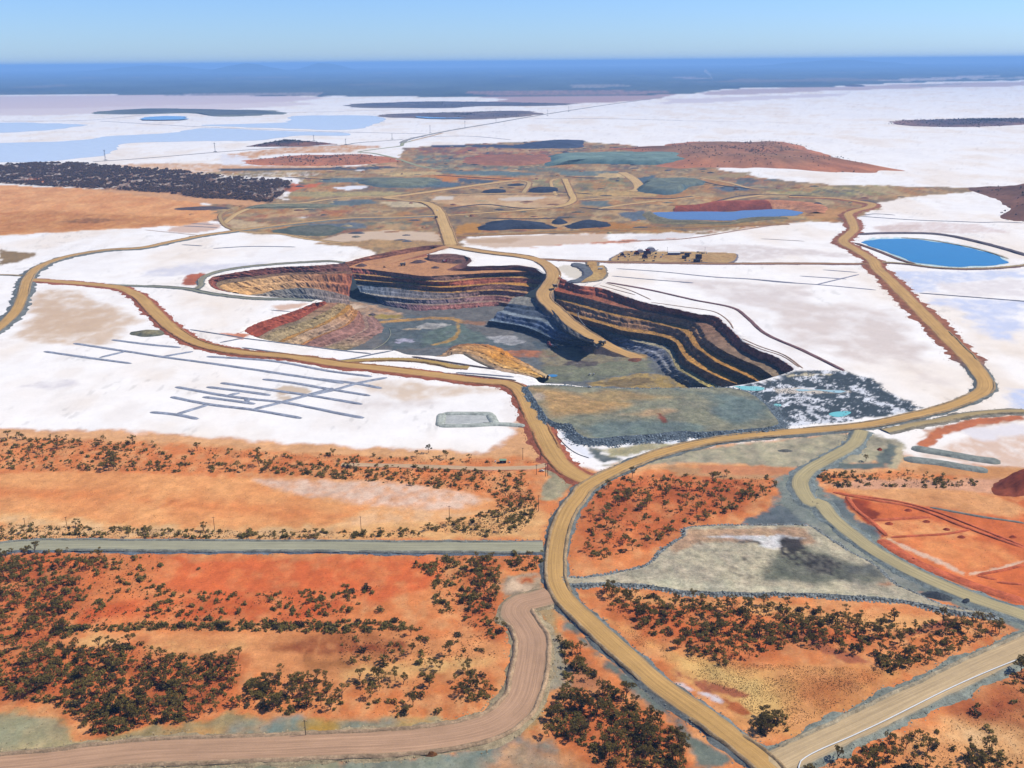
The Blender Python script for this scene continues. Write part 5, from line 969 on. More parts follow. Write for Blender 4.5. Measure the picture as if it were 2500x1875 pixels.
MAP['WATER'] = [
('pond','bright turquoise pond beside the right haul road',(22,132,180),0.35,[(813.4,2208.5),(849,2237.6),(904.9,2241.2),(953.5,2226.5),(989.6,2184.3),(1018.6,2130.4),(1032.9,2065.2),(1032.8,1995.7),(1017.8,1955.1),(975.4,1929.7),(907.8,1919.9),(866.6,1934.1),(830.5,1962.9),(824.2,2013),(820.7,2111.1),(810.2,2159.1)]),
('pit_lake','lilac blue pit lake beneath the red bank',(92,108,140),0.5,[(393,2679),(444,2698),(541,2693),(639,2698),(723,2732),(762,2729),(806,2656),(772,2615),(693,2589),(606,2553),(576,2525),(511,2538),(421,2553),(400,2574)]),
('pond','small blue pond on the far left island',(60,140,215),7.5,[(-2886,7893),(-2796,8064),(-2601,7964),(-2479,7510),(-2723,7504)]),
('pond','blue pond on the far middle island',(60,135,215),6,[(-729,7775),(-489,8019),(-137,7844),(-225,7522),(-510,7395),(-673,7546)]),
('shallow_water','pale blue shallow water on the left lake',(244,250,253),0.3,[(-2978,5454),(-2797,5435),(-2442,5563),(-2379,5890),(-2106,6121),(-2035,6582),(-1554,6295),(-1001,5991),(-962,5755),(-1250,5788),(-1394,5452),(-1774,5437),(-2049,5306),(-1905,4614),(-2037,4329),(-2226,4297),(-2338,4252)]),
('shallow_water','pale blue shallow water above the thin far causeway',(244,250,253),0.3,[(-2139,6926),(-1644,7129),(-1725,8039),(-1340,8074),(-1092,7989),(-920,7123),(-1052,6307),(-1737,6623)]),
('shallow_water','pale blue shallow water at the far left edge',(244,250,253),0.3,[(-3989,7355),(-3681,7428),(-3318,7264),(-3001,7075),(-2993,6702),(-3045,6431),(-3220,6279),(-3414,6274)]),
('puddle','turquoise puddle nearest the pit on the rocky flooded patch',(150,225,215),0.35,[(286,1176.7),(305.9,1180.6),(325.1,1172.6),(321.8,1163.4),(301.6,1162.1)]),
('puddle','turquoise puddle in the middle of the rocky flooded patch',(130,215,210),0.35,[(376.8,1073.2),(395.3,1084.6),(406.1,1077.9),(397.4,1068.5),(381.1,1063.6)]),
('puddle','small turquoise puddle left on the rocky flooded patch',(150,225,215),0.35,[(315.6,1104.8),(326,1111.9),(332,1107.2),(324.5,1099)]),
('puddle','pale streak puddle on the rocky flooded patch',(190,225,225),0.35,[(361.2,1162.4),(373.9,1165.1),(422.2,1154.7),(414.8,1150.1),(401.7,1152.2)]),
('puddle','small blue puddle on the pit floor by the orange mound',(80,150,200),-61.38,[(53.7,1418.6),(61.3,1425.6),(74.2,1424),(68,1411.1),(57.1,1411.4)]),
('puddle','pale wet sump on the dark pit floor',(170,175,200),-61.38,[(97.5,1472.8),(107.6,1482.1),(111.7,1472.4),(102.5,1463.1)])]
MAP['BANK'] = [[(469,2751,9),(515,2767,9),(559,2788,9),(619,2819,9),(667,2823,9),(747,2831,9),(750,2801,9)],[(454,2698,0.4),(502,2695,0.4),(541,2693,0.4),(592,2690,0.4),(641,2705,0.4),(721,2723,0.4),(739,2731,0.4)]]
MAP['BANK_E'] = [[(752,2847,5),(804,2827,5),(846,2793,5),(861,2722,5),(838,2645,5)],[(730,2733,0.3),(772,2730,0.3),(803,2701,0.3),(816,2668,0.3),(810,2646,0.3)]]
MAP['BANK_F'] = [[(377,2681,3.5),(392,2565,3.5),(417,2530,3.5),(476,2515,3.5),(569,2496,3.5),(609,2539,3.5),(689,2575,3.5),(733,2567,3.5)],[(358,2639,0.3),(376,2498,0.3),(415,2477,0.3),(469,2478,0.3),(564,2470,0.3),(607,2501,0.3),(680,2540,0.3),(736,2553,0.3)]]
MAP['POLES'] = [
(-407.3,793.4,10.6,'leftmost power pole behind the grey road','wood'),
(-269.9,784.4,13.9,'lone power pole on the orange pan left of centre','wood'),
(-136.8,780.4,15.2,'power pole in the scrub above the grey road','wood'),
(-58.4,798.9,16,'power pole above the round bush by the pale pan','wood'),
(11,807.9,12.7,'power pole in scrub left of the road bend','wood'),
(24,819.8,18,'power pole nearest the grey verge of the road bend','wood'),
(10.8,942.1,13.6,'black power pole standing alone before the red embankment','wood'),
(29.7,941,13.3,'power pole against the red embankment','wood'),
(24.2,903.2,11,'left pole of the three beside the sandy track','wood'),
(33.3,898.9,13.9,'middle pole of the three beside the sandy track','wood'),
(35.6,899.5,14.5,'right pole of the three beside the sandy track','wood'),
(-131,502.6,12.3,'thin pole beside the teal waste patch at lower left','wood'),
(-448.5,799.2,6.9,'short pole at the far left above the grey road','wood'),
(340.4,2076.9,18.6,'tall mast behind the white-roofed camp hut','wood'),
(424.3,2087.8,13.2,'thin mast at the right of the camp','wood'),
(-1797,4375,50.9,'left tall far pylon on the thin causeway','steel'),
(-1422,4762,43.7,'right tall far pylon on the thin causeway','steel'),
(-1069,5400,30.4,'far pylon behind the small dark island','steel'),
(-853,5138,29,'first far pylon along the straight causeway from the left','steel'),
(-650,5466,31.6,'second far pylon along the straight causeway from the left','steel'),
(-477,5935,48.5,'third far pylon along the straight causeway from the left','steel'),
(-288,6367,50,'fourth far pylon along the straight causeway from the left','steel'),
(-96,6922,38.6,'fifth far pylon along the straight causeway from the left','steel'),
(292,7780,46.7,'sixth far pylon along the straight causeway from the left','steel'),
(492,8363,43.8,'seventh far pylon along the straight causeway from the left','steel')]
MAP['PIPES'] = [
(0.45,(235,235,230),'long white pipe along the lower right road',[(158.7,436.1,2.1),(167.9,468.3,2.1),(170.4,473.6,2.1),(175.4,477.9,2.1),(186.6,484.7,2.1),(204.9,494.1,2.1),(230.6,508.3,2.1),(258.1,524.5,2.1),(287.1,541.6,2.1),(316.7,557.7,2.1),(347,573,2.1),(362.3,580.4,2.1),(395.6,598.4,2.1)]),
(0.35,(225,220,215),'long white dewatering pipe down the right pit wall',[(171.6,1791.8,2.4),(154.9,1765.4,1.6),(148.1,1776,-8.7),(139.9,1755.4,-11.8),(132.6,1758.5,-22.65),(128.1,1732.4,-24.2),(125.7,1721.3,-30.4),(121,1698.9,-35.83),(122.5,1659.5,-36.6),(129,1632.8,-39.7)]),
(0.35,(225,220,215),'short white dewatering pipe down the right pit wall',[(148.2,1793.6,2.2),(137.9,1775.6,0.6),(133.6,1776.6,-8.7),(127,1760.7,-11.8)]),
(0.35,(190,190,150),'curved pale pipe on the pit floor below the striped wall',[(-222.9,1700.4,-60.150000000000006),(-216.2,1659.4,-60.150000000000006),(-220.9,1603.3,-60.61),(-237.5,1559.6,-60.150000000000006)]),
(0.3,(40,38,36),'thin black hose on the white strip beside the road',[(42.8,1045.6,0.4),(50.9,1006.3,0.4),(62.6,969.5,0.4),(71.7,954,0.4),(81,945.2,0.4)])]
MAP['TRUCKS'] = [
(151.4,1546.7,-48.05,-38,'dark haul truck on the lower pit ramp'),
(83.3,1798.8,-7.75,-75,'dark haul truck on the upper bend of the ramp'),
(-230.1,2022.9,-8.99,8,'haul truck on the orange upper platform'),
(-201,2610,1.5,-80,'haul truck at the far crossing of the tan road'),
(72.9,1569.3,-61.84,-70,'haul truck being loaded beside the excavator')]
MAP['DIGGERS'] = [(67.2,1576.6,-61.84,120,'red-brown excavator loading on the pit floor'),(-142.2,2053,-9.3,25,'red excavator in the dark upper cut')]
MAP['DOZER'] = (-267.1,2004.1,-9.15,10)
MAP['UTES'] = [
(121.1,1423.5,-62,60,'left white ute parked on the olive pit floor'),
(127.5,1424.5,-62,80,'right white ute parked on the olive pit floor'),
(98.9,1164.1,5,5,'white ute on the back edge of the rock platform'),
(-208,2748,1.5,-60,'tiny dark ute ahead of the far truck'),
(29.9,910.7,0.1,0,'small white ute beside the three poles'),
(-279,3941,0.1,0,'white vehicle on the far grey flat')]
MAP['RIG'] = (156.4,1948.9,1.4,0)
MAP['TANKER'] = (180.1,1915.2,1.4,0)
MAP['SHED'] = (-10.2,935.5,0.05,0)
MAP['CAMP'] = {'hut':(352.8,2065.2,1.45),
'box':(371.5,2075.2,1.45),
'dark':[(376.6,2039.3,1.45),(367.1,2018.9,1.45),(397,2016.3,1.45),(387.8,1985.5,1.45)],
'plant':[(272.6,2061.5,1.45),(296.1,2064.1,1.45),(285,2022.4,1.45),(240.3,2052.2,1.45)],
'bits':[(255.4,2065.8,1.45),(264.8,2098.2,1.45),(265.4,2058.2,1.45),(231,2042,1.45),(226.7,2014.5,1.45),(246.7,2003.5,1.45),(279.2,1998.7,1.45),(315.2,2074,1.45),(328,2059.1,1.45),(309.3,2042.2,1.45),(320.3,2034.7,1.45),(305.5,2024.9,1.45),(298.5,1994.6,1.45),(366.4,1998.5,1.45),(374.4,1994.8,1.45),(398.4,1989.1,1.45),(389.9,2074.4,1.45),(411.6,2077.1,1.45),(416.1,2075.5,1.45),(420,2074.6,1.45),(425.7,2074.3,1.45),(408.9,2088.2,1.45),(244.5,2041.5,1.45),(253.8,2041.1,1.45)],
'dome':[(284.7,2097.3,1.45),(308.9,2107.3,1.45)]}
MAP['SMOKE'] = (4030,19940)
MAP['VEG'] = [
('in the dense stand left of the red pan',120,160,400,[(-441.5,739.4),(-437.2,748.2),(-429.2,752.6),(-377.3,750.2),(-356.1,740.9),(-343.4,723.3),(-338.5,690.4),(-339.2,660.1),(-334.8,631.8),(-330.1,609.7),(-351,610),(-372.5,601.9),(-395.3,610.7),(-461.6,736.8)],1),
('in the broad wood at lower left',180,300,900,[(-388.6,598),(-370.4,597.7),(-349,605.8),(-315.1,603.2),(-295.7,602.9),(-271.7,606.8),(-252.2,596),(-238.2,589.7),(-217.9,585.4),(-194.8,587.1),(-189.4,571.2),(-190.1,552.5),(-182.9,538.1),(-186,529.5),(-208,519.7),(-233.7,516.7),(-251.9,505.7),(-266.2,507.4),(-289.6,527.4),(-306.6,536.2),(-345.2,547.3),(-364,551.2)],1),
('in the grove at the lower edge of the pink pan',40,45,120,[(-180.7,559.8),(-170.6,565.3),(-157.2,567),(-140,561.1),(-124,560.9),(-116.1,547.9),(-110.7,525.1),(-139.5,525.5),(-172.9,529.3),(-184.8,532.9),(-181.4,545.2)],1),
('in the bushy line along the red pan',0,150,300,[(-347.9,627.5),(-317.1,631.6),(-274.6,632.1),(-238.9,630.4),(-211.8,632.3),(-173.9,631.7),(-128.3,633.3),(-86.1,632.7),(-70,621.2),(-125.8,617.6),(-171.4,620.5),(-221.2,621.2),(-284.3,624.3),(-320,620.4),(-339.4,614.2)],1),
('scattered over the red pan edge',0,130,500,[(-359.5,735),(-341.7,740.6),(-318.6,740.2),(-296.4,734),(-295,689.7),(-251.1,678.7),(-184.2,677.6),(-135.9,679.4),(-105.4,686.7),(-129.1,637.9),(-199.7,634.4),(-325.6,634),(-336.2,641),(-338.2,657.6),(-333.7,685.1)],1),
('scattered at the far right of the red pan',0,50,200,[(-87.2,721.9),(-48.6,735.7),(-34.2,729.6),(-31.3,650.5),(-51.1,636.7),(-62.3,651),(-64.9,686.1)],1),
('in the strip left of the pink road',24,60,160,[(-34.2,729.6),(-20,732.3),(-11.4,720.6),(-11.1,685.2),(-14.6,650.3),(-13,627.1),(-5.5,620.3),(-10.4,611.6),(-30.3,620.6),(-41.8,627.5),(-41.6,650.7),(-32.6,685.6)],1),
('beside the grey road at the junction',7,14,40,[(-5.8,729.1),(10,743.6),(25.9,746.3),(24.9,717.2),(14.9,706.2),(-5.8,709.3)],1),
('in the clump left of the pink road bend',16,14,60,[(-108.5,564.4),(-94.3,569.9),(-71.4,560.2),(-65.4,569.6),(-55.7,563.7),(-56.9,548.9),(-61.4,536.5),(-61.4,524.5),(-77.1,519.7),(-91.5,523.2),(-104.1,542.4)],1),
('in the small grove by the bend of the pink road',12,14,60,[(-42.9,559.8),(-35.4,569.1),(-25,570.9),(-16.7,555.7),(-12,548.3),(-18.6,539.5),(-27.2,534.3),(-39.2,532.8)],1),
('in the wood between the pink and ochre roads',85,120,400,[(20.8,528.5),(32.5,544.1),(50,540.3),(71.8,547.2),(75.9,534.7),(90.7,515.9),(103.5,502.9),(103.2,485.9),(100.2,468.5),(50.7,473.4),(39,492.8),(21.1,507.1)],1),
('in the narrow corner between the two roads',6,22,120,[(33.5,608.8),(44.8,596),(54.8,571.8),(62.4,554.6),(49.2,558.5),(35,549.5),(34,572.1)],1),
('in the wood right of the road bend',75,110,420,[(86,873.9),(113.5,893.6),(176.2,903.9),(213.1,899.6),(261.7,887.2),(260.6,865.1),(213.7,819.4),(155.2,782.6),(117.1,748.2),(66.5,720.5),(58.8,732.7),(69,802.7)],1),
('in the wood below the gravel platform',140,170,600,[(66.9,679.2),(106.1,668),(162.2,656.8),(228.1,647.7),(282.7,631.9),(294.2,625.4),(264.7,601.6),(242.1,584.7),(195.5,593.9),(144.5,572.3),(121.7,589.2),(92.6,619.1),(68.7,658.2)],1),
('in the right end of the wood by the pipe road',38,50,200,[(267.9,610.5),(325.1,625),(362.5,630.7),(365.2,615.1),(320.8,592.1),(282.2,570.4),(259,560.1),(252.2,576.3)],1),
('in the pair of trees inside the road fork',6,12,60,[(148.3,512.8),(160.3,519.6),(175.1,519.4),(170.8,503.6),(152.2,498.6)],1),
('at the bottom right corner',38,60,200,[(166.7,468.3),(201.4,482),(224,490),(255.6,504.8),(258,489.6),(261.1,477.2),(288.1,487.1),(302.6,476.7),(294.2,453.4),(160.8,447.5)],1),
('along the right-hand road edge',4,10,60,[(319.5,554.1),(358.5,580.3),(369.7,548.3),(337.4,538.8)],1),
('in the band above the orange pan on the left',60,140,500,[(-610,1012.7),(-565.9,1018.8),(-471.7,1006.9),(-400.6,997),(-360.7,953.9),(-307.2,940.3),(-264.8,927.1),(-280.5,913.1),(-388,920),(-533.6,923),(-564.8,927.2)],1),
('in the low band above the orange pan',14,150,600,[(-267.8,939.4),(-199.1,938),(-149.2,930.8),(-51.5,916.8),(5.9,909.7),(19.4,875.2),(-12.6,856.4),(-95.8,877.5),(-163,894.5),(-261.8,915.1)],1),
('around the pale end of the orange pan',14,60,900,[(-21.7,859.8),(19.2,864.4),(24.5,813.2),(4.7,776.2),(-24.1,767.9),(-61.7,777.4),(-87.5,786.9),(-46.4,804.8),(-12.3,825.6)],1),
('in the shrub line behind the grey road',12,110,900,[(-498.4,801.7),(-472.5,801.2),(-340.4,789.6),(-212.3,781.9),(-128.6,780.4),(-87.1,782.4),(-77.5,767.1),(-209.1,767.6),(-375.4,772.3),(-480.1,767.1)],1),
('on the sandy strip under the salt shore',6,26,200,[(-255.5,971.1),(-152.7,955.9),(-52.8,944.9),(-3.6,946.4),(25.6,933.3),(-52.2,932.5),(-199.5,940.5),(-342.7,959.9),(-361.2,986.6)],1),
('in the shrub row on the right flat',10,60,200,[(307.4,892),(352.8,908.5),(396.8,899.4),(439.6,889.3),(469.3,883.1),(461.6,866.6),(405.1,862.2),(362,868.5),(314.9,864)],1),
('on the speckled bare ground',0,0,2600,[(74.5,628),(97.4,612.2),(117.3,584.7),(162.4,576.1),(207.7,571.6),(258.1,567),(233.8,546.9),(197.4,519.5),(172.5,506.8),(154.7,520.1),(139.1,548.1),(114.9,570.9),(89.7,599.5)],0.55),
('on the bare ground at lower right',0,8,500,[(220,478.6),(261.4,505.7),(311.2,533.4),(343.6,550.9),(303.5,471.8),(226.8,470)],0.6),
('lone scattered bushes on the pink pan',3,12,260,[(-129.2,619.9),(-54.6,614.4),(-17.8,613.9),(-12.5,584.5),(-51.8,573.2),(-86.9,575.7),(-122.6,580.1)],1),
('on the slope by the far dumps',0,0,700,[(820,5074),(1101,5279),(1422,5245),(1436,4730),(1396,4255),(1409,3862),(1147,3752),(958,3898),(853,4594)],2.2),
('over the open foreground',0,0,5200,[(-631.2,1013.2),(-356.9,973.2),(-52.9,947.5),(39.7,920.9),(188.2,917.8),(346.9,891.2),(520.3,865.4),(317.6,453.1),(-342.4,460.7)],0.55)]
MAP['SINGLE'] = [
(-46.3,588,13,'slender umbrella-crowned gum on the pink pan',0),
(-73.8,590.5,10,'spreading gum left of the slender one on the pink pan',1),
(-58.2,572.9,9.5,'left of two thin gums below the pink pan',2),
(-51.6,570.3,9,'right of two thin gums below the pink pan',3),
(77.1,663.5,13,'gum on the near edge of the gravel platform',0),
(-552.8,1010.2,9,'flat-crowned gum nearest the left salt shore',1),
(-498.5,995.1,10,'wide gum on the left salt shore',4),
(-479.5,990.1,8,'small gum right of the wide one on the salt shore',2),
(-457.4,989.6,10,'gum on the shore above the dark thicket',0),
(-90.7,963.9,11,'tall leaning gum on the shore near the shed',2),
(-102.4,953.4,8,'thin gum left of the tall shore gum',3),
(-73.3,954.9,8,'thin paired gum right of the tall shore gum',3),
(370.3,930.8,9,'dark lone tree on the gravel flat',4),
(167.1,510.1,12,'taller gum inside the road fork',0),
(159.4,511,9,'thin gum left of the taller one in the road fork',3),
(21.4,500.7,10,'gum on the verge of the pink road at the wood edge',2)]
MAP['BUSH'] = [
(-89.9,576.7,5,'big round dark bush on the pink pan'),
(-84.6,602.4,2.2,'small round bush beside the spreading gum'),
(-66.4,608.1,3,'green bush at the top right of the pink pan'),
(-24.8,593.9,2.2,'green bush near the rock verge'),
(-102.6,649.2,3.4,'green bush at the end of the red pan'),
(-135.3,684.6,2.2,'lone bush in the middle of the red pan'),
(-57.6,658.7,3,'bush at the right of the red pan'),
(-14.6,609.5,2.5,'green bush under the dark strip by the pink road'),
(37.9,600.2,4,'large bush in the road corner'),
(-51.2,524.4,2.6,'lone green bush above the pink road bend'),
(350.4,573.5,2.8,'bush beside the white pipe at the right'),
(-262.8,714.9,2.2,'dark bush on the upper red pan')]
MAP['FOREST'] = [[(-2268,4183),(-2182,4209),(-2076,4267),(-1881,4251),(-1688,4137),(-1506,3998),(-1392,3959),(-1206,3802),(-1046,3658),(-903,3597),(-788,3540),(-742,3248),(-728,2949),(-833,3024),(-972,3069),(-1122,3192),(-1299,3284),(-1466,3358),(-1603,3411),(-1720,3464),(-1835,3518),(-1922,3524)]]

FLOOR = -62.0
PLAT = -9.3

# ------------------------------------------------------------------ helpers
def lin(c):
    out = []
    for v in c:
        v = v / 255.0
        l = v / 12.92 if v <= 0.04045 else ((v + 0.055) / 1.055) ** 2.4
        out.append(min(0.8, l / 1.9))
    return out


def hash2(ix, iy, seed):
    h = (ix.astype(np.int64) * 374761393 + iy.astype(np.int64) * 668265263 + seed * 974711) & 0xFFFFFFFF
    h = ((h ^ (h >> 13)) * 1274126177) & 0xFFFFFFFF
    h = h ^ (h >> 16)
    return (h & 0xFFFFFF) / float(0xFFFFFF)


def vnoise(x, y, seed=0):
    x = np.asarray(x, float); y = np.asarray(y, float)
    ix = np.floor(x); iy = np.floor(y)
    fx = x - ix; fy = y - iy
    fx = fx * fx * (3 - 2 * fx); fy = fy * fy * (3 - 2 * fy)
    a = hash2(ix, iy, seed); b = hash2(ix + 1, iy, seed)
    c = hash2(ix, iy + 1, seed); d = hash2(ix + 1, iy + 1, seed)
    return (a * (1 - fx) + b * fx) * (1 - fy) + (c * (1 - fx) + d * fx) * fy


def fbm(x, y, seed=0, oct=4):
    """fractal noise, about -1..1"""
    s = 0.0; a = 1.0; t = 0.0
    for i in range(oct):
        s = s + a * (vnoise(x * 2 ** i + 17.3 * i, y * 2 ** i - 9.1 * i, seed + i) * 2 - 1)
        t += a; a *= 0.55
    return s / t * 1.6


def smooth(e0, e1, x):
    t = np.clip((x - e0) / (e1 - e0 + 1e-9), 0, 1)
    return t * t * (3 - 2 * t)


def sdist(poly, X, Y):
    """signed distance to a polygon, negative inside"""
    p = np.asarray(poly, float)
    q = np.roll(p, -1, axis=0)
    best = np.full(X.shape, 1e18); inside = np.zeros(X.shape, bool)
    for (ax, ay), (bx, by) in zip(p, q):
        dx, dy = bx - ax, by - ay
        l2 = dx * dx + dy * dy + 1e-12
        t = np.clip(((X - ax) * dx + (Y - ay) * dy) / l2, 0, 1)
        d2 = (X - ax - t * dx) ** 2 + (Y - ay - t * dy) ** 2
        np.minimum(best, d2, out=best)
        cond = (ay > Y) != (by > Y)
        if abs(dy) > 1e-12:
            inside ^= cond & (X < (bx - ax) * (Y - ay) / (by - ay) + ax)
    d = np.sqrt(best)
    return np.where(inside, -d, d)


def in_poly(poly, X, Y):
    p = np.asarray(poly, float)
    q = np.roll(p, -1, axis=0)
    inside = np.zeros(np.shape(X), bool)
    for (ax, ay), (bx, by) in zip(p, q):
        if abs(by - ay) < 1e-12:
            continue
        inside ^= ((ay > Y) != (by > Y)) & (X < (bx - ax) * (Y - ay) / (by - ay) + ax)
    return inside


def catmull(pts, closed=False, step=4.0, fine=True):
    """smooth resample of 2-D / 3-D points"""
    P = np.asarray(pts, float)
    n = len(P)
    if n == 2 and not closed:
        dense = np.array([P[0] * (1 - t) + P[1] * t for t in np.linspace(0, 1, 30)])
    else:
        dense = []
        rng = range(n) if closed else range(n - 1)
        for i in rng:
            if closed:
                p0, p1, p2, p3 = P[i - 1], P[i], P[(i + 1) % n], P[(i + 2) % n]
            else:
                p1, p2 = P[i], P[i + 1]
                p0 = P[i - 1] if i > 0 else 2 * p1 - p2
                p3 = P[i + 2] if i + 2 < n else 2 * p2 - p1
            # centripetal parametrisation avoids overshoot
            t0 = 0.0
            t1 = t0 + max(1e-6, np.linalg.norm(p1 - p0)) ** 0.5
            t2 = t1 + max(1e-6, np.linalg.norm(p2 - p1)) ** 0.5
            t3 = t2 + max(1e-6, np.linalg.norm(p3 - p2)) ** 0.5
            for t in np.linspace(t1, t2, 14, endpoint=False):
                A1 = (t1 - t) / (t1 - t0) * p0 + (t - t0) / (t1 - t0) * p1
                A2 = (t2 - t) / (t2 - t1) * p1 + (t - t1) / (t2 - t1) * p2
                A3 = (t3 - t) / (t3 - t2) * p2 + (t - t2) / (t3 - t2) * p3
                B1 = (t2 - t) / (t2 - t0) * A1 + (t - t0) / (t2 - t0) * A2
                B2 = (t3 - t) / (t3 - t1) * A2 + (t - t1) / (t3 - t1) * A3
                dense.append((t2 - t) / (t2 - t1) * B1 + (t - t1) / (t2 - t1) * B2)
        dense.append(P[0] if closed else P[-1])
        dense = np.array(dense)
    return resample(dense, step=step, drop_last=closed)


def resample(P, n=None, step=None, drop_last=False):
    P = np.asarray(P, float)
    seg = np.linalg.norm(np.diff(P[:, :2], axis=0), axis=1)
    s = np.concatenate([[0], np.cumsum(seg)])
    if n is None:
        n = max(4, int(s[-1] / step) + 1)
    q = np.linspace(0, s[-1], n)
    out = np.stack([np.interp(q, s, P[:, k]) for k in range(P.shape[1])], axis=1)
    return out[:-1] if drop_last else out


def normals2(P, closed=False):
    if closed:
        d = np.roll(P[:, :2], -1, 0) - np.roll(P[:, :2], 1, 0)
    else:
        d = np.gradient(P[:, :2], axis=0)
    d /= np.linalg.norm(d, axis=1)[:, None] + 1e-9
    return np.stack([-d[:, 1], d[:, 0]], axis=1)


COL = scene.collection


def mesh_obj(name, verts, faces, mat, parent=None, col=None, uv=None, smooth_shade=False):
    me = bpy.data.meshes.new(name)
    verts = np.asarray(verts, np.float32)
    if isinstance(faces, np.ndarray):
        n, k = faces.shape
        me.vertices.add(len(verts)); me.vertices.foreach_set('co', verts.ravel())
        me.loops.add(n * k); me.loops.foreach_set('vertex_index', faces.astype(np.int32).ravel())
        me.polygons.add(n)
        me.polygons.foreach_set('loop_start', np.arange(0, n * k, k, dtype=np.int32))
        me.polygons.foreach_set('loop_total', np.full(n, k, np.int32))
        me.update(calc_edges=True)
    else:
        me.from_pydata([tuple(map(float, v)) for v in verts], [], [tuple(int(i) for i in f) for f in faces])
    me.validate()
    if col is not None:
        at = me.color_attributes.new('Col', 'FLOAT_COLOR', 'POINT')
        c = np.ones((len(me.vertices), 4), np.float32)
        c[:, :3] = np.asarray(col, np.float32)
        at.data.foreach_set('color', c.ravel())
    if uv is not None:
        ul = me.uv_layers.new(name='UVMap')
        idx = np.empty(len(me.loops), np.int32)
        me.loops.foreach_get('vertex_index', idx)
        ul.data.foreach_set('uv', np.asarray(uv, np.float32)[idx].ravel())
    if smooth_shade:
        me.polygons.foreach_set('use_smooth', np.ones(len(me.polygons), bool))
    me.materials.append(mat)
    o = bpy.data.objects.new(name, me)
    COL.objects.link(o)
    if parent:
        o.parent = parent
    return o


def grid_faces(nr, nc, closed=False):
    r = np.arange(nr - 1)[:, None]
    c = np.arange(nc if closed else nc - 1)[None, :]
    c2 = (c + 1) % nc
    a = r * nc + c; b = r * nc + c2
    f = np.stack([a, b, b + nc, a + nc], axis=-1).reshape(-1, 4)
    return f


def empty(name, loc=(0, 0, 0), rz=0.0):
    o = bpy.data.objects.new(name, None)
    COL.objects.link(o)
    o.location = loc
    o.rotation_euler = (0, 0, rz)
    return o


def tag(o, label=None, cat=None, group=None, kind=None):
    if label: o['label'] = label
    if cat: o['category'] = cat
    if group: o['group'] = group
    if kind: o['kind'] = kind
    return o


# ------------------------------------------------------------------ materials
def new_mat(name):
    m = bpy.data.materials.new(name)
    m.use_nodes = True
    t = m.node_tree
    return m, t, t.nodes['Principled BSDF']


def N(t, kind, **kw):
    n = t.nodes.new(kind)
    for k, v in kw.items():
        setattr(n, k, v)
    return n


def earth_mat(name, fine=0.9, coarse=0.06, amount=0.16, bump=0.5, bdist=0.3, rough=0.95, spec=0.08, streak=False, spots=0.0):
    """vertex colour 'Col' broken up by noise at two scales, with fine relief"""
    m, t, p = new_mat(name)
    L = t.links.new
    at = N(t, 'ShaderNodeAttribute'); at.attribute_name = 'Col'
    geo = N(t, 'ShaderNodeNewGeometry')
    n1 = N(t, 'ShaderNodeTexNoise'); n1.inputs['Scale'].default_value = fine; n1.inputs['Detail'].default_value = 6; n1.inputs['Roughness'].default_value = 0.7
    n2 = N(t, 'ShaderNodeTexNoise'); n2.inputs['Scale'].default_value = coarse; n2.inputs['Detail'].default_value = 9; n2.inputs['Roughness'].default_value = 0.72
    L(geo.outputs['Position'], n1.inputs['Vector']); L(geo.outputs['Position'], n2.inputs['Vector'])
    mr1 = N(t, 'ShaderNodeMapRange'); mr1.inputs[1].default_value = 0.25; mr1.inputs[2].default_value = 0.75
    mr1.inputs[3].default_value = 1 - amount; mr1.inputs[4].default_value = 1 + amount
    mr2 = N(t, 'ShaderNodeMapRange'); mr2.inputs[1].default_value = 0.25; mr2.inputs[2].default_value = 0.75
    mr2.inputs[3].default_value = 1 - amount * 1.35; mr2.inputs[4].default_value = 1 + amount * 1.35
    L(n1.outputs[0], mr1.inputs[0]); L(n2.outputs[0], mr2.inputs[0])
    mul = N(t, 'ShaderNodeMath', operation='MULTIPLY'); L(mr1.outputs[0], mul.inputs[0]); L(mr2.outputs[0], mul.inputs[1])
    fac = mul.outputs[0]
    if streak:
        uv = N(t, 'ShaderNodeUVMap'); mp = N(t, 'ShaderNodeMapping')
        mp.inputs['Scale'].default_value = (0.75, 0.012, 1)
        L(uv.outputs[0], mp.inputs[0])
        n3 = N(t, 'ShaderNodeTexNoise'); n3.inputs['Scale'].default_value = 1.0; n3.inputs['Detail'].default_value = 5; n3.inputs['Roughness'].default_value = 0.75
        L(mp.outputs[0], n3.inputs['Vector'])
        mr3 = N(t, 'ShaderNodeMapRange'); mr3.inputs[1].default_value = 0.3; mr3.inputs[2].default_value = 0.7
        mr3.inputs[3].default_value = 0.70; mr3.inputs[4].default_value = 1.28
        L(n3.outputs[0], mr3.inputs[0])
        m2 = N(t, 'ShaderNodeMath', operation='MULTIPLY'); L(fac, m2.inputs[0]); L(mr3.outputs[0], m2.inputs[1]); fac = m2.outputs[0]
    vm = N(t, 'ShaderNodeVectorMath', operation='SCALE')
    L(at.outputs['Color'], vm.inputs[0]); L(fac, vm.inputs['Scale'])
    L(vm.outputs[0], p.inputs['Base Color'])
    p.inputs['Roughness'].default_value = rough
    p.inputs['Specular IOR Level'].default_value = spec
    bp = N(t, 'ShaderNodeBump'); bp.inputs['Strength'].default_value = bump; bp.inputs['Distance'].default_value = bdist
    L(n1.outputs[0], bp.inputs['Height']); L(bp.outputs[0], p.inputs['Normal'])
    return m


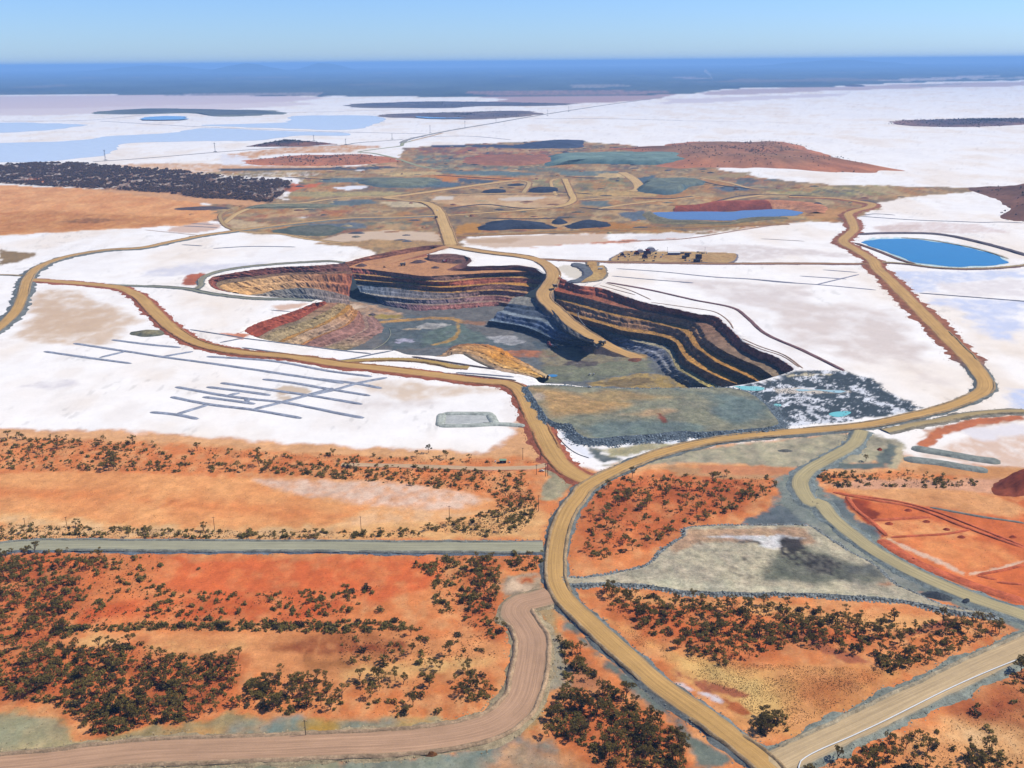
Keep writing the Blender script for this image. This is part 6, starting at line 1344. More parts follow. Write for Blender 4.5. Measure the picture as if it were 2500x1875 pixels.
def flat_mat(name, c, rough=0.6, spec=0.3, metal=0.0, amount=0.12, scale=1.5):
    m, t, p = new_mat(name)
    L = t.links.new
    tc = N(t, 'ShaderNodeTexCoord')
    n = N(t, 'ShaderNodeTexNoise'); n.inputs['Scale'].default_value = scale; n.inputs['Detail'].default_value = 4
    L(tc.outputs['Object'], n.inputs['Vector'])
    mr = N(t, 'ShaderNodeMapRange'); mr.inputs[1].default_value = 0.3; mr.inputs[2].default_value = 0.7
    mr.inputs[3].default_value = 1 - amount; mr.inputs[4].default_value = 1 + amount
    L(n.outputs[0], mr.inputs[0])
    vm = N(t, 'ShaderNodeVectorMath', operation='SCALE'); vm.inputs[0].default_value = lin(c)
    L(mr.outputs[0], vm.inputs['Scale']); L(vm.outputs[0], p.inputs['Base Color'])
    p.inputs['Roughness'].default_value = rough; p.inputs['Specular IOR Level'].default_value = spec; p.inputs['Metallic'].default_value = metal
    return m


def water_mat(name, c, rough=0.06, spec=0.5):
    m, t, p = new_mat(name)
    L = t.links.new
    geo = N(t, 'ShaderNodeNewGeometry')
    n = N(t, 'ShaderNodeTexNoise'); n.inputs['Scale'].default_value = 0.02; n.inputs['Detail'].default_value = 4
    L(geo.outputs['Position'], n.inputs['Vector'])
    mr = N(t, 'ShaderNodeMapRange'); mr.inputs[3].default_value = 0.88; mr.inputs[4].default_value = 1.12
    L(n.outputs[0], mr.inputs[0])
    vm = N(t, 'ShaderNodeVectorMath', operation='SCALE'); vm.inputs[0].default_value = lin(c)
    L(mr.outputs[0], vm.inputs['Scale']); L(vm.outputs[0], p.inputs['Base Color'])
    p.inputs['Roughness'].default_value = rough; p.inputs['Specular IOR Level'].default_value = spec
    n2 = N(t, 'ShaderNodeTexNoise'); n2.inputs['Scale'].default_value = 0.6; n2.inputs['Detail'].default_value = 3
    L(geo.outputs['Position'], n2.inputs['Vector'])
    bp = N(t, 'ShaderNodeBump'); bp.inputs['Strength'].default_value = 0.06; bp.inputs['Distance'].default_value = 0.1
    L(n2.outputs[0], bp.inputs['Height']); L(bp.outputs[0], p.inputs['Normal'])
    return m


def leaf_mat(name, c1, c2):
    m, t, p = new_mat(name)
    L = t.links.new
    oi = N(t, 'ShaderNodeObjectInfo')
    geo = N(t, 'ShaderNodeNewGeometry')
    n = N(t, 'ShaderNodeTexNoise'); n.inputs['Scale'].default_value = 0.35; n.inputs['Detail'].default_value = 3
    L(geo.outputs['Position'], n.inputs['Vector'])
    ad = N(t, 'ShaderNodeMath', operation='ADD'); L(n.outputs[0], ad.inputs[0])
    sc = N(t, 'ShaderNodeMath', operation='MULTIPLY_ADD'); L(oi.outputs['Random'], sc.inputs[0]); sc.inputs[1].default_value = 0.7; sc.inputs[2].default_value = -0.35
    L(sc.outputs[0], ad.inputs[1])
    mx = N(t, 'ShaderNodeMix', data_type='RGBA'); mx.clamp_factor = True
    L(ad.outputs[0], mx.inputs[0]); mx.inputs[6].default_value = (*lin(c1), 1); mx.inputs[7].default_value = (*lin(c2), 1)
    L(mx.outputs[2], p.inputs['Base Color'])
    p.inputs['Roughness'].default_value = 0.75; p.inputs['Specular IOR Level'].default_value = 0.15
    tr = N(t, 'ShaderNodeBsdfTranslucent'); L(mx.outputs[2], tr.inputs[0])
    ms = N(t, 'ShaderNodeMixShader'); ms.inputs[0].default_value = 0.42
    L(p.outputs[0], ms.inputs[1]); L(tr.outputs[0], ms.inputs[2]); L(ms.outputs[0], t.nodes['Material Output'].inputs['Surface'])
    return m


M_EARTH = earth_mat('soil', 0.5, 0.09, 0.2, 0.7, 0.4)
M_SALT = earth_mat('salt_crust', 0.3, 0.03, 0.06, 0.15, 0.08, rough=0.75, spec=0.2)
M_ROCK = earth_mat('broken_rock', 0.3, 0.1, 0.46, 1.0, 1.6)
M_BENCH = earth_mat('bench_gravel', 0.4, 0.12, 0.34, 0.9, 0.7)
M_ROAD = earth_mat('road_gravel', 0.8, 0.04, 0.09, 0.3, 0.12, streak=True)
M_RUBBLE = earth_mat('rubble', 0.7, 0.16, 0.34, 0.9, 0.7)

# ------------------------------------------------------------------ ground painting (albedo zones)
MINE = [lin(c) for c in ((124, 116, 100), (190, 136, 84), (206, 184, 142), (84, 84, 88), (160, 104, 78), (72, 76, 84))]


def tex_colour(tex, c, X, Y):
    c = np.tile(np.asarray(lin(c)), (len(X), 1))
    if tex == 1:
        a = fbm(X / 60, Y / 90, 3, 5); b = fbm(X / 85, Y / 130, 9, 5); d = fbm(X / 26, Y / 40, 15, 5); e = fbm(X / 38, Y / 60, 18, 5)
        for k, (w, lo) in enumerate(((a, .05), (-a, .2), (b, .3), (-b, .4), (d, .45), (e, .55), (-e, .5))):
            al = smooth(lo, lo + .22, w)[:, None] * 0.5
            c = c * (1 - al) + np.asarray(MINE[[0, 1, 2, 3, 4, 5, 2][k]]) * al
        c = c * (1 + .16 * fbm(X / 9, Y / 14, 19, 4))[:, None]
    elif tex == 2:
        a = fbm(X / 34, Y / 60, 21, 5); b = fbm(X / 9, Y / 14, 27, 4)
        c = c * (1 + 0.13 * a + 0.07 * b)[:, None] * (1 + np.stack([0 * a, .10 * a, .16 * a], 1))
    elif tex == 3:
        a = fbm(X / 16, Y / 26, 31, 5); b = fbm(X / 5, Y / 6, 37, 4)
        c = c * (1 + 0.20 * a + 0.17 * b)[:, None] * (1 + np.stack([.05 * b, 0 * a, -.06 * a], 1))
    elif tex == 4:
        a = fbm(X / 20, Y / 30, 41, 5)
        c = c * (1 + 0.12 * a)[:, None]
    elif tex == 7:      # distant bush country: thickets and clearings
        a = fbm(X / 900, Y / 2600, 43, 5); b = fbm(X / 2500, Y / 5000, 47, 4)
        c = c * (1 + .4 * a)[:, None]
        al = smooth(.55, .85, b + .3 * a)[:, None] * .6
        c = c * (1 - al) + np.asarray(lin((150, 128, 112))) * al
    elif tex in (5, 6):
        a = .8 * fbm(X / 16, Y / 22, 51, 5) + 0.7 * fbm(X / 5, Y / 7, 57, 4)
        al = smooth(0.16 if tex == 5 else -.25, 0.42 if tex == 5 else .05, a)[:, None]
        w = np.asarray(lin((236, 238, 240)))
        c = (c if tex == 5 else np.asarray(lin((70, 76, 82)))) * (1 - al) + w * al
    return c


def paint(X, Y):
    """albedo and salt mask for ground points"""
    n = len(X)
    col = np.tile(np.array([.615, .585, .535]), (n, 1))
    v = fbm(X / 180, Y / 300, 5, 4)
    v2 = fbm(X / 34, Y / 70, 6, 4)
    col *= (1 - smooth(-.1, .7, v)[:, None] * np.array([[.06, .12, .19]]) - smooth(.0, .9, -v)[:, None] * np.array([[.06, .06, .05]]) - smooth(.0, .8, v2)[:, None] * np.array([[.05, .07, .09]]))
    v3 = smooth(.5, .75, fbm(X / 9, Y / 26, 8, 3)) * smooth(.1, .5, fbm(X / 90, Y / 120, 10, 3))
    col *= (1 - .16 * v3[:, None])
    salt = np.ones(n)
    for cls, c, soft, nz, tex, poly in MAP['GZ']:
        p = np.asarray(poly, float)
        mg = soft + 2.2 * nz
        idx = np.nonzero((X > p[:, 0].min() - mg) & (X < p[:, 0].max() + mg) & (Y > p[:, 1].min() - mg) & (Y < p[:, 1].max() + mg))[0]
        if len(idx) == 0:
            continue
        x, y = X[idx], Y[idx]
        d = sdist(poly, x, y) + fbm(x / (nz * 2.6), y / (nz * 2.6), 61, 5) * nz * 1.2
        a = smooth(soft, -soft, d)
        if 7 < soft < 30:        # ragged, thin stains rather than even washes
            a = a * np.clip(.85 + .55 * fbm(x / (soft * 1.1), y / (soft * 1.6), 63, 5), .4, 1)
        cc = tex_colour(tex, c, x, y)
        col[idx] = col[idx] * (1 - a[:, None]) + cc * a[:, None]
        salt[idx] = salt[idx] * (1 - a) + (1.0 if cls == 's' else 0.0) * a
    # gentle mottling of all bare soil
    soil = 1 - salt
    m = 1 + soil * (0.10 * fbm(X / 45, Y / 70, 71, 5) + 0.10 * fbm(X / 7, Y / 9, 77, 4))
    warm = (soil * smooth(1250, 950, Y) * smooth(2.2, 4.5, col[:, 0] / (col[:, 2] + .001)))[:, None]
    col = col * (1 + warm * np.array([[.04, .075, -.15]]))
    far_land = (soil * smooth(1700, 2300, Y) * smooth(9000, 6000, Y))[:, None]      # soil behind the pit: saturation and warmth raised to offset the haze
    grey = col.mean(axis=1, keepdims=True)
    col = col * (1 - far_land) + far_land * (grey + 1.18 * (col - grey)) * np.array([[1.06, .99, .92]])
    col = np.clip(col * m[:, None], 0.004, 0.7)
    return col, salt


def build_ground():
    tanx = np.concatenate([-np.linspace(2.2, .70, 14)[:-1], np.linspace(-.70, .70, 860), np.linspace(.70, 2.2, 14)[1:]])
    v = np.linspace(2060, 138.2, 780)
    ang = PITCH + np.arctan((v - 829.5) / 2080.2)
    yy = 400.0 / np.tan(ang)
    X = (yy[:, None] * tanx[None, :]).ravel()
    Y = np.repeat(yy, len(tanx))
    col, salt = paint(X, Y)
    nearf = smooth(3000, 900, Y)
    Zc = (1 - salt) * nearf * (0.22 * fbm(X / 18, Y / 18, 81, 4)) + 0.0
    f = grid_faces(len(yy), len(tanx))
    inside = in_poly(MAP['PIT_OUT'], X, Y)
    f = f[~inside[f].any(axis=1)]
    sf = salt[f].mean(axis=1) > 0.5
    V = np.stack([X, Y, Zc], 1)
    for name, sel, mat, lab in (('ground', ~sf, M_EARTH, 'red and orange bare soil with darker mine ground beyond'), ('salt_lake', sf, M_SALT, 'white salt crust of the dry lake')):
        ff = f[sel]
        used = np.unique(ff)
        remap = np.zeros(len(V), np.int64); remap[used] = np.arange(len(used))
        o = mesh_obj(name, V[used], remap[ff], mat, col=col[used], smooth_shade=True)
        tag(o, lab, 'ground' if name == 'ground' else 'salt lake', kind='structure')
    # collar: lip of ground joining the sheet to the pit edge
    P = catmull([(x, y) for x, y in MAP['PIT_OUT']], True, 4.0)
    nn = normals2(P, True)
    area = 0.5 * np.sum(P[:, 0] * np.roll(P[:, 1], -1) - np.roll(P[:, 0], -1) * P[:, 1])
    sgn = -1 if area > 0 else 1
    rows = []
    for off, z in ((-1.0, -0.6), (0.4, 0.10), (6, 0.14), (11, 0.08)):
        q = P + nn * sgn * off
        rows.append(np.column_stack([q, np.full(len(q), z)]))
    V = np.concatenate(rows)
    c, s = paint(V[:, 0], V[:, 1])
    pit_child(mesh_obj('pit_lip', V, grid_faces(4, len(P), True), M_EARTH, col=c))


PIT = tag(empty('open_pit', (150, 1450, 0)), 'deep stepped open pit with dark benches in the salt lake', 'pit', kind='structure')
PIT_OFF = np.array([150, 1450, 0.0])


def pit_child(o):
    o.parent = PIT
    o.matrix_parent_inverse = Matrix.Translation((-150, -1450, 0))
    return o


# ------------------------------------------------------------------ pit
def loft(lines, cols, names, N_=170, noise=0.8, mats=None, sub=None, seed=0):
    """strips between successive survey lines; each strip is one part"""
    L = [resample(catmull(l, False, 5.0), n=N_) for l in lines]
    out = []
    for i in range(len(L) - 1):
        a, b = L[i], L[i + 1]
        drop = abs(a[:, 2] - b[:, 2]).mean()
        face = drop > 2
        k = max(2, 2 * (int(drop / 2.2) + 1)) if face else 4
        flen = float(np.linalg.norm(a - b, axis=1).mean())
        rows = []; cc = []
        for j in range(k + 1):
            t = j / k
            r = a * (1 - t) + b * t
            ledge = 0.0
            if face and drop > 6.5:        # a narrow catch ledge half way down each tall face
                zf = t - math.sin(4 * math.pi * t) / (4 * math.pi) * .95
                r[:, 2] = a[:, 2] * (1 - zf) + b[:, 2] * zf
                ledge = .55 * math.exp(-((t - .5) / .07) ** 2)
            nn = normals2(r)
            s = np.arange(N_) * 4.0
            edge = 0.6 if j in (0, k) else 1.0
            amp = noise * (1.0 if face else 0.3)
            w = fbm(s / 14, np.full(N_, i * 3.1 + t * flen / 9), seed + i, 5) * amp * 1.8 * (edge if face else 1)
            r = r.copy()
            r[:, :2] += nn * w[:, None]
            r[:, 2] += fbm(s / 9, np.full(N_, i * 7.7 + t * flen / 6), seed + 40 + i, 4) * (0.9 if face else 0.4) * (edge if face else 1)
            rows.append(r)
            ca, cb, cm = cols[i]
            u = np.linspace(0, 1, N_)
            c0, c1, c2 = (np.asarray(lin(q)) for q in (ca, cb, cm))
            c = np.where(u[:, None] < .5, c0 * (1 - 2 * u[:, None]) + c1 * 2 * u[:, None], c1 * (2 - 2 * u[:, None]) + c2 * (2 * u[:, None] - 1))
            g = fbm(s / 30, np.full(N_, i * 5.0 + t * flen / 16), seed + 90, 5)
            h = fbm(s / 7, np.full(N_, i * 9.0 + t * flen / 5), seed + 95, 4)
            c = c * (1 + .36 * g + .32 * h + ledge)[:, None]
            cc.append(np.clip(c, .004, .85))
        V = np.concatenate(rows); C = np.concatenate(cc)
        o = mesh_obj('bench_face' if face else 'bench_tread', V, grid_faces(k + 1, N_), M_ROCK if face else M_BENCH, col=C)
        pit_child(o)
        if not face:
            m = int(N_ * 3.0); k2 = RNG.integers(0, N_, m); t2 = RNG.random(m) ** 2
            q = a[k2] * (1 - t2[:, None]) + b[k2] * t2[:, None]
            add_rubble(q, .3 + 1.6 * RNG.random(m) ** 2, C[k2] * RNG.uniform(.5, 1.2, m)[:, None])
        out.append(o)
    return out


def tri(c):
    return (c, c, c)


def build_pit():
    ochre = (198, 142, 66); ochre2 = (186, 140, 76); grey = (140, 134, 116); red = (196, 106, 74); brown = (176, 134, 98); dkbr = (168, 124, 94)
    slate = (92, 104, 116); brick = (150, 92, 78)
    loft(MAP['WALL_R'], [(red, (166, 98, 76), (168, 106, 86)), ((176, 96, 62), (150, 110, 86), (150, 130, 104)), (dkbr, brown, (112, 92, 70)), (ochre2, ochre2, ochre), (brown, brown, (112, 90, 60)), (ochre2, ochre2, (206, 150, 72)), (brown, (104, 88, 66), brown), ((150, 140, 120), (170, 160, 130), (190, 170, 100)), ((110, 112, 116), (150, 152, 158), (126, 120, 100))], None, 300, 1.4, seed=3)
    loft(MAP['WALL_K'], [((176, 100, 80), (150, 112, 92), (150, 104, 92)), tri((206, 156, 90)), ((126, 80, 64), (182, 100, 68), (160, 96, 76)), ((206, 160, 94), (208, 152, 76), ochre), ((110, 96, 88), (156, 104, 78), (140, 104, 96)), ((170, 160, 140), (208, 156, 84), (186, 142, 100)), ((112, 126, 140), (136, 124, 118), (172, 108, 92)), ((170, 170, 160), (186, 156, 126), (186, 146, 116)), ((108, 122, 138), (132, 116, 118), (172, 108, 92)), ((160, 162, 160), (176, 148, 128), (176, 140, 120)), ((98, 112, 130), (160, 106, 96), (170, 114, 102))], None, 260, 1.2, seed=13)
    loft(MAP['WALL_N'], [((150, 84, 60), (140, 84, 70), (126, 84, 70)), ((150, 130, 96), (140, 110, 84), (140, 100, 76)), ((214, 164, 100), (222, 176, 122), (180, 106, 74)), ((170, 150, 126), (138, 138, 134), (150, 126, 112)), ((126, 124, 120), (120, 122, 126), (140, 120, 108))], None, 240, 1.3, seed=23)
    loft(MAP['WALL_S'], [((150, 72, 50), (158, 80, 56), (160, 84, 60)), ((170, 140, 110), (150, 130, 100), (180, 130, 96)), ((160, 140, 106), (168, 146, 104), (170, 140, 96)), ((190, 140, 76), ochre2, ochre), ((190, 160, 120), (178, 146, 120), (196, 140, 76)), tri((188, 132, 76)), ((150, 110, 96), (158, 116, 102), (160, 112, 90)), tri((180, 146, 124)), ((150, 138, 96), (160, 122, 108), (140, 106, 94))], None, 130, 1.0, seed=33)
    loft(MAP['WALL_I'], [((150, 146, 134), (130, 128, 122), (126, 120, 112)), ((84, 94, 108), (92, 100, 110), (110, 110, 110)), ((150, 160, 165), (124, 134, 142), (120, 124, 126)), ((112, 124, 142), (88, 104, 128), (96, 104, 116)), ((140, 156, 170), (110, 126, 142), (110, 116, 124)), ((74, 90, 116), (70, 84, 108), (84, 90, 104))], None, 120, .9, seed=43)
    loft(MAP['WALL_O'], [((160, 130, 96), (180, 150, 116), (170, 140, 110)), ((190, 150, 110), (196, 150, 90), (200, 160, 96)), ((176, 140, 100), (202, 140, 60), (206, 160, 90)), ((150, 110, 80), (204, 134, 50), (206, 176, 130))], None, 110, 1.6, seed=53)
    loft(MAP['WALL_P'], [((150, 96, 70), (120, 84, 72), (150, 96, 76))], None, 150, 1.2, seed=63)  # mid colour darkened to paint in the shade of the digger cut
    # floor sheet
    out = np.asarray(MAP['PIT_OUT'])
    x0, y0 = out.min(0) - 5; x1, y1 = out.max(0) + 5
    step = 2.8
    xs = np.arange(x0, x1, step); ys = np.arange(y0, y1, step)
    X = np.tile(xs, len(ys)); Y = np.repeat(ys, len(xs))
    col = np.tile(np.asarray(lin((114, 116, 114))), (len(X), 1))
    col *= (1 + .2 * fbm(X / 30, Y / 40, 101, 5) + .15 * fbm(X / 7, Y / 9, 107, 4))[:, None]
    for c, soft, nz, poly in MAP['FLOOR_Z']:
        d = sdist(poly, X, Y) + fbm(X / (nz * 2.4), Y / (nz * 2.4), 111, 5) * nz * 1.5
        a = smooth(soft, -soft, d)[:, None] * np.clip(.9 + .5 * fbm(X / 9, Y / 13, 112, 4), .35, 1)[:, None]
        cc = np.asarray(lin(c)) * (1 + .24 * fbm(X / 12, Y / 18, 113, 5))[:, None]
        col = col * (1 - a) + cc * a
    Zf = FLOOR + 1.2 * fbm(X / 26, Y / 26, 117, 4) + .5 * fbm(X / 7, Y / 7, 118, 3)
    f = grid_faces(len(ys), len(xs))
    keep = in_poly(MAP['PIT_OUT'], X, Y)
    f = f[keep[f].all(axis=1)]
    pit_child(mesh_obj('pit_floor', np.stack([X, Y, Zf], 1), f, M_BENCH, col=np.clip(col, .004, .85), smooth_shade=True))
    # upper working platform
    P = catmull(MAP['PLATFORM'], True, 5)
    V, F, C = fill_poly(P, 6.0, lambda x, y: np.full(len(x), PLAT) + .25 * fbm(x / 12, y / 12, 5), lambda x, y: np.asarray(lin((206, 148, 98))) * (1 + .14 * fbm(x / 14, y / 22, 9, 5))[:, None])
    pit_child(mesh_obj('working_platform', V, F, M_BENCH, col=C))


def fill_poly(P, step, zf, cf):
    """triangulated sheet inside outline P with interior points"""
    P = np.asarray(P, float)
    x0, y0 = P.min(0); x1, y1 = P.max(0)
    xs = np.arange(x0, x1, step); ys = np.arange(y0, y1, step)
    X = np.tile(xs, len(ys)) + RNG.uniform(-.2, .2, len(xs) * len(ys)) * step
    Y = np.repeat(ys, len(xs)) + RNG.uniform(-.2, .2, len(xs) * len(ys)) * step
    d = sdist(P, X, Y)
    k = d < -0.45 * step
    pts = [Vector((a, b)) for a, b in P] + [Vector((a, b)) for a, b in zip(X[k], Y[k])]
    n = len(P)
    edges = [(i, (i + 1) % n) for i in range(n)]
    res = geometry.delaunay_2d_cdt(pts, edges, [], 1, 1e-4)
    v = np.array([(q.x, q.y) for q in res[0]])
    F = np.array([f for f in res[2] if len(f) == 3], np.int64)
    V = np.column_stack([v, zf(v[:, 0], v[:, 1])])
    return V, F, np.clip(cf(v[:, 0], v[:, 1]), .004, .86)


# ------------------------------------------------------------------ rubble: loose rock on slopes
RUB = {'pos': [], 'size': [], 'col': []}


def add_rubble(pts, size, col):
    RUB['pos'].append(np.asarray(pts)); RUB['size'].append(np.asarray(size)); RUB['col'].append(np.asarray(col))


def step_at(p):
    return float(np.clip(math.hypot(p[0], p[1]) * 0.0032, 2.6, 26))


# ------------------------------------------------------------------ roads
def build_road(key, r):
    path = np.asarray(r['path'], float)
    step = step_at(path[:, :2].mean(0)) if key != 'main' else 3.4
    P = catmull(path, False, step)
    n = len(P)
    nn = normals2(P)
    s = np.arange(n) * step
    w = r['w'] * (1 + .06 * fbm(s / 60, s * 0, 7, 3) + .05 * fbm(s / 12, s * 0, 8, 3))
    if 'w2' in r:
        w = w * (1 + (r['w2'] / r['w'] - 1) * smooth(.30, .42, s / s[-1]))
    ramp = key in ('pit_ramp', 'platform_ramp')
    root = tag(empty('haul_road' if r['w'] > 12 else 'causeway', tuple(P[n // 2])), r['label'], 'road', kind='structure')
    inv = Matrix.Translation(tuple(-P[n // 2]))

    def kid(o):
        o.parent = root; o.matrix_parent_inverse = inv
        return o
    rows = []; uv = []; cc = []
    base = np.asarray(lin(r['col']))
    nu = 9
    for j in range(nu):
        u = (j / (nu - 1) - .5)
        q = np.column_stack([P[:, :2] + nn * (w * u)[:, None], P[:, 2] + .25 * (1 - (2 * u) ** 2) - .12])
        rows.append(q)
        uv.append(np.column_stack([w * u, s]))
        shade = 1 + .10 * fbm(s / 40, np.full(n, j * .8), 17, 4) - .06 * (abs(u) > .44)
        tr = .07 * r['streak'] * math.cos(u * 22.0)
        ed = np.clip((abs(u) - .36) / .14, 0, 1) * np.clip(.55 + .8 * fbm(s / 11, np.full(n, u * 3), 19, 4), 0, 1)
        cc.append(base * (shade + tr)[:, None] * (1 - .45 * ed[:, None]) + .45 * ed[:, None] * np.asarray(lin(r['side'])) * 1.3)
    V = np.concatenate(rows)
    kid(mesh_obj('deck', V, grid_faces(nu, n), M_ROAD, col=np.clip(np.concatenate(cc), .004, .85), uv=np.concatenate(uv), smooth_shade=True))
    side = np.clip(np.asarray(lin(r['side'])) * 1.45, 0, .5)
    side2 = np.clip(np.asarray(lin(r.get('side2', r['side']))) * 1.45, 0, .5)
    f2 = smooth(.37, .40, s / s[-1]) if 'side2' in r else np.zeros(n)
    for sg in (1, -1):
        rows = []; cc = []
        run = r['run'] * (1 + .55 * fbm(s / 16, s * 0 + sg * 9, 27, 4))
        run = np.clip(run * (1 + 1.9 * f2), 1.2, None)
        for j in range(5):
            t = j / 4
            off = w / 2 + run * t + (.7 * fbm(s / 7, s * 0 + j * 5 + sg, 37, 3) if j else 0)
            q = P[:, :2] + nn * (sg * off)[:, None]
            if ramp:
                z = P[:, 2] - 16 * t - .1
            else:
                z = P[:, 2] * (1 - t) ** 1.15 - .1 - .25 * t
            z = z + (.3 * fbm(s / 5, s * 0 + j * 3, 47, 3) if 0 < j < 4 else 0)
            rows.append(np.column_stack([q, z]))
            g = 1 + .28 * fbm(s / 9, np.full(n, j * 2.0 + sg), 57, 4)
            mix = .35 if j == 0 else 0
            sc = side * (1 - f2[:, None]) + side2 * f2[:, None]
            cc.append((sc * (1 - mix) + base * .8 * mix) * g[:, None])
        V = np.concatenate(rows)
        kid(mesh_obj('embankment', V, grid_faces(5, n), M_RUBBLE, col=np.clip(np.concatenate(cc), .004, .8)))
        # loose stones along the toe
        if math.hypot(*P[n // 2, :2]) < 2300 and r['run'] > 3 and not ramp:
            m = int(n * step / 2.2)
            k = RNG.integers(0, n, m); t = RNG.uniform(.1, 1.25, m) ** .7
            q = P[k, :2] + nn[k] * (sg * (w[k] / 2 + run[k] * t))[:, None] + RNG.normal(0, .6, (m, 2))
            z = np.maximum(P[k, 2] * (1 - t) - .05, 0)
            add_rubble(np.column_stack([q, z]), RNG.uniform(.25, .9, m), (side * (1 - f2[k, None]) + side2 * f2[k, None]) * RNG.uniform(.6, 1.5, m)[:, None])
    for sg, rng_ in ((1, r['wl']), (-1, r['wr'])):
        for a, b in rng_:
            i0, i1 = int(a * (n - 1)), int(b * (n - 1))
            if i1 - i0 < 3:
                continue
            sl = slice(i0, i1 + 1)
            wall_bank(P[sl], nn[sl], sg * (w[sl] / 2 - .2), 2.6 + .05 * r['w'], 1.15, tuple(.45 * side + .5 * base), 'windrow', kid, lift=-.1)


def wall_bank(P, nn, off, width, height, c, name, kid, lift=0.0):
    """low ridge of pushed-up earth along a line"""
    n = len(P)
    s = np.arange(n) * 3.0
    hh = height * (1 + .35 * fbm(s / 6, s * 0, 67, 4))
    ends = np.minimum(1, np.minimum(np.arange(n), np.arange(n)[::-1]) / 2.0)
    hh = hh * ends
    rows = []; cc = []
    prof = ((-.5, 0), (-.22, .78), (0.03, 1.0), (.25, .72), (.5, 0))
    for j, (u, h) in enumerate(prof):
        o = off + width * u * (1 + .18 * fbm(s / 5, s * 0 + j, 77, 3))
        rows.append(np.column_stack([P[:, :2] + nn * np.broadcast_to(o, (n,))[:, None], P[:, 2] + lift + hh * h - .12 * (h == 0)]))
        cc.append(np.asarray(c) * (1 + .28 * fbm(s / 6, np.full(n, j * 3.0), 87, 4))[:, None])
    return kid(mesh_obj(name, np.concatenate(rows), grid_faces(5, n), M_RUBBLE, col=np.clip(np.concatenate(cc), .004, .8)))


def build_bund(w, h, c, pts, grp, i, label):
    pts = np.asarray(pts, float)
    step = step_at(pts.mean(0)) * .9
    P = catmull(pts, False, step)
    P = np.column_stack([P, np.zeros(len(P))])
    n = len(P)
    nn = normals2(P)
    s = np.arange(n) * step
    rows = []; cc = []
    prof = ((-.5, -.03), (-.36, .85), (-.12, 1), (.12, .97), (.36, .8), (.5, -.03))
    ends = np.minimum(1, np.minimum(np.arange(n), np.arange(n)[::-1]) / 1.5)
    for j, (u, q) in enumerate(prof):
        o = w * u * (1 + .13 * fbm(s / (3 * w), s * 0 + j, 97, 3)) * (.55 + .45 * ends)
        rows.append(np.column_stack([P[:, :2] + nn * o[:, None], h * q * (.35 + .65 * ends) * (1 + .12 * fbm(s / 8, s * 0 + j * 2, 98, 3))]))
        cc.append(np.asarray(lin(c)) * (3.0 if 'drainage' in grp else 1.3 if 'furrow' in grp else 1.9) * (1 + .26 * fbm(s / 7, np.full(n, j * 3.0), 99, 4))[:, None])
    o = mesh_obj('bund', np.concatenate(rows), grid_faces(len(prof), n), M_RUBBLE, col=np.clip(np.concatenate(cc), .004, .8))
    tag(o, label, 'bank', grp)
    return o


# ------------------------------------------------------------------ mounds, pads, water
SHRUB_SITES = []     # extra low scrub on islands: x, y, z, size


def build_mound(name, label, h, prof, c, c2, poly, group, cat, kind):
    poly = np.asarray(poly, float)
    base = PLAT if 'upper platform' in label else FLOOR if 'pit floor' in label else (1.5 if 'gravel' not in label and 'mud heap' in label else 0.0)
    if 'mud heap' in label:
        base = 1.5
    d = math.hypot(*poly.mean(0))
    step = float(np.clip(d * .0035, .8, 60))
    P = catmull(poly, True, step)
    n = len(P)
    cen = P.mean(0)
    s = np.arange(n) * step
    size = np.linalg.norm(P - cen, axis=1).mean()
    P = P + (P - cen) * (.09 * fbm(s / (size * .3), s * 0, 121, 3))[:, None]
    rings = 16
    rows = []; cc = []
    lo = np.asarray(lin(c)); hi = np.asarray(lin(c2))
    for j in range(rings):
        t = j / (rings - 1) * .985
        q = P * (1 - t) + cen * t
        k = min(1.0, t / max(.05, prof))
        z = base - .15 + h * (k * k * (3 - 2 * k) * .35 + k * .65)
        zz = z + h * .13 * fbm(q[:, 0] / (size * .25), q[:, 1] / (size * .25), 123, 4) * min(1, 3 * t)
        rows.append(np.column_stack([q, zz]))
        g = 1 + .26 * fbm(q[:, 0] / (size * .12), q[:, 1] / (size * .2), 127, 5) + .18 * fbm(q[:, 0] / (size * .03), q[:, 1] / (size * .05), 128, 3)
        m = np.clip(k + .5 * fbm(q[:, 0] / (size * .3), q[:, 1] / (size * .4), 129, 3), 0, 1)[:, None]
        cc.append((lo * (1 - m) + hi * m) * g[:, None])
    V = np.concatenate(rows)
    f = grid_faces(rings, n, True)
    me_f = [tuple(x) for x in f] + [tuple(range((rings - 1) * n, rings * n))]
    o = mesh_obj(name, V, me_f, M_RUBBLE if h < 12 else M_EARTH, col=np.clip(np.concatenate(cc), .004, .8), smooth_shade=h > 12)
    tag(o, label, cat, group, 'structure' if kind == 'structure' else None)
    if name in ('island', 'hill') and 'grey' not in label:
        m = int(min(1600, max(80, size * 2.2)))
        k = RNG.integers(0, len(V), m)
        dens = fbm(V[k, 0] / (size * .2), V[k, 1] / (size * .3), 131, 3)
        wooded = 'wooded' in label or 'long dark' in label
        k = k[(dens > (-.6 if wooded else 0.0))]
        for i in k:
            jit = RNG.normal(0, size * .03, 2)
            SHRUB_SITES.append((V[i, 0] + jit[0], V[i, 1] + jit[1], V[i, 2] - .3, (5.5 if wooded else 4.2) * RNG.uniform(.5, 1.5)))
    return o


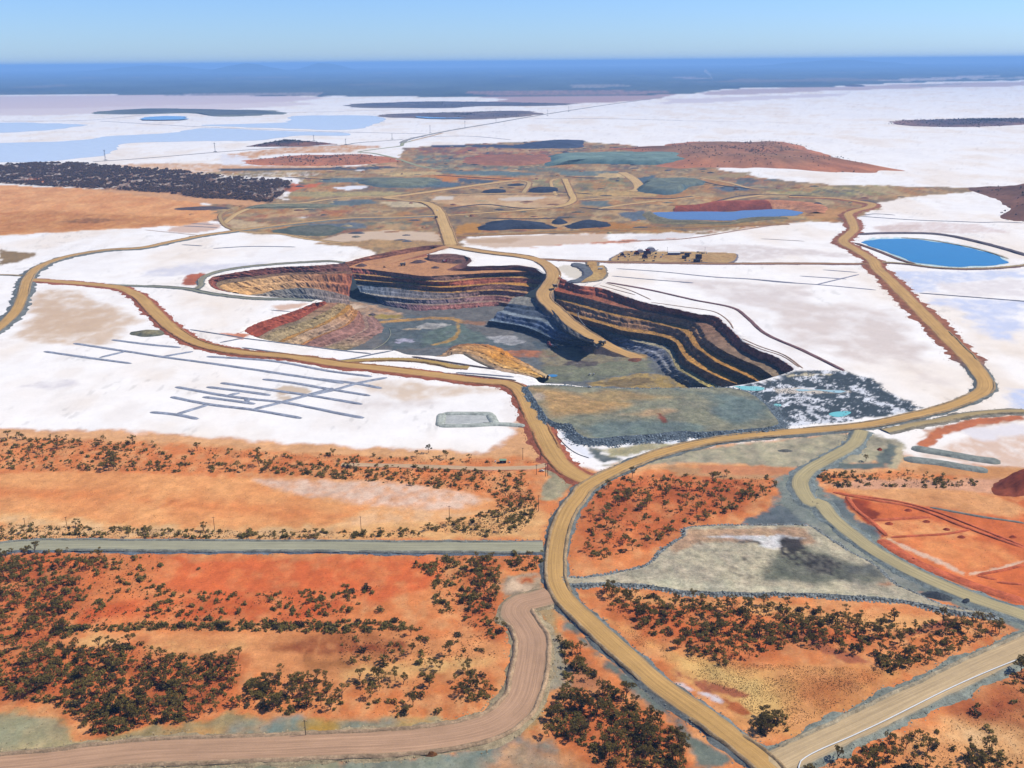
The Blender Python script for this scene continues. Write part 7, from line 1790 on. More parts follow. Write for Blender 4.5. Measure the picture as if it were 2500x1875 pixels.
def build_pad(name, label, z, run, c, side, poly, tex):
    P = catmull(poly, True, 3.0)
    n = len(P)
    s = np.arange(n) * 3.0
    nn = normals2(P, True)
    area = 0.5 * np.sum(P[:, 0] * np.roll(P[:, 1], -1) - np.roll(P[:, 0], -1) * P[:, 1])
    sgn = -1 if area > 0 else 1
    P = P + nn * (.8 * fbm(s / 9, s * 0, 141, 4))[:, None]
    root = tag(empty(name, (P[:, 0].mean(), P[:, 1].mean(), 0)), label, 'platform', kind='structure')
    inv = Matrix.Translation((-P[:, 0].mean(), -P[:, 1].mean(), 0))
    zones = MAP['PAD_Z'] if name == 'gravel_pad' else MAP['ROCK_Z'] if name == 'rock_pad' else []

    def cf(x, y):
        col = tex_colour(tex, c, x, y)
        for zc, soft, nz, pl in zones:
            d = sdist(pl, x, y) + fbm(x / (nz * 3), y / (nz * 3), 143, 4) * nz
            a = smooth(soft, -soft, d)[:, None]
            col = col * (1 - a) + tex_colour(3, zc, x, y) * a
        return col
    V, F, C = fill_poly(P, 3.2 if len(poly) > 20 else 4.0, lambda x, y: z + .12 * fbm(x / 10, y / 10, 145, 4), cf)
    o = mesh_obj('platform_top', V, F, M_BENCH, col=C); o.parent = root; o.matrix_parent_inverse = inv
    rows = []; cc = []
    sd = np.asarray(lin(side)) * 1.3
    rr = run * (1 + .45 * fbm(s / 14, s * 0, 147, 4))
    for j in range(5):
        t = j / 4
        q = P + nn * (sgn * (rr * t + (.6 * fbm(s / 5, s * 0 + j * 4, 149, 3) if j else 0)))[:, None]
        zz = z * (1 - t) - .2 * t + (.4 * fbm(s / 4, s * 0 + 3 * j, 151, 3) if 0 < j < 4 else 0)
        rows.append(np.column_stack([q, np.broadcast_to(zz, (n,))]))
        cc.append(sd * (1 + .35 * fbm(s / 6, np.full(n, j * 2.5), 153, 4))[:, None])
    o = mesh_obj('rock_slope', np.concatenate(rows), grid_faces(5, n, True), M_RUBBLE, col=np.clip(np.concatenate(cc), .004, .8))
    o.parent = root; o.matrix_parent_inverse = inv
    if name in ('rock_pad', 'gravel_pad'):
        m = 7000
        k = RNG.integers(0, n, m); t = RNG.uniform(.0, 1.35, m)
        q = P[k] + nn[k] * (sgn * rr[k] * t)[:, None] + RNG.normal(0, .5, (m, 2))
        zz = np.maximum(z * (1 - t), 0)
        add_rubble(np.column_stack([q, zz]), .35 + 1.3 * RNG.random(m) ** 2, sd * RNG.uniform(.5, 2.3, m)[:, None])


def build_water(name, label, c, z, poly):
    P = np.asarray(poly, float)
    step = float(np.clip(math.hypot(*P.mean(0)) * .004, 1.5, 40))
    P = catmull(P, True, step)
    s = np.arange(len(P)) * step
    cen = P.mean(0)
    P = P + normals2(P, True) * (step * .9 * fbm(s / (step * 5), s * 0, 161, 3))[:, None]
    o = mesh_obj(name, np.column_stack([P, np.full(len(P), z)]), [tuple(range(len(P)))], water_mat(name, c, .2 if 'shallow' in name else .1, .12 if 'shallow' in name else .25))
    tag(o, label, 'water', kind='structure')


# ------------------------------------------------------------------ build: ground, pit, roads, banks, mounds, pads, water
build_pit()
build_ground()
for key, r in MAP['ROADS'].items():
    build_road(key, r)
ORD = 'nearest second third fourth fifth sixth seventh eighth ninth tenth eleventh twelfth thirteenth fourteenth fifteenth sixteenth seventeenth eighteenth nineteenth twentieth'.split()
groups = {}
for b in MAP['BUNDS']:
    groups.setdefault(b[4], []).append(b)
for grp, bs in groups.items():
    bs.sort(key=lambda b: sum(p[1] for p in b[3]) / len(b[3]))
    one = grp.replace('banks', 'bank').replace('lines', 'line')
    for i, (w, h, c, pts, _) in enumerate(bs):
        lab = one if len(bs) == 1 else one + (', nearest the viewer' if i == 0 else ', %s counting from the front' % ORD[i])
        build_bund(w * 1.25, h, c, pts, grp, 0, lab)
for a in MAP['MOUNDS']:
    build_mound(*a)
for a in MAP['PADS']:
    build_pad(*a)
# loose boulders over the rocky flooded patch
pt = np.asarray(MAP['GZ'][[i for i, z in enumerate(MAP['GZ']) if z[4] == 5][0]][5])
q = RNG.uniform(pt.min(0), pt.max(0), (9000, 2))
q = q[in_poly(pt, q[:, 0], q[:, 1])]
q = q[fbm(q[:, 0] / 9, q[:, 1] / 12, 305, 4) < .1][:3000]
add_rubble(np.column_stack([q, np.zeros(len(q))]), .35 + 1.2 * RNG.random(len(q)) ** 2, np.asarray(lin((96, 104, 110))) * RNG.uniform(.5, 1.9, len(q))[:, None])
for a in MAP['WATER']:
    build_water(*a)
for key, lab, c1, c2 in (('BANK', 'red cliff bank behind the far pit lake', (164, 84, 54), (130, 66, 48)), ('BANK_E', 'red sloping bank right of the far pit lake', (188, 126, 86), (198, 144, 102)), ('BANK_F', 'dark olive bank in front of the far pit lake', (122, 116, 92), (140, 128, 90))):
    a, b = [resample(catmull(l, False, 8), n=90) for l in MAP[key]]
    rows = []; cc = []
    s = np.arange(90) * 8.0
    for j, t in enumerate((-.35, 0, .25, .5, .75, 1.0)):
        r_ = a * (1 - t) + b * t if t >= 0 else np.column_stack([a[:, :2] + (a[:, :2] - b[:, :2]) * .8, np.full(90, -.2)])
        r_ = r_ + np.column_stack([np.zeros(90), np.zeros(90), .9 * fbm(s / 20, s * 0 + j, 171, 3)]) * (0 < j < 5)
        rows.append(r_)
        g = 1 + .3 * fbm(s / 40, np.full(90, j * .7), 173, 4)
        cc.append((np.asarray(lin(c1)) * (1 - t) + np.asarray(lin(c2)) * max(t, 0)) * g[:, None])
    o = mesh_obj('earth_bank', np.concatenate(rows), grid_faces(6, 90), M_ROCK, col=np.clip(np.concatenate(cc), .004, .8))
    tag(o, lab, 'bank', kind='structure')

# small spoil heaps strewn over the far mine ground, too many to count
land = MAP['GZ'][[i for i, z in enumerate(MAP['GZ']) if z[1] == (168, 142, 104)][0]][5]
lp = np.asarray(land)
q = RNG.uniform(lp.min(0), lp.max(0), (2600, 2))
q = q[in_poly(land, q[:, 0], q[:, 1])]
dn = fbm(q[:, 0] / 120, q[:, 1] / 160, 301, 3)
wet = [w[4] for w in MAP['WATER'] if w[0] == 'pit_lake'][0]
keepq = (dn > .05) & (q[:, 1] > 2250) & (sdist(wet, q[:, 0], q[:, 1]) > 30)
for r_ in MAP['ROADS'].values():          # keep the tracks clear
    pp = catmull(np.asarray(r_['path'], float)[:, :2], False, 25.0)
    if pp[:, 1].max() > 2200:
        keepq &= np.min(np.hypot(q[:, None, 0] - pp[None, :, 0], q[:, None, 1] - pp[None, :, 1]), axis=1) > r_['w'] / 2 + 18
for m_ in MAP['MOUNDS']:
    keepq &= sdist(m_[6], q[:, 0], q[:, 1]) > 5
q = q[keepq][:200]
pal = [np.asarray(lin(c)) for c in ((92, 96, 104), (120, 116, 100), (176, 128, 84), (140, 96, 76), (84, 86, 92), (176, 160, 120))]
hv = []; hf = []; hc = []
for i, (x, y) in enumerate(q):
    rx, ry, h = RNG.uniform(5, 22), RNG.uniform(4, 12), RNG.uniform(1.5, 4.5)
    n = 12
    b0 = len(hv) * 1
    rings = ((1, 0), (.72, .5), (.38, .9), (.05, 1.0))
    base_i = sum(len(v) for v in hv)
    an = np.linspace(0, 2 * math.pi, n, endpoint=False)
    vv = []
    for rr, hz_ in rings:
        jit = 1 + RNG.normal(0, .12, n)
        vv.append(np.column_stack([x + rx * rr * jit * np.cos(an), y + ry * rr * jit * np.sin(an), np.full(n, h * hz_ - .1)]))
    hv.append(np.concatenate(vv)); hf.append(grid_faces(4, n, True) + base_i)
    cc = pal[int(RNG.integers(0, 6))] * RNG.uniform(.8, 1.25)
    hc.append(np.tile(cc, (4 * n, 1)) * (1 + RNG.normal(0, .1, (4 * n, 1))))
tag(mesh_obj('spoil_heaps', np.concatenate(hv), np.concatenate(hf), M_RUBBLE, col=np.clip(np.concatenate(hc), .004, .6)), 'small heaps of dumped spoil strewn over the far mine ground', 'spoil', kind='stuff')

# far hills on the skyline
for x, y, wx, h, lab in ((-13400, 52000, 2300, 345, 'twin low blue hills on the left skyline'), (-10200, 56000, 1900, 335, 'small low blue hill right of the twin hills on the skyline'), (-20500, 58000, 4500, 300, 'long faint rise at the far left of the skyline'), (19500, 60000, 5200, 290, 'faint low rise on the right skyline')):
    ang = np.linspace(0, 2 * math.pi, 60, endpoint=False)
    P = [(x + wx * math.cos(a), y + wx * .6 * math.sin(a)) for a in ang]
    build_mound('hill', lab, h + 60, .9, (74, 84, 60), (70, 80, 58), P, None, 'hill', 'structure')
# ------------------------------------------------------------------ small solids
class MB:
    """collects boxes, tubes and hulls into one mesh"""
    def __init__(self):
        self.v = []; self.f = []

    def add(self, vs, fs):
        b = len(self.v)
        self.v += [tuple(map(float, q)) for q in vs]
        self.f += [tuple(b + i for i in g) for g in fs]
        return self

    def box(self, x0, x1, y0, y1, z0, z1, top=None):
        """box; top=(dx0,dx1,dy0,dy1) insets its upper face"""
        t = top or (0, 0, 0, 0)
        vs = [(x0, y0, z0), (x1, y0, z0), (x1, y1, z0), (x0, y1, z0), (x0 + t[0], y0 + t[2], z1), (x1 - t[1], y0 + t[2], z1), (x1 - t[1], y1 - t[3], z1), (x0 + t[0], y1 - t[3], z1)]
        return self.add(vs, [(3, 2, 1, 0), (4, 5, 6, 7), (0, 1, 5, 4), (1, 2, 6, 5), (2, 3, 7, 6), (3, 0, 4, 7)])

    def prism(self, prof, y0, y1):
        """profile in x,z extruded along y"""
        n = len(prof)
        vs = [(x, y0, z) for x, z in prof] + [(x, y1, z) for x, z in prof]
        fs = [tuple(range(n))[::-1], tuple(range(n, 2 * n))] + [(i, (i + 1) % n, n + (i + 1) % n, n + i) for i in range(n)]
        return self.add(vs, fs)

    def tube(self, pts, radii, n=8, cap=True):
        pts = [Vector(p) for p in pts]
        rings = []
        b = len(self.v)
        for i, p in enumerate(pts):
            d = (pts[min(i + 1, len(pts) - 1)] - pts[max(i - 1, 0)]).normalized()
            a = d.orthogonal().normalized() if abs(d.z) > .95 else d.cross(Vector((0, 0, 1))).normalized()
            c = d.cross(a)
            r = radii[i] if isinstance(radii, (list, tuple)) else radii
            for k in range(n):
                t = 2 * math.pi * k / n
                self.v.append(tuple(p + a * (r * math.cos(t)) + c * (r * math.sin(t))))
        for i in range(len(pts) - 1):
            for k in range(n):
                self.f.append((b + i * n + k, b + i * n + (k + 1) % n, b + (i + 1) * n + (k + 1) % n, b + (i + 1) * n + k))
        if cap:
            self.f.append(tuple(b + k for k in range(n))[::-1])
            self.f.append(tuple(b + (len(pts) - 1) * n + k for k in range(n)))
        return self

    def wheel(self, x, y, z, r, w, n=16):
        return self.tube([(x, y - w / 2, z), (x, y - w * .42, z), (x, y + w * .42, z), (x, y + w / 2, z)], [r * .82, r, r, r * .82], n)

    def build(self, name, mat, parent=None, smooth_shade=False):
        return mesh_obj(name, np.array(self.v), self.f, mat, parent, smooth_shade=smooth_shade)


def copy_tree(o, parent=None):
    c = o.copy(); COL.objects.link(c)
    if parent:
        c.parent = parent
    for ch in list(o.children):
        copy_tree(ch, c)
    return c


M_DARK = flat_mat('dark_steel', (48, 48, 54), .7, .3)
M_TYRE = flat_mat('tyre_rubber', (34, 32, 32), .9, .1)
M_YEL = flat_mat('worn_yellow_paint', (188, 140, 52), .55, .4)
M_RED = flat_mat('rust_red_paint', (150, 52, 44), .55, .35)
M_WHITE = flat_mat('white_paint', (236, 236, 232), .5, .4)
M_GLASS = flat_mat('dark_glass', (36, 42, 52), .1, .6)
M_GREY = flat_mat('grey_steel', (120, 122, 126), .6, .4)
M_WOOD = flat_mat('weathered_timber', (74, 62, 54), .9, .1)
M_BLUE = flat_mat('blue_cladding', (82, 98, 150), .6, .3)
M_GREENR = flat_mat('pale_green_sheet', (150, 178, 140), .5, .4)
M_TAN = flat_mat('tan_sheet', (196, 168, 120), .7, .2)
M_PURP = flat_mat('dark_purple_plant', (84, 58, 74), .7, .2)

# ------------------------------------------------------------------ haul trucks
def make_truck():
    root = empty('haul_truck')
    m = MB()
    m.box(-4.6, 5.2, -1.1, 1.1, 1.4, 2.3); m.box(3.2, 5.6, -2.9, 2.9, 1.3, 1.9); m.box(4.9, 5.5, -2.6, 2.6, 1.9, 3.3)
    m.build('chassis', M_DARK, root)
    m = MB()
    # dump body: floor, sides, canopy over the cab
    m.prism([(-5.6, 2.6), (-5.0, 2.3), (1.8, 2.5), (3.0, 4.9), (5.9, 5.3), (5.9, 5.6), (2.6, 5.3), (1.4, 3.1), (-5.4, 3.0)], -3.2, 3.2)
    for y in (-3.25, 3.0):
        m.prism([(-5.6, 2.7), (1.7, 2.6), (3.0, 5.1), (-5.4, 4.8)], y, y + .25)
    for x in (-4.2, -2.4, -.6, 1.0):
        for y in (-3.42, 3.25):
            m.box(x, x + .35, y, y + .17, 2.6, 4.75)
    body = m.build('dump_body', M_GREY, root)
    MB().prism([(-5.2, 3.0), (1.3, 3.1), (2.4, 5.0), (0.2, 5.7), (-2.2, 5.5), (-4.6, 4.6)], -2.7, 2.7).build('ore_load', M_TAN, body)
    m = MB(); m.box(3.0, 4.8, .5, 2.7, 3.3, 5.0, (0, .15, .05, .05))
    cab = m.build('cab', M_YEL, root)
    m = MB(); m.box(4.62, 4.86, .7, 2.5, 4.0, 4.75); m.box(3.3, 4.5, 2.68, 2.73, 4.0, 4.75); m.build('window', M_GLASS, cab)
    m = MB(); m.box(3.0, 5.4, -2.8, 2.85, 3.05, 3.3); m.box(5.35, 5.42, -2.8, 2.8, 3.3, 4.1); m.build('deck_rail', M_YEL, root)
    for x, ys in ((3.6, (-2.5, 2.5)), (-2.8, (-2.5, -1.4, 1.4, 2.5))):
        for y in ys:
            w = MB().wheel(x, y, 1.35, 1.35, .9).build('wheel', M_TYRE, root)
            MB().wheel(x, y, 1.35, .62, .96, 10).build('rim', M_GREY, w)
    for y in (-1.9, 1.9):
        MB().box(5.5, 5.56, y - .35, y + .35, 2.0, 2.5).build('headlight', M_WHITE, root)
    return root


def make_digger():
    root = empty('excavator')
    for y in (-2.4, 2.4):
        m = MB()
        m.prism([(-3.4, .5), (-3.0, 0), (3.0, 0), (3.4, .5), (3.2, 1.2), (2.7, 1.5), (-2.7, 1.5), (-3.2, 1.2)], y - .5, y + .5)
        t = m.build('track', M_TYRE, root)
        m = MB()
        for k in range(8):
            m.box(-2.9 + k * .78, -2.5 + k * .78, y - .56, y + .56, 1.46, 1.6)
        m.build('track_shoe', M_DARK, t)
    MB().box(-1.6, 1.6, -1.9, 1.9, .7, 1.7).build('undercarriage', M_DARK, root)
    MB().box(-4.2, 2.6, -2.6, 2.6, 1.8, 4.4, (.3, .2, .25, .25)).build('house', M_RED, root)
    MB().prism([(-5.2, 1.9), (-4.2, 1.8), (-4.2, 4.2), (-4.9, 4.0)], -2.6, 2.6).build('counterweight', M_DARK, root)
    m = MB(); m.box(1.2, 3.4, 1.0, 2.7, 2.6, 5.3, (.1, .25, .1, .1)); cab = m.build('cab', M_RED, root)
    m = MB(); m.box(3.2, 3.44, 1.15, 2.55, 3.8, 5.0); m.box(1.5, 3.1, 2.64, 2.72, 3.8, 5.0); m.build('window', M_GLASS, cab)
    MB().box(-3.6, -.8, -2.0, .6, 4.4, 4.9).build('engine_hood', M_WHITE, root)
    MB().prism([(1.6, 2.6), (2.6, 2.6), (5.4, 6.4), (9.2, 5.6), (9.4, 6.3), (5.2, 7.4), (4.4, 7.0)], -.5, .5).build('boom', M_RED, root)
    MB().prism([(8.6, 6.6), (9.6, 6.5), (10.0, 5.2), (9.0, 1.6), (8.4, 1.7), (8.9, 5.0)], -.4, .4).build('stick', M_RED, root)
    MB().prism([(8.2, 2.0), (9.4, 1.9), (9.2, .5), (8.0, -.05), (7.0, .3), (6.9, .9), (7.8, .8), (8.3, 1.2)], -1.2, 1.2).build('bucket', M_DARK, root)
    m = MB(); m.tube([(3.0, 0, 3.4), (5.2, 0, 6.2)], .18, 6); m.tube([(6.0, 0, 7.0), (8.9, 0, 6.9)], .16, 6); m.build('hydraulic_ram', M_GREY, root)
    return root


def make_ute(paint=None):
    root = empty('ute')
    body = MB().prism([(-2.6, .55), (2.5, .55), (2.6, 1.0), (1.6, 1.15), (-2.6, 1.15)], -.93, .93).build('body', paint or M_WHITE, root)
    MB().prism([(-.4, 1.15), (1.5, 1.15), (.95, 1.85), (-.25, 1.9)], -.85, .85).build('cabin', paint or M_WHITE, root)
    m = MB(); m.prism([(.98, 1.25), (1.44, 1.22), (.98, 1.78)], -.78, .78); m.box(-.2, .85, .84, .88, 1.3, 1.75); m.box(-.2, .85, -.88, -.84, 1.3, 1.75)
    m.build('window', M_GLASS, root)
    MB().box(-2.6, -.5, -.95, .95, 1.0, 1.35).build('tray', M_GREY, root)
    for x in (-1.6, 1.6):
        for y in (-.82, .82):
            MB().wheel(x, y, .4, .4, .26, 12).build('wheel', M_TYRE, root)
    return root


truck = make_truck()
for i, (x, y, z, hd, lab) in enumerate(MAP['TRUCKS']):
    o = truck if i == 0 else copy_tree(truck)
    o.location = (x, y, z + .1); o.rotation_euler = (0, 0, math.radians(hd)); o.scale = (1.05,) * 3
    tag(o, lab, 'truck', 'haul trucks in the mine')
digger = make_digger()
for i, (x, y, z, hd, lab) in enumerate(MAP['DIGGERS']):
    o = digger if i == 0 else copy_tree(digger)
    o.location = (x, y, z + .1); o.rotation_euler = (0, 0, math.radians(hd)); o.scale = (1.15,) * 3
    tag(o, lab, 'excavator', 'excavators in the pit')
ute = make_ute()
for i, (x, y, z, hd, lab) in enumerate(MAP['UTES']):
    o = ute if i == 0 else copy_tree(ute)
    o.location = (x, y, z + .15); o.rotation_euler = (0, 0, math.radians(hd))
    tag(o, lab, 'ute', 'small vehicles in the mine')
x, y, z, hd = MAP['DOZER']
dz = tag(empty('bulldozer', (x, y, z), math.radians(hd)), 'small dark bulldozer on the orange upper platform', 'bulldozer')
for yy in (-1.2, 1.2):
    MB().prism([(-2.4, .4), (-1.9, 0), (1.9, 0), (2.4, .4), (1.0, 1.6), (-1.9, 1.2)], yy - .32, yy + .32).build('track', M_TYRE, dz)
MB().box(-1.9, 1.9, -.95, .95, .9, 2.1, (.1, .3, .1, .1)).build('body', M_YEL, dz)
MB().box(-1.5, .2, -.85, .85, 2.1, 3.5, (.15, .15, .1, .1)).build('cab', M_DARK, dz)
MB().prism([(2.9, 0), (3.25, .1), (3.1, .9), (3.35, 1.7), (3.05, 1.7), (2.8, .9)], -2.1, 2.1).build('blade', M_GREY, dz)

# drill rig, tanker, field shed
x, y, z, hd = MAP['RIG']
o = tag(empty('drill_rig', (x, y, z), 0), 'yellow drill rig with upright mast beside the pump pad', 'drill rig')
MB().box(-3, 3, -1.3, 1.3, .8, 1.6).build('chassis', M_DARK, o)
MB().box(1.2, 3.2, -1.3, 1.3, 1.6, 3.2, (0, .3, .1, .1)).build('cab', M_YEL, o)
m = MB()
for a, b in ((-2.6, -.45), (-2.6, .45), (-1.9, -.45), (-1.9, .45)):
    m.tube([(a, b, 1.0), (a, b, 12.0)], .12, 5)
for k in range(9):
    m.tube([(-2.6, -.45, 2 + k * 1.1), (-1.9, .45, 3.1 + k * 1.1)], .07, 4)
m.build('mast', M_YEL, o)
for a in (-2, 2):
    for b in (-1.1, 1.1):
        MB().wheel(a, b, .6, .6, .4, 10).build('wheel', M_TYRE, o)
x, y, z, hd = MAP['TANKER']
o = tag(empty('tanker_truck', (x, y, z), 0), 'cream tanker truck parked on the pump pad', 'truck')
MB().tube([(-4.6, 0, 2.3), (-4.4, 0, 2.3), (2.2, 0, 2.3), (2.4, 0, 2.3)], [.9, 1.25, 1.25, .9], 14).build('tank', M_WHITE, o)
MB().box(2.7, 4.9, -1.2, 1.2, .9, 3.2, (0, .4, .1, .1)).build('cab', M_WHITE, o)
MB().box(-4.6, 4.8, -.9, .9, .7, 1.1).build('chassis', M_DARK, o)
for a in (-3.8, -2.6, 3.6):
    for b in (-1, 1):
        MB().wheel(a, b, .5, .5, .35, 10).build('wheel', M_TYRE, o)
x, y, z, hd = MAP['SHED']
o = tag(empty('field_shed', (x, y, z), 0), 'small dark shed with pale green roof by the sandy track', 'shed')
MB().box(-3.4, 3.4, -2.2, 2.2, 0, 3.0).build('wall', M_DARK, o)
MB().prism([(-3.8, 2.95), (3.8, 2.95), (3.8, 3.15), (-3.8, 3.15)], -2.7, 0).add([(-3.8, 0, 3.1), (3.8, 0, 3.1), (3.8, 0, 3.9), (-3.8, 0, 3.9), (3.8, -2.7, 3.15), (-3.8, -2.7, 3.15), (3.8, 2.7, 3.0), (-3.8, 2.7, 3.0)], [(5, 4, 2, 3), (2, 6, 7, 3)]).build('roof', M_GREENR, o)
MB().box(-1, .4, -2.26, -2.2, 0, 2.1).build('door', M_GREY, o)
for dx, dy, s_, lab in ((-8, 1, 1.0, 'pale drum left of the small shed'), (7, -1, .8, 'pale drum right of the small shed')):
    b = tag(empty('drum', (x + dx, y + dy, 0)), lab, 'drum', 'drums by the shed')
    MB().tube([(0, 0, 0), (0, 0, 1.7 * s_)], .75 * s_, 12).build('barrel', M_WHITE, b)
    MB().tube([(0, 0, 1.7 * s_), (0, 0, 1.8 * s_)], .4 * s_, 10).build('lid', M_GREY, b)

# ------------------------------------------------------------------ camp
C = MAP['CAMP']
x, y, z = C['hut']
o = tag(empty('site_office', (x, y, z)), 'long blue site office with a white roof in the camp', 'building')
MB().box(-13, 13, -4, 4, 0, 4.2).build('wall', M_BLUE, o)
MB().prism([(-13.6, 4.2), (13.6, 4.2), (13.4, 4.6), (-13.4, 4.6)], -4.6, 4.6).add([(-13.5, -4.6, 4.6), (13.5, -4.6, 4.6), (13.5, 0, 6.2), (-13.5, 0, 6.2), (13.5, 4.6, 4.6), (-13.5, 4.6, 4.6)], [(0, 1, 2, 3), (3, 2, 4, 5)]).build('roof', M_WHITE, o)
for k in range(6):
    w = MB().box(-11 + k * 4, -8.8 + k * 4, -4.08, -4.0, 1.2, 3.0).build('window', M_GLASS, o)
    MB().box(-11.1 + k * 4, -8.7 + k * 4, -4.12, -4.02, 1.0, 1.2).build('sill', M_WHITE, w)
MB().box(10.9, 12.2, -4.1, -4.0, 0, 2.3).build('door', M_WHITE, o)
x, y, z = C['box']
o = tag(empty('container', (x, y, z)), 'grey container right of the blue site office', 'container')
MB().box(-5, 5, -1.6, 1.6, 0, 3.2).build('shell', M_GREY, o)
m = MB()
for k in range(12):
    m.box(-4.8 + k * .82, -4.5 + k * .82, -1.68, -1.6, .1, 3.1)
m.build('rib', M_GREY, o)
MB().box(4.98, 5.06, -1.4, 1.4, .1, 3.0).build('door', M_DARK, o)
for (x, y, z), lab, s_ in zip(C['dark'], ('tall dark cabin behind the others right of the site office', 'small dark cabin left of the tall one in the camp', 'tall dark cabin at the right of the camp', 'low dark cabin in front at the right of the camp'), ((5.2, 8), (4.4, 6), (6.5, 9), (7, 5))):
    o = tag(empty('plant_cabin', (x, y, z)), lab, 'cabin', 'dark cabins in the camp')
    MB().box(-s_[0], s_[0], -3, 3, .8, s_[1], (.2, .2, .2, .2)).build('wall', M_PURP, o)
    MB().box(-s_[0] - .3, s_[0] + .3, -3.3, 3.3, s_[1], s_[1] + .35).build('roof', M_DARK, o)
    MB().box(-s_[0] * .5, s_[0] * .4, -3.06, -2.98, s_[1] * .5, s_[1] * .75).build('window', M_GLASS, o)
    for a in (-1, 1):
        for b in (-1, 1):
            MB().box(a * s_[0] * .8 - .2, a * s_[0] * .8 + .2, b * 2.4 - .2, b * 2.4 + .2, 0, .8).build('leg', M_DARK, o)
for (x, y, z), lab, s_, mt in zip(C['plant'], ('dark red crusher left in the camp plant', 'larger dark red crusher in the camp plant', 'dark screening unit in front of the crushers', 'blue feed hopper at the left end of the camp'), (1.0, 1.3, 1.0, .8), (M_RED, M_RED, M_PURP, M_BLUE)):
    o = tag(empty('crusher', (x, y, z)), lab, 'crusher', 'crushing plant in the camp')
    MB().box(-7 * s_, 5 * s_, -3 * s_, 3 * s_, 2 * s_, 6.5 * s_, (.8, .8, .5, .5)).build('housing', M_PURP, o)
    MB().add([(-5 * s_, -3.4 * s_, 9.5 * s_), (3 * s_, -3.4 * s_, 9.5 * s_), (3 * s_, 3.4 * s_, 9.5 * s_), (-5 * s_, 3.4 * s_, 9.5 * s_), (-2.5 * s_, -1.4 * s_, 6.4 * s_), (1 * s_, -1.4 * s_, 6.4 * s_), (1 * s_, 1.4 * s_, 6.4 * s_), (-2.5 * s_, 1.4 * s_, 6.4 * s_)], [(0, 1, 5, 4), (1, 2, 6, 5), (2, 3, 7, 6), (3, 0, 4, 7), (4, 5, 6, 7)]).build('hopper', mt, o)
    cv = MB().prism([(5 * s_, 2.6 * s_), (5 * s_, 3.3 * s_), (17 * s_, 9.2 * s_), (17.4 * s_, 8.6 * s_)], -.8, .8).build('conveyor', M_GREY, o)
    MB().tube([(13 * s_, 0, 0), (15 * s_, 0, 7.6 * s_)], .25, 5).build('prop', M_DARK, cv)
    for a in (-6, -1, 4):
        for b in (-2.4, 2.4):
            MB().tube([(a * s_, b * s_, 0), (a * s_, b * s_, 2.4 * s_)], .3, 6).build('leg', M_DARK, o)
for (x, y, z), lab, r_ in zip(C['dome'], ('smaller white fabric dome behind the camp crushers', 'larger white fabric dome behind the camp crushers'), (7, 10)):
    o = tag(empty('dome_shelter', (x, y, z)), lab, 'shelter', 'white domes behind the camp')
    prof = [(r_ * math.cos(t), r_ * .9 * math.sin(t)) for t in np.linspace(0, math.pi, 13)]
    MB().prism(prof, -5, 5).build('canopy', M_WHITE, o)
    m = MB()
    for yy in (-5.1, 0, 5.1):
        m.tube([(a * 1.01, yy, b * 1.01) for a, b in prof], .14, 5)
    m.build('arch', M_GREY, o)
mats = [M_DARK, M_GREY, M_WHITE, M_PURP, M_BLUE, M_TAN]
for i, (x, y, z) in enumerate(C['bits']):
    side = 'left' if x < C['hut'][0] - 40 else 'right' if x > C['hut'][0] + 20 else 'middle'
    kind = i % 3
    if kind == 0:
        o = tag(empty('skip_bin', (x, y, z), .3 * i), 'small open skip bin in the %s of the camp' % side, 'bin', 'small equipment in the camp, %s' % side)
        MB().prism([(-2.6, 1.7), (-1.8, 0), (1.8, 0), (2.6, 1.7)], -1.2, 1.2).build('tub', mats[i % 6], o)
        MB().box(-2.7, 2.7, -1.3, 1.3, 1.7, 1.85).build('rim', M_DARK, o)
    elif kind == 1:
        o = tag(empty('generator', (x, y, z), .4 * i), 'small skid generator in the %s of the camp' % side, 'generator', 'small equipment in the camp, %s' % side)
        MB().box(-2.2, 2.2, -1, 1, .3, 2.2, (.1, .1, .1, .1)).build('casing', mats[i % 6], o)
        MB().tube([(1.4, 0, 2.2), (1.4, 0, 3.2)], .15, 6).build('exhaust', M_DARK, o)
        MB().box(-2.4, 2.4, -1.1, 1.1, 0, .3).build('skid', M_DARK, o)
    else:
        o = tag(empty('water_tank', (x, y, z), 0), 'small upright tank in the %s of the camp' % side, 'tank', 'small equipment in the camp, %s' % side)
        MB().tube([(0, 0, 0), (0, 0, 2.6), (0, 0, 3.0)], [1.3, 1.3, .6], 12).build('shell', mats[i % 6], o)
        MB().tube([(0, 0, 3.0), (0, 0, 3.2)], .4, 8).build('lid', M_DARK, o)

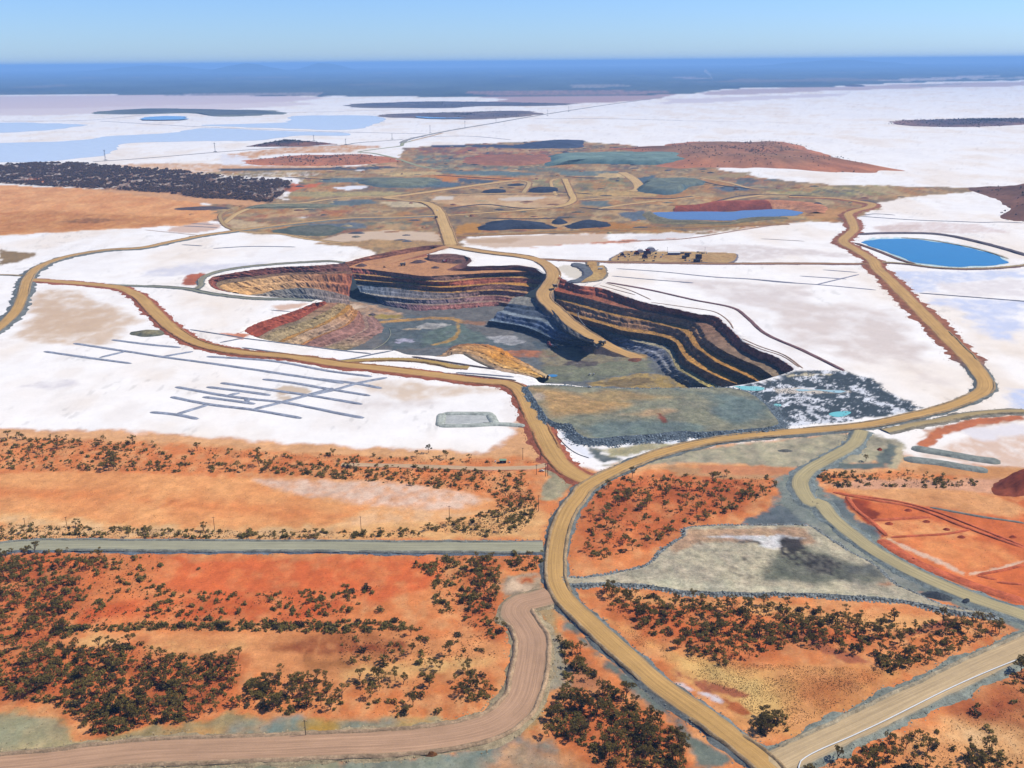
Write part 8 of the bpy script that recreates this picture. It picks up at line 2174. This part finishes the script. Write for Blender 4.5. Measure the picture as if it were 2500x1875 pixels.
# ------------------------------------------------------------------ poles and pipes
for x, y, h, lab, kind in MAP['POLES']:
    if kind == 'wood':
        o = tag(empty('power_pole', (x, y, 0)), lab, 'pole', 'timber power poles')
        h = max(7.0, min(16.0, h))
        MB().tube([(0, 0, -.3), (0, 0, h * .5), (0, 0, h)], [.26, .22, .17], 8).build('shaft', M_WOOD, o)
        ca = MB().box(-1.3, 1.3, -.1, .1, h - .9, h - .7).build('crossarm', M_WOOD, o)
        for a in (-1.15, 0, 1.15):
            MB().tube([(a, 0, h - .7), (a, 0, h - .35)], .09, 6).build('insulator', M_WHITE, ca)
    else:
        o = tag(empty('pylon', (x, y, 0)), lab, 'pylon', 'far pylons on the causeways')
        h = max(22.0, min(46.0, h))
        m = MB()
        b = 2.2
        for sx in (-1, 1):
            for sy in (-1, 1):
                m.tube([(sx * b, sy * b, 0), (sx * .5, sy * .5, h)], .28, 4)
        for k in range(6):
            t0, t1 = k / 6, (k + 1) / 6
            w0 = b * (1 - t0) + .5 * t0; w1 = b * (1 - t1) + .5 * t1
            m.tube([(-w0, -w0, h * t0), (w1, -w1, h * t1)], .16, 4); m.tube([(w0, w0, h * t0), (-w1, w1, h * t1)], .16, 4)
        m.build('lattice', M_GREY, o)
        MB().box(-4, 4, -.25, .25, h * .86, h * .9).build('crossarm', M_GREY, o)
        f = MB().box(-9, 9, -7, 7, -.2, 1.4, (3, 3, 3, 3)).build('footing', M_RUBBLE, o)
for r_, c, lab, pts in MAP['PIPES']:
    P = catmull(np.asarray(pts, float), False, 5.0)
    o = MB().tube([tuple(p) for p in P], r_, 8).build('pipe', flat_mat('pipe_plastic', c, .5, .3), None, True)
    tag(o, lab, 'pipe')

# ------------------------------------------------------------------ trees and shrubs
M_LEAF = leaf_mat('gum_leaves', (104, 88, 40), (176, 152, 78))
M_LEAF2 = leaf_mat('scrub_leaves', (108, 96, 44), (180, 158, 82))
M_LEAFG = leaf_mat('saltbush_leaves', (74, 64, 44), (126, 110, 74))
M_BARK = flat_mat('gum_bark', (120, 92, 72), .9, .1)
M_FAR = leaf_mat('far_scrub_leaves', (122, 88, 62), (170, 132, 90))


def leaves(centres, radii, count, size, seed, squash=.62):
    """quads scattered through clumps: returns vertex array (n*4,3)"""
    g = np.random.default_rng(seed)
    V = []
    for c, r in zip(centres, radii):
        n = max(6, int(count * r * r))
        d = g.normal(0, 1, (n, 3)); d /= np.linalg.norm(d, axis=1)[:, None]
        rad = r * g.uniform(.45, 1.05, n) ** .6
        p = np.asarray(c) + d * rad[:, None] * np.array([1, 1, squash])
        a = g.normal(0, 1, (n, 3)) + d * .5
        a /= np.linalg.norm(a, axis=1)[:, None]
        b = np.cross(a, g.normal(0, 1, (n, 3))); b /= np.linalg.norm(b, axis=1)[:, None] + 1e-9
        e = np.cross(a, b)
        s = size * g.uniform(.6, 1.35, n)[:, None]
        q = np.stack([p - b * s - e * s * .6, p + b * s - e * s * .6, p + b * s + e * s * .6, p - b * s + e * s * .6], 1)
        V.append(q.reshape(-1, 3))
    return np.concatenate(V)


def gum_proto(seed):
    """unit tree of height ~10: leaf quads and branch tubes"""
    g = np.random.default_rng(seed)
    m = MB()
    lean = g.normal(0, .5, 2)
    fork = np.array([lean[0], lean[1], g.uniform(2.6, 4.0)])
    m.tube([(0, 0, -.3), tuple(fork * [.4, .4, .55]), tuple(fork)], [.30, .22, .18], 6)
    cs = []; rs = []
    n = int(g.integers(6, 11))
    for i in range(n):
        a = 2 * math.pi * (i + g.uniform(-.35, .35)) / n
        rr = g.uniform(.6, 3.4)
        tip = np.array([fork[0] + rr * math.cos(a), fork[1] + rr * math.sin(a), g.uniform(6.0, 9.2) - rr * .45])
        mid = fork * .5 + tip * .5 + np.array([0, 0, -.4])
        m.tube([tuple(fork - [0, 0, .3]), tuple(mid), tuple(tip)], [.14, .09, .04], 5)
        cs.append(tip); rs.append(g.uniform(.7, 1.35))
    V = leaves(cs, rs, 52, .25, seed + 100)
    return V, m


def shrub_proto(seed, tall=1.0):
    g = np.random.default_rng(seed)
    n = int(g.integers(3, 6))
    cs = [np.array([g.normal(0, .4), g.normal(0, .4), g.uniform(.4, .75) * tall]) for _ in range(n)]
    rs = [g.uniform(.45, .75) for _ in range(n)]
    return leaves(cs, rs, 75, .17, seed + 50, .85 * tall)


def quads(n):
    return np.arange(n * 4).reshape(-1, 4)


GUM = []
for i in range(7):
    V, m = gum_proto(200 + i)
    me = mesh_obj('crown', V, quads(len(V) // 4), M_LEAF)
    tr = m.build('trunk', M_BARK)
    GUM.append((me.data, tr.data, V, np.array(m.v), m.f))
    bpy.data.objects.remove(me); bpy.data.objects.remove(tr)
SHR = []
for i in range(5):
    V = shrub_proto(300 + i, 1.0 + .25 * (i % 2))
    me = mesh_obj('foliage', V, quads(len(V) // 4), M_LEAF2 if i < 3 else M_LEAFG)
    m = MB()
    for k in range(3):
        a = 2.1 * k
        m.tube([(0, 0, -.1), (.15 * math.cos(a), .15 * math.sin(a), .45)], [.05, .03], 4)
    st = m.build('stem', M_BARK)
    SHR.append((me.data, st.data, V))
    bpy.data.objects.remove(me); bpy.data.objects.remove(st)


def scatter(poly, n, seed, thr=-.25, scale=22.0):
    p = np.asarray(poly)
    g = np.random.default_rng(seed)
    out = np.zeros((0, 2)); tries = 0
    while len(out) < n and tries < 60:
        q = g.uniform(p.min(0), p.max(0), (max(400, n * 4), 2))
        q = q[in_poly(poly, q[:, 0], q[:, 1])]
        d = fbm(q[:, 0] / scale, q[:, 1] / scale, seed % 97, 3)
        q = q[d > thr + g.uniform(-.25, .25, len(q))]
        out = np.concatenate([out, q]); tries += 1
    return out[:n]


def put_gum(x, y, h, rz, label, group, k):
    root = tag(empty('gum_tree', (x, y, -.05), rz), label, 'tree', group)
    s = h / 10.0
    root.scale = (s * random.uniform(.85, 1.2), s * random.uniform(.85, 1.2), s)
    for nm, me in (('trunk', GUM[k][1]), ('crown', GUM[k][0])):
        o = bpy.data.objects.new(nm, me); COL.objects.link(o); o.parent = root
    return root


def put_shrub(x, y, r, rz, label, group, k):
    root = tag(empty('shrub', (x, y, -.03), rz), label, 'shrub', group)
    root.scale = (r * random.uniform(.9, 1.25), r * random.uniform(.9, 1.25), r * random.uniform(.75, 1.05))
    for nm, me in (('stem', SHR[k][1]), ('foliage', SHR[k][0])):
        o = bpy.data.objects.new(nm, me); COL.objects.link(o); o.parent = root
    return root


trees = []; shrubs = []; dots = []
for i, (lab, nt_, ns_, nd_, poly, hs) in enumerate(MAP['VEG']):
    g = np.random.default_rng(500 + i)
    for x, y in scatter(poly, int(nt_ * 1.3), 600 + i, -.42):
        trees.append((x, y, (4.5 + 6.5 * g.random()) * (1.35 if g.random() < .15 else 1), lab))
    for x, y in scatter(poly, int(ns_ * 2.0), 700 + i, -.5):
        shrubs.append((x, y, .9 + 2.2 * g.random() ** 1.6, lab))
    for x, y in scatter(poly, int(nd_ * 2.2), 800 + i, -.45, 12.0):
        dots.append((x, y, 0.0, g.uniform(.35, .95) * hs))
for x, y, z, r in SHRUB_SITES:
    dots.append((x, y, z, r))
size_of = lambda t: t[2] / math.hypot(t[0], t[1], 400)
trees.sort(key=size_of, reverse=True); shrubs.sort(key=size_of, reverse=True)
for x, y, h, lab, k in MAP['SINGLE']:
    put_gum(x, y, h, random.uniform(0, 6.3), lab, None, k)
for x, y, r, lab in MAP['BUSH']:
    put_shrub(x, y, r, random.uniform(0, 6.3), lab, None, random.randrange(3))
NT = 300 - len(MAP['SINGLE']); NS = 300 - len(MAP['BUSH'])
for x, y, h, lab in trees[:NT]:
    put_gum(x, y, h, random.uniform(0, 6.3), ('tall' if h > 11.2 else 'mid-sized' if h > 8.2 else 'small') + ' olive gum tree ' + lab, 'gum trees ' + lab, random.randrange(7))
for x, y, r, lab in shrubs[:NS]:
    put_shrub(x, y, r, random.uniform(0, 6.3), ('broad' if r > 2.2 else 'middling' if r > 1.5 else 'small') + ' olive shrub ' + lab, 'shrubs ' + lab, random.randrange(5))


def replicate(V, F, sites):
    """one mesh from many placed copies of a prototype: sites (x,y,z,sx,sz,rz)"""
    S_ = np.asarray(sites, float)
    c, s = np.cos(S_[:, 5]), np.sin(S_[:, 5])
    X = (V[None, :, 0] * c[:, None] - V[None, :, 1] * s[:, None]) * S_[:, 3:4] + S_[:, 0:1]
    Y = (V[None, :, 0] * s[:, None] + V[None, :, 1] * c[:, None]) * S_[:, 3:4] + S_[:, 1:2]
    Z = V[None, :, 2] * S_[:, 4:5] + S_[:, 2:3]
    VV = np.stack([X, Y, Z], -1).reshape(-1, 3)
    FF = (F[None] + (np.arange(len(S_)) * len(V))[:, None, None]).reshape(-1, F.shape[1])
    return VV, FF


def merge(parts):
    V = []; F = []; b = 0
    for v, f in parts:
        V.append(v); F.append(f + b); b += len(v)
    return np.concatenate(V), np.concatenate(F)


rest = trees[NT:]
parts = []; tparts = []
for k in range(7):
    st = [(x, y, 0, h / 10 * random.uniform(.9, 1.2), h / 10, random.uniform(0, 6.3)) for x, y, h, _ in rest[k::7]]
    if st:
        V = GUM[k][2].reshape(-1, 4, 3)[::2].reshape(-1, 3)
        c = V.reshape(-1, 4, 3).mean(1, keepdims=True)
        V = ((V.reshape(-1, 4, 3) - c) * 1.35 + c).reshape(-1, 3)
        parts.append(replicate(V, quads(len(V) // 4), st))
        tq = np.array([f for f in GUM[k][4] if len(f) == 4])
        tparts.append(replicate(GUM[k][3], tq, st))
root = tag(empty('woodland', (0, 700, 0)), 'further olive gum trees standing among the nearer ones', 'trees', kind='stuff')
for nm, pp, mt in (('crown', parts, M_LEAF), ('trunk', tparts, M_BARK)):
    V, F = merge(pp)
    o = mesh_obj(nm, V, F, mt, root); o.matrix_parent_inverse = Matrix.Translation((0, -700, 0)); o['kind'] = 'stuff'
parts = []
for k in range(5):
    st = [(x, y, 0, r, r * random.uniform(.7, 1), random.uniform(0, 6.3)) for x, y, r, _ in shrubs[NS:][k::5]]
    V = SHR[k][2].reshape(-1, 4, 3)[::2].reshape(-1, 3)
    c = V.reshape(-1, 4, 3).mean(1, keepdims=True)
    V = ((V.reshape(-1, 4, 3) - c) * 1.4 + c).reshape(-1, 3)
    parts.append(replicate(V, quads(len(V) // 4), st))
V, F = merge(parts)
tag(mesh_obj('scrub', V, F, M_LEAF2), 'low olive scrub spread between the trees', 'scrub', kind='stuff')
# tiny ground cover
parts = []
for k in range(4):
    V = leaves([(0, 0, .3)], [.55], 30, .28, 900 + k, .6)
    st = [(x, y, z, r, r * .9, random.uniform(0, 6.3)) for x, y, z, r in dots[k::4]]
    parts.append(replicate(V, quads(len(V) // 4), st))
V, F = merge(parts)
tag(mesh_obj('ground_cover', V, F, M_LEAFG), 'tiny saltbush clumps dotted over the bare ground', 'ground cover', kind='stuff')
# the dark wood on the left shore, one mass at this distance
parts = []
sites = scatter(MAP['FOREST'][0], 4200, 77, -.25, 45.0)
for k in range(4):
    g = np.random.default_rng(950 + k)
    cs = [(g.normal(0, 1.6), g.normal(0, 1.6), g.uniform(3.5, 6.0)) for _ in range(4)]
    V = leaves(cs, [2.2, 2.0, 1.8, 2.1], 5.0, 1.15, 960 + k, .75)
    st = [(x, y, -1, random.uniform(.9, 1.9), random.uniform(.7, 1.3), random.uniform(0, 6.3)) for x, y in sites[k::4]]
    parts.append(replicate(V, quads(len(V) // 4), st))
V, F = merge(parts)
tag(mesh_obj('shore_wood', V, F, M_FAR), 'dense dark wood on the far left shore', 'wood', kind='stuff')
# loose rock
pos = np.concatenate(RUB['pos']); siz = np.concatenate(RUB['size']); rc = np.concatenate(RUB['col'])
oct_ = np.array([(1, 0, 0), (-.8, .2, 0), (.1, .9, .1), (-.1, -1, 0), (0, .1, .8), (0, 0, -.6)])
of = np.array([(0, 2, 4), (2, 1, 4), (1, 3, 4), (3, 0, 4)])
st = np.column_stack([pos, siz, siz * RNG.uniform(.6, 1.1, len(siz)), RNG.uniform(0, 6.3, len(siz))])
V, F = replicate(oct_, of, st)
tag(mesh_obj('rubble', V, F, M_RUBBLE, col=np.clip(np.repeat(rc, 6, 0), .004, .7)), 'loose broken rock along road and platform slopes', 'rubble', kind='stuff')

# ------------------------------------------------------------------ far smoke column and the hazy air
sx, sy = MAP['SMOKE']
m = MB().tube([(sx, sy, 0), (sx - 25, sy, 60), (sx - 90, sy, 140), (sx - 190, sy, 210)], [7, 12, 26, 40], 10)
ms, t, p = new_mat('smoke')
t.nodes.remove(p)
pv = t.nodes.new('ShaderNodeVolumePrincipled')
pv.inputs['Color'].default_value = (.95, .95, .95, 1); pv.inputs['Density'].default_value = .006
t.links.new(pv.outputs[0], t.nodes['Material Output'].inputs['Volume'])
tag(m.build('smoke', ms), 'thin white smoke column on the far plain', 'smoke', kind='stuff')

mh, t, p = new_mat('haze')
t.nodes.remove(p)
pv = t.nodes.new('ShaderNodeVolumePrincipled')
pv.inputs['Color'].default_value = (.30, .58, 1.0, 1)
pv.inputs['Density'].default_value = 4.2e-5
pv.inputs['Anisotropy'].default_value = 0.0
t.links.new(pv.outputs[0], t.nodes['Material Output'].inputs['Volume'])
hz = MB().box(-230000, 230000, -3000, 120000, -66, 468).build('haze', mh)
tag(hz, 'pale blue haze filling the air over the plain', 'haze', kind='stuff')
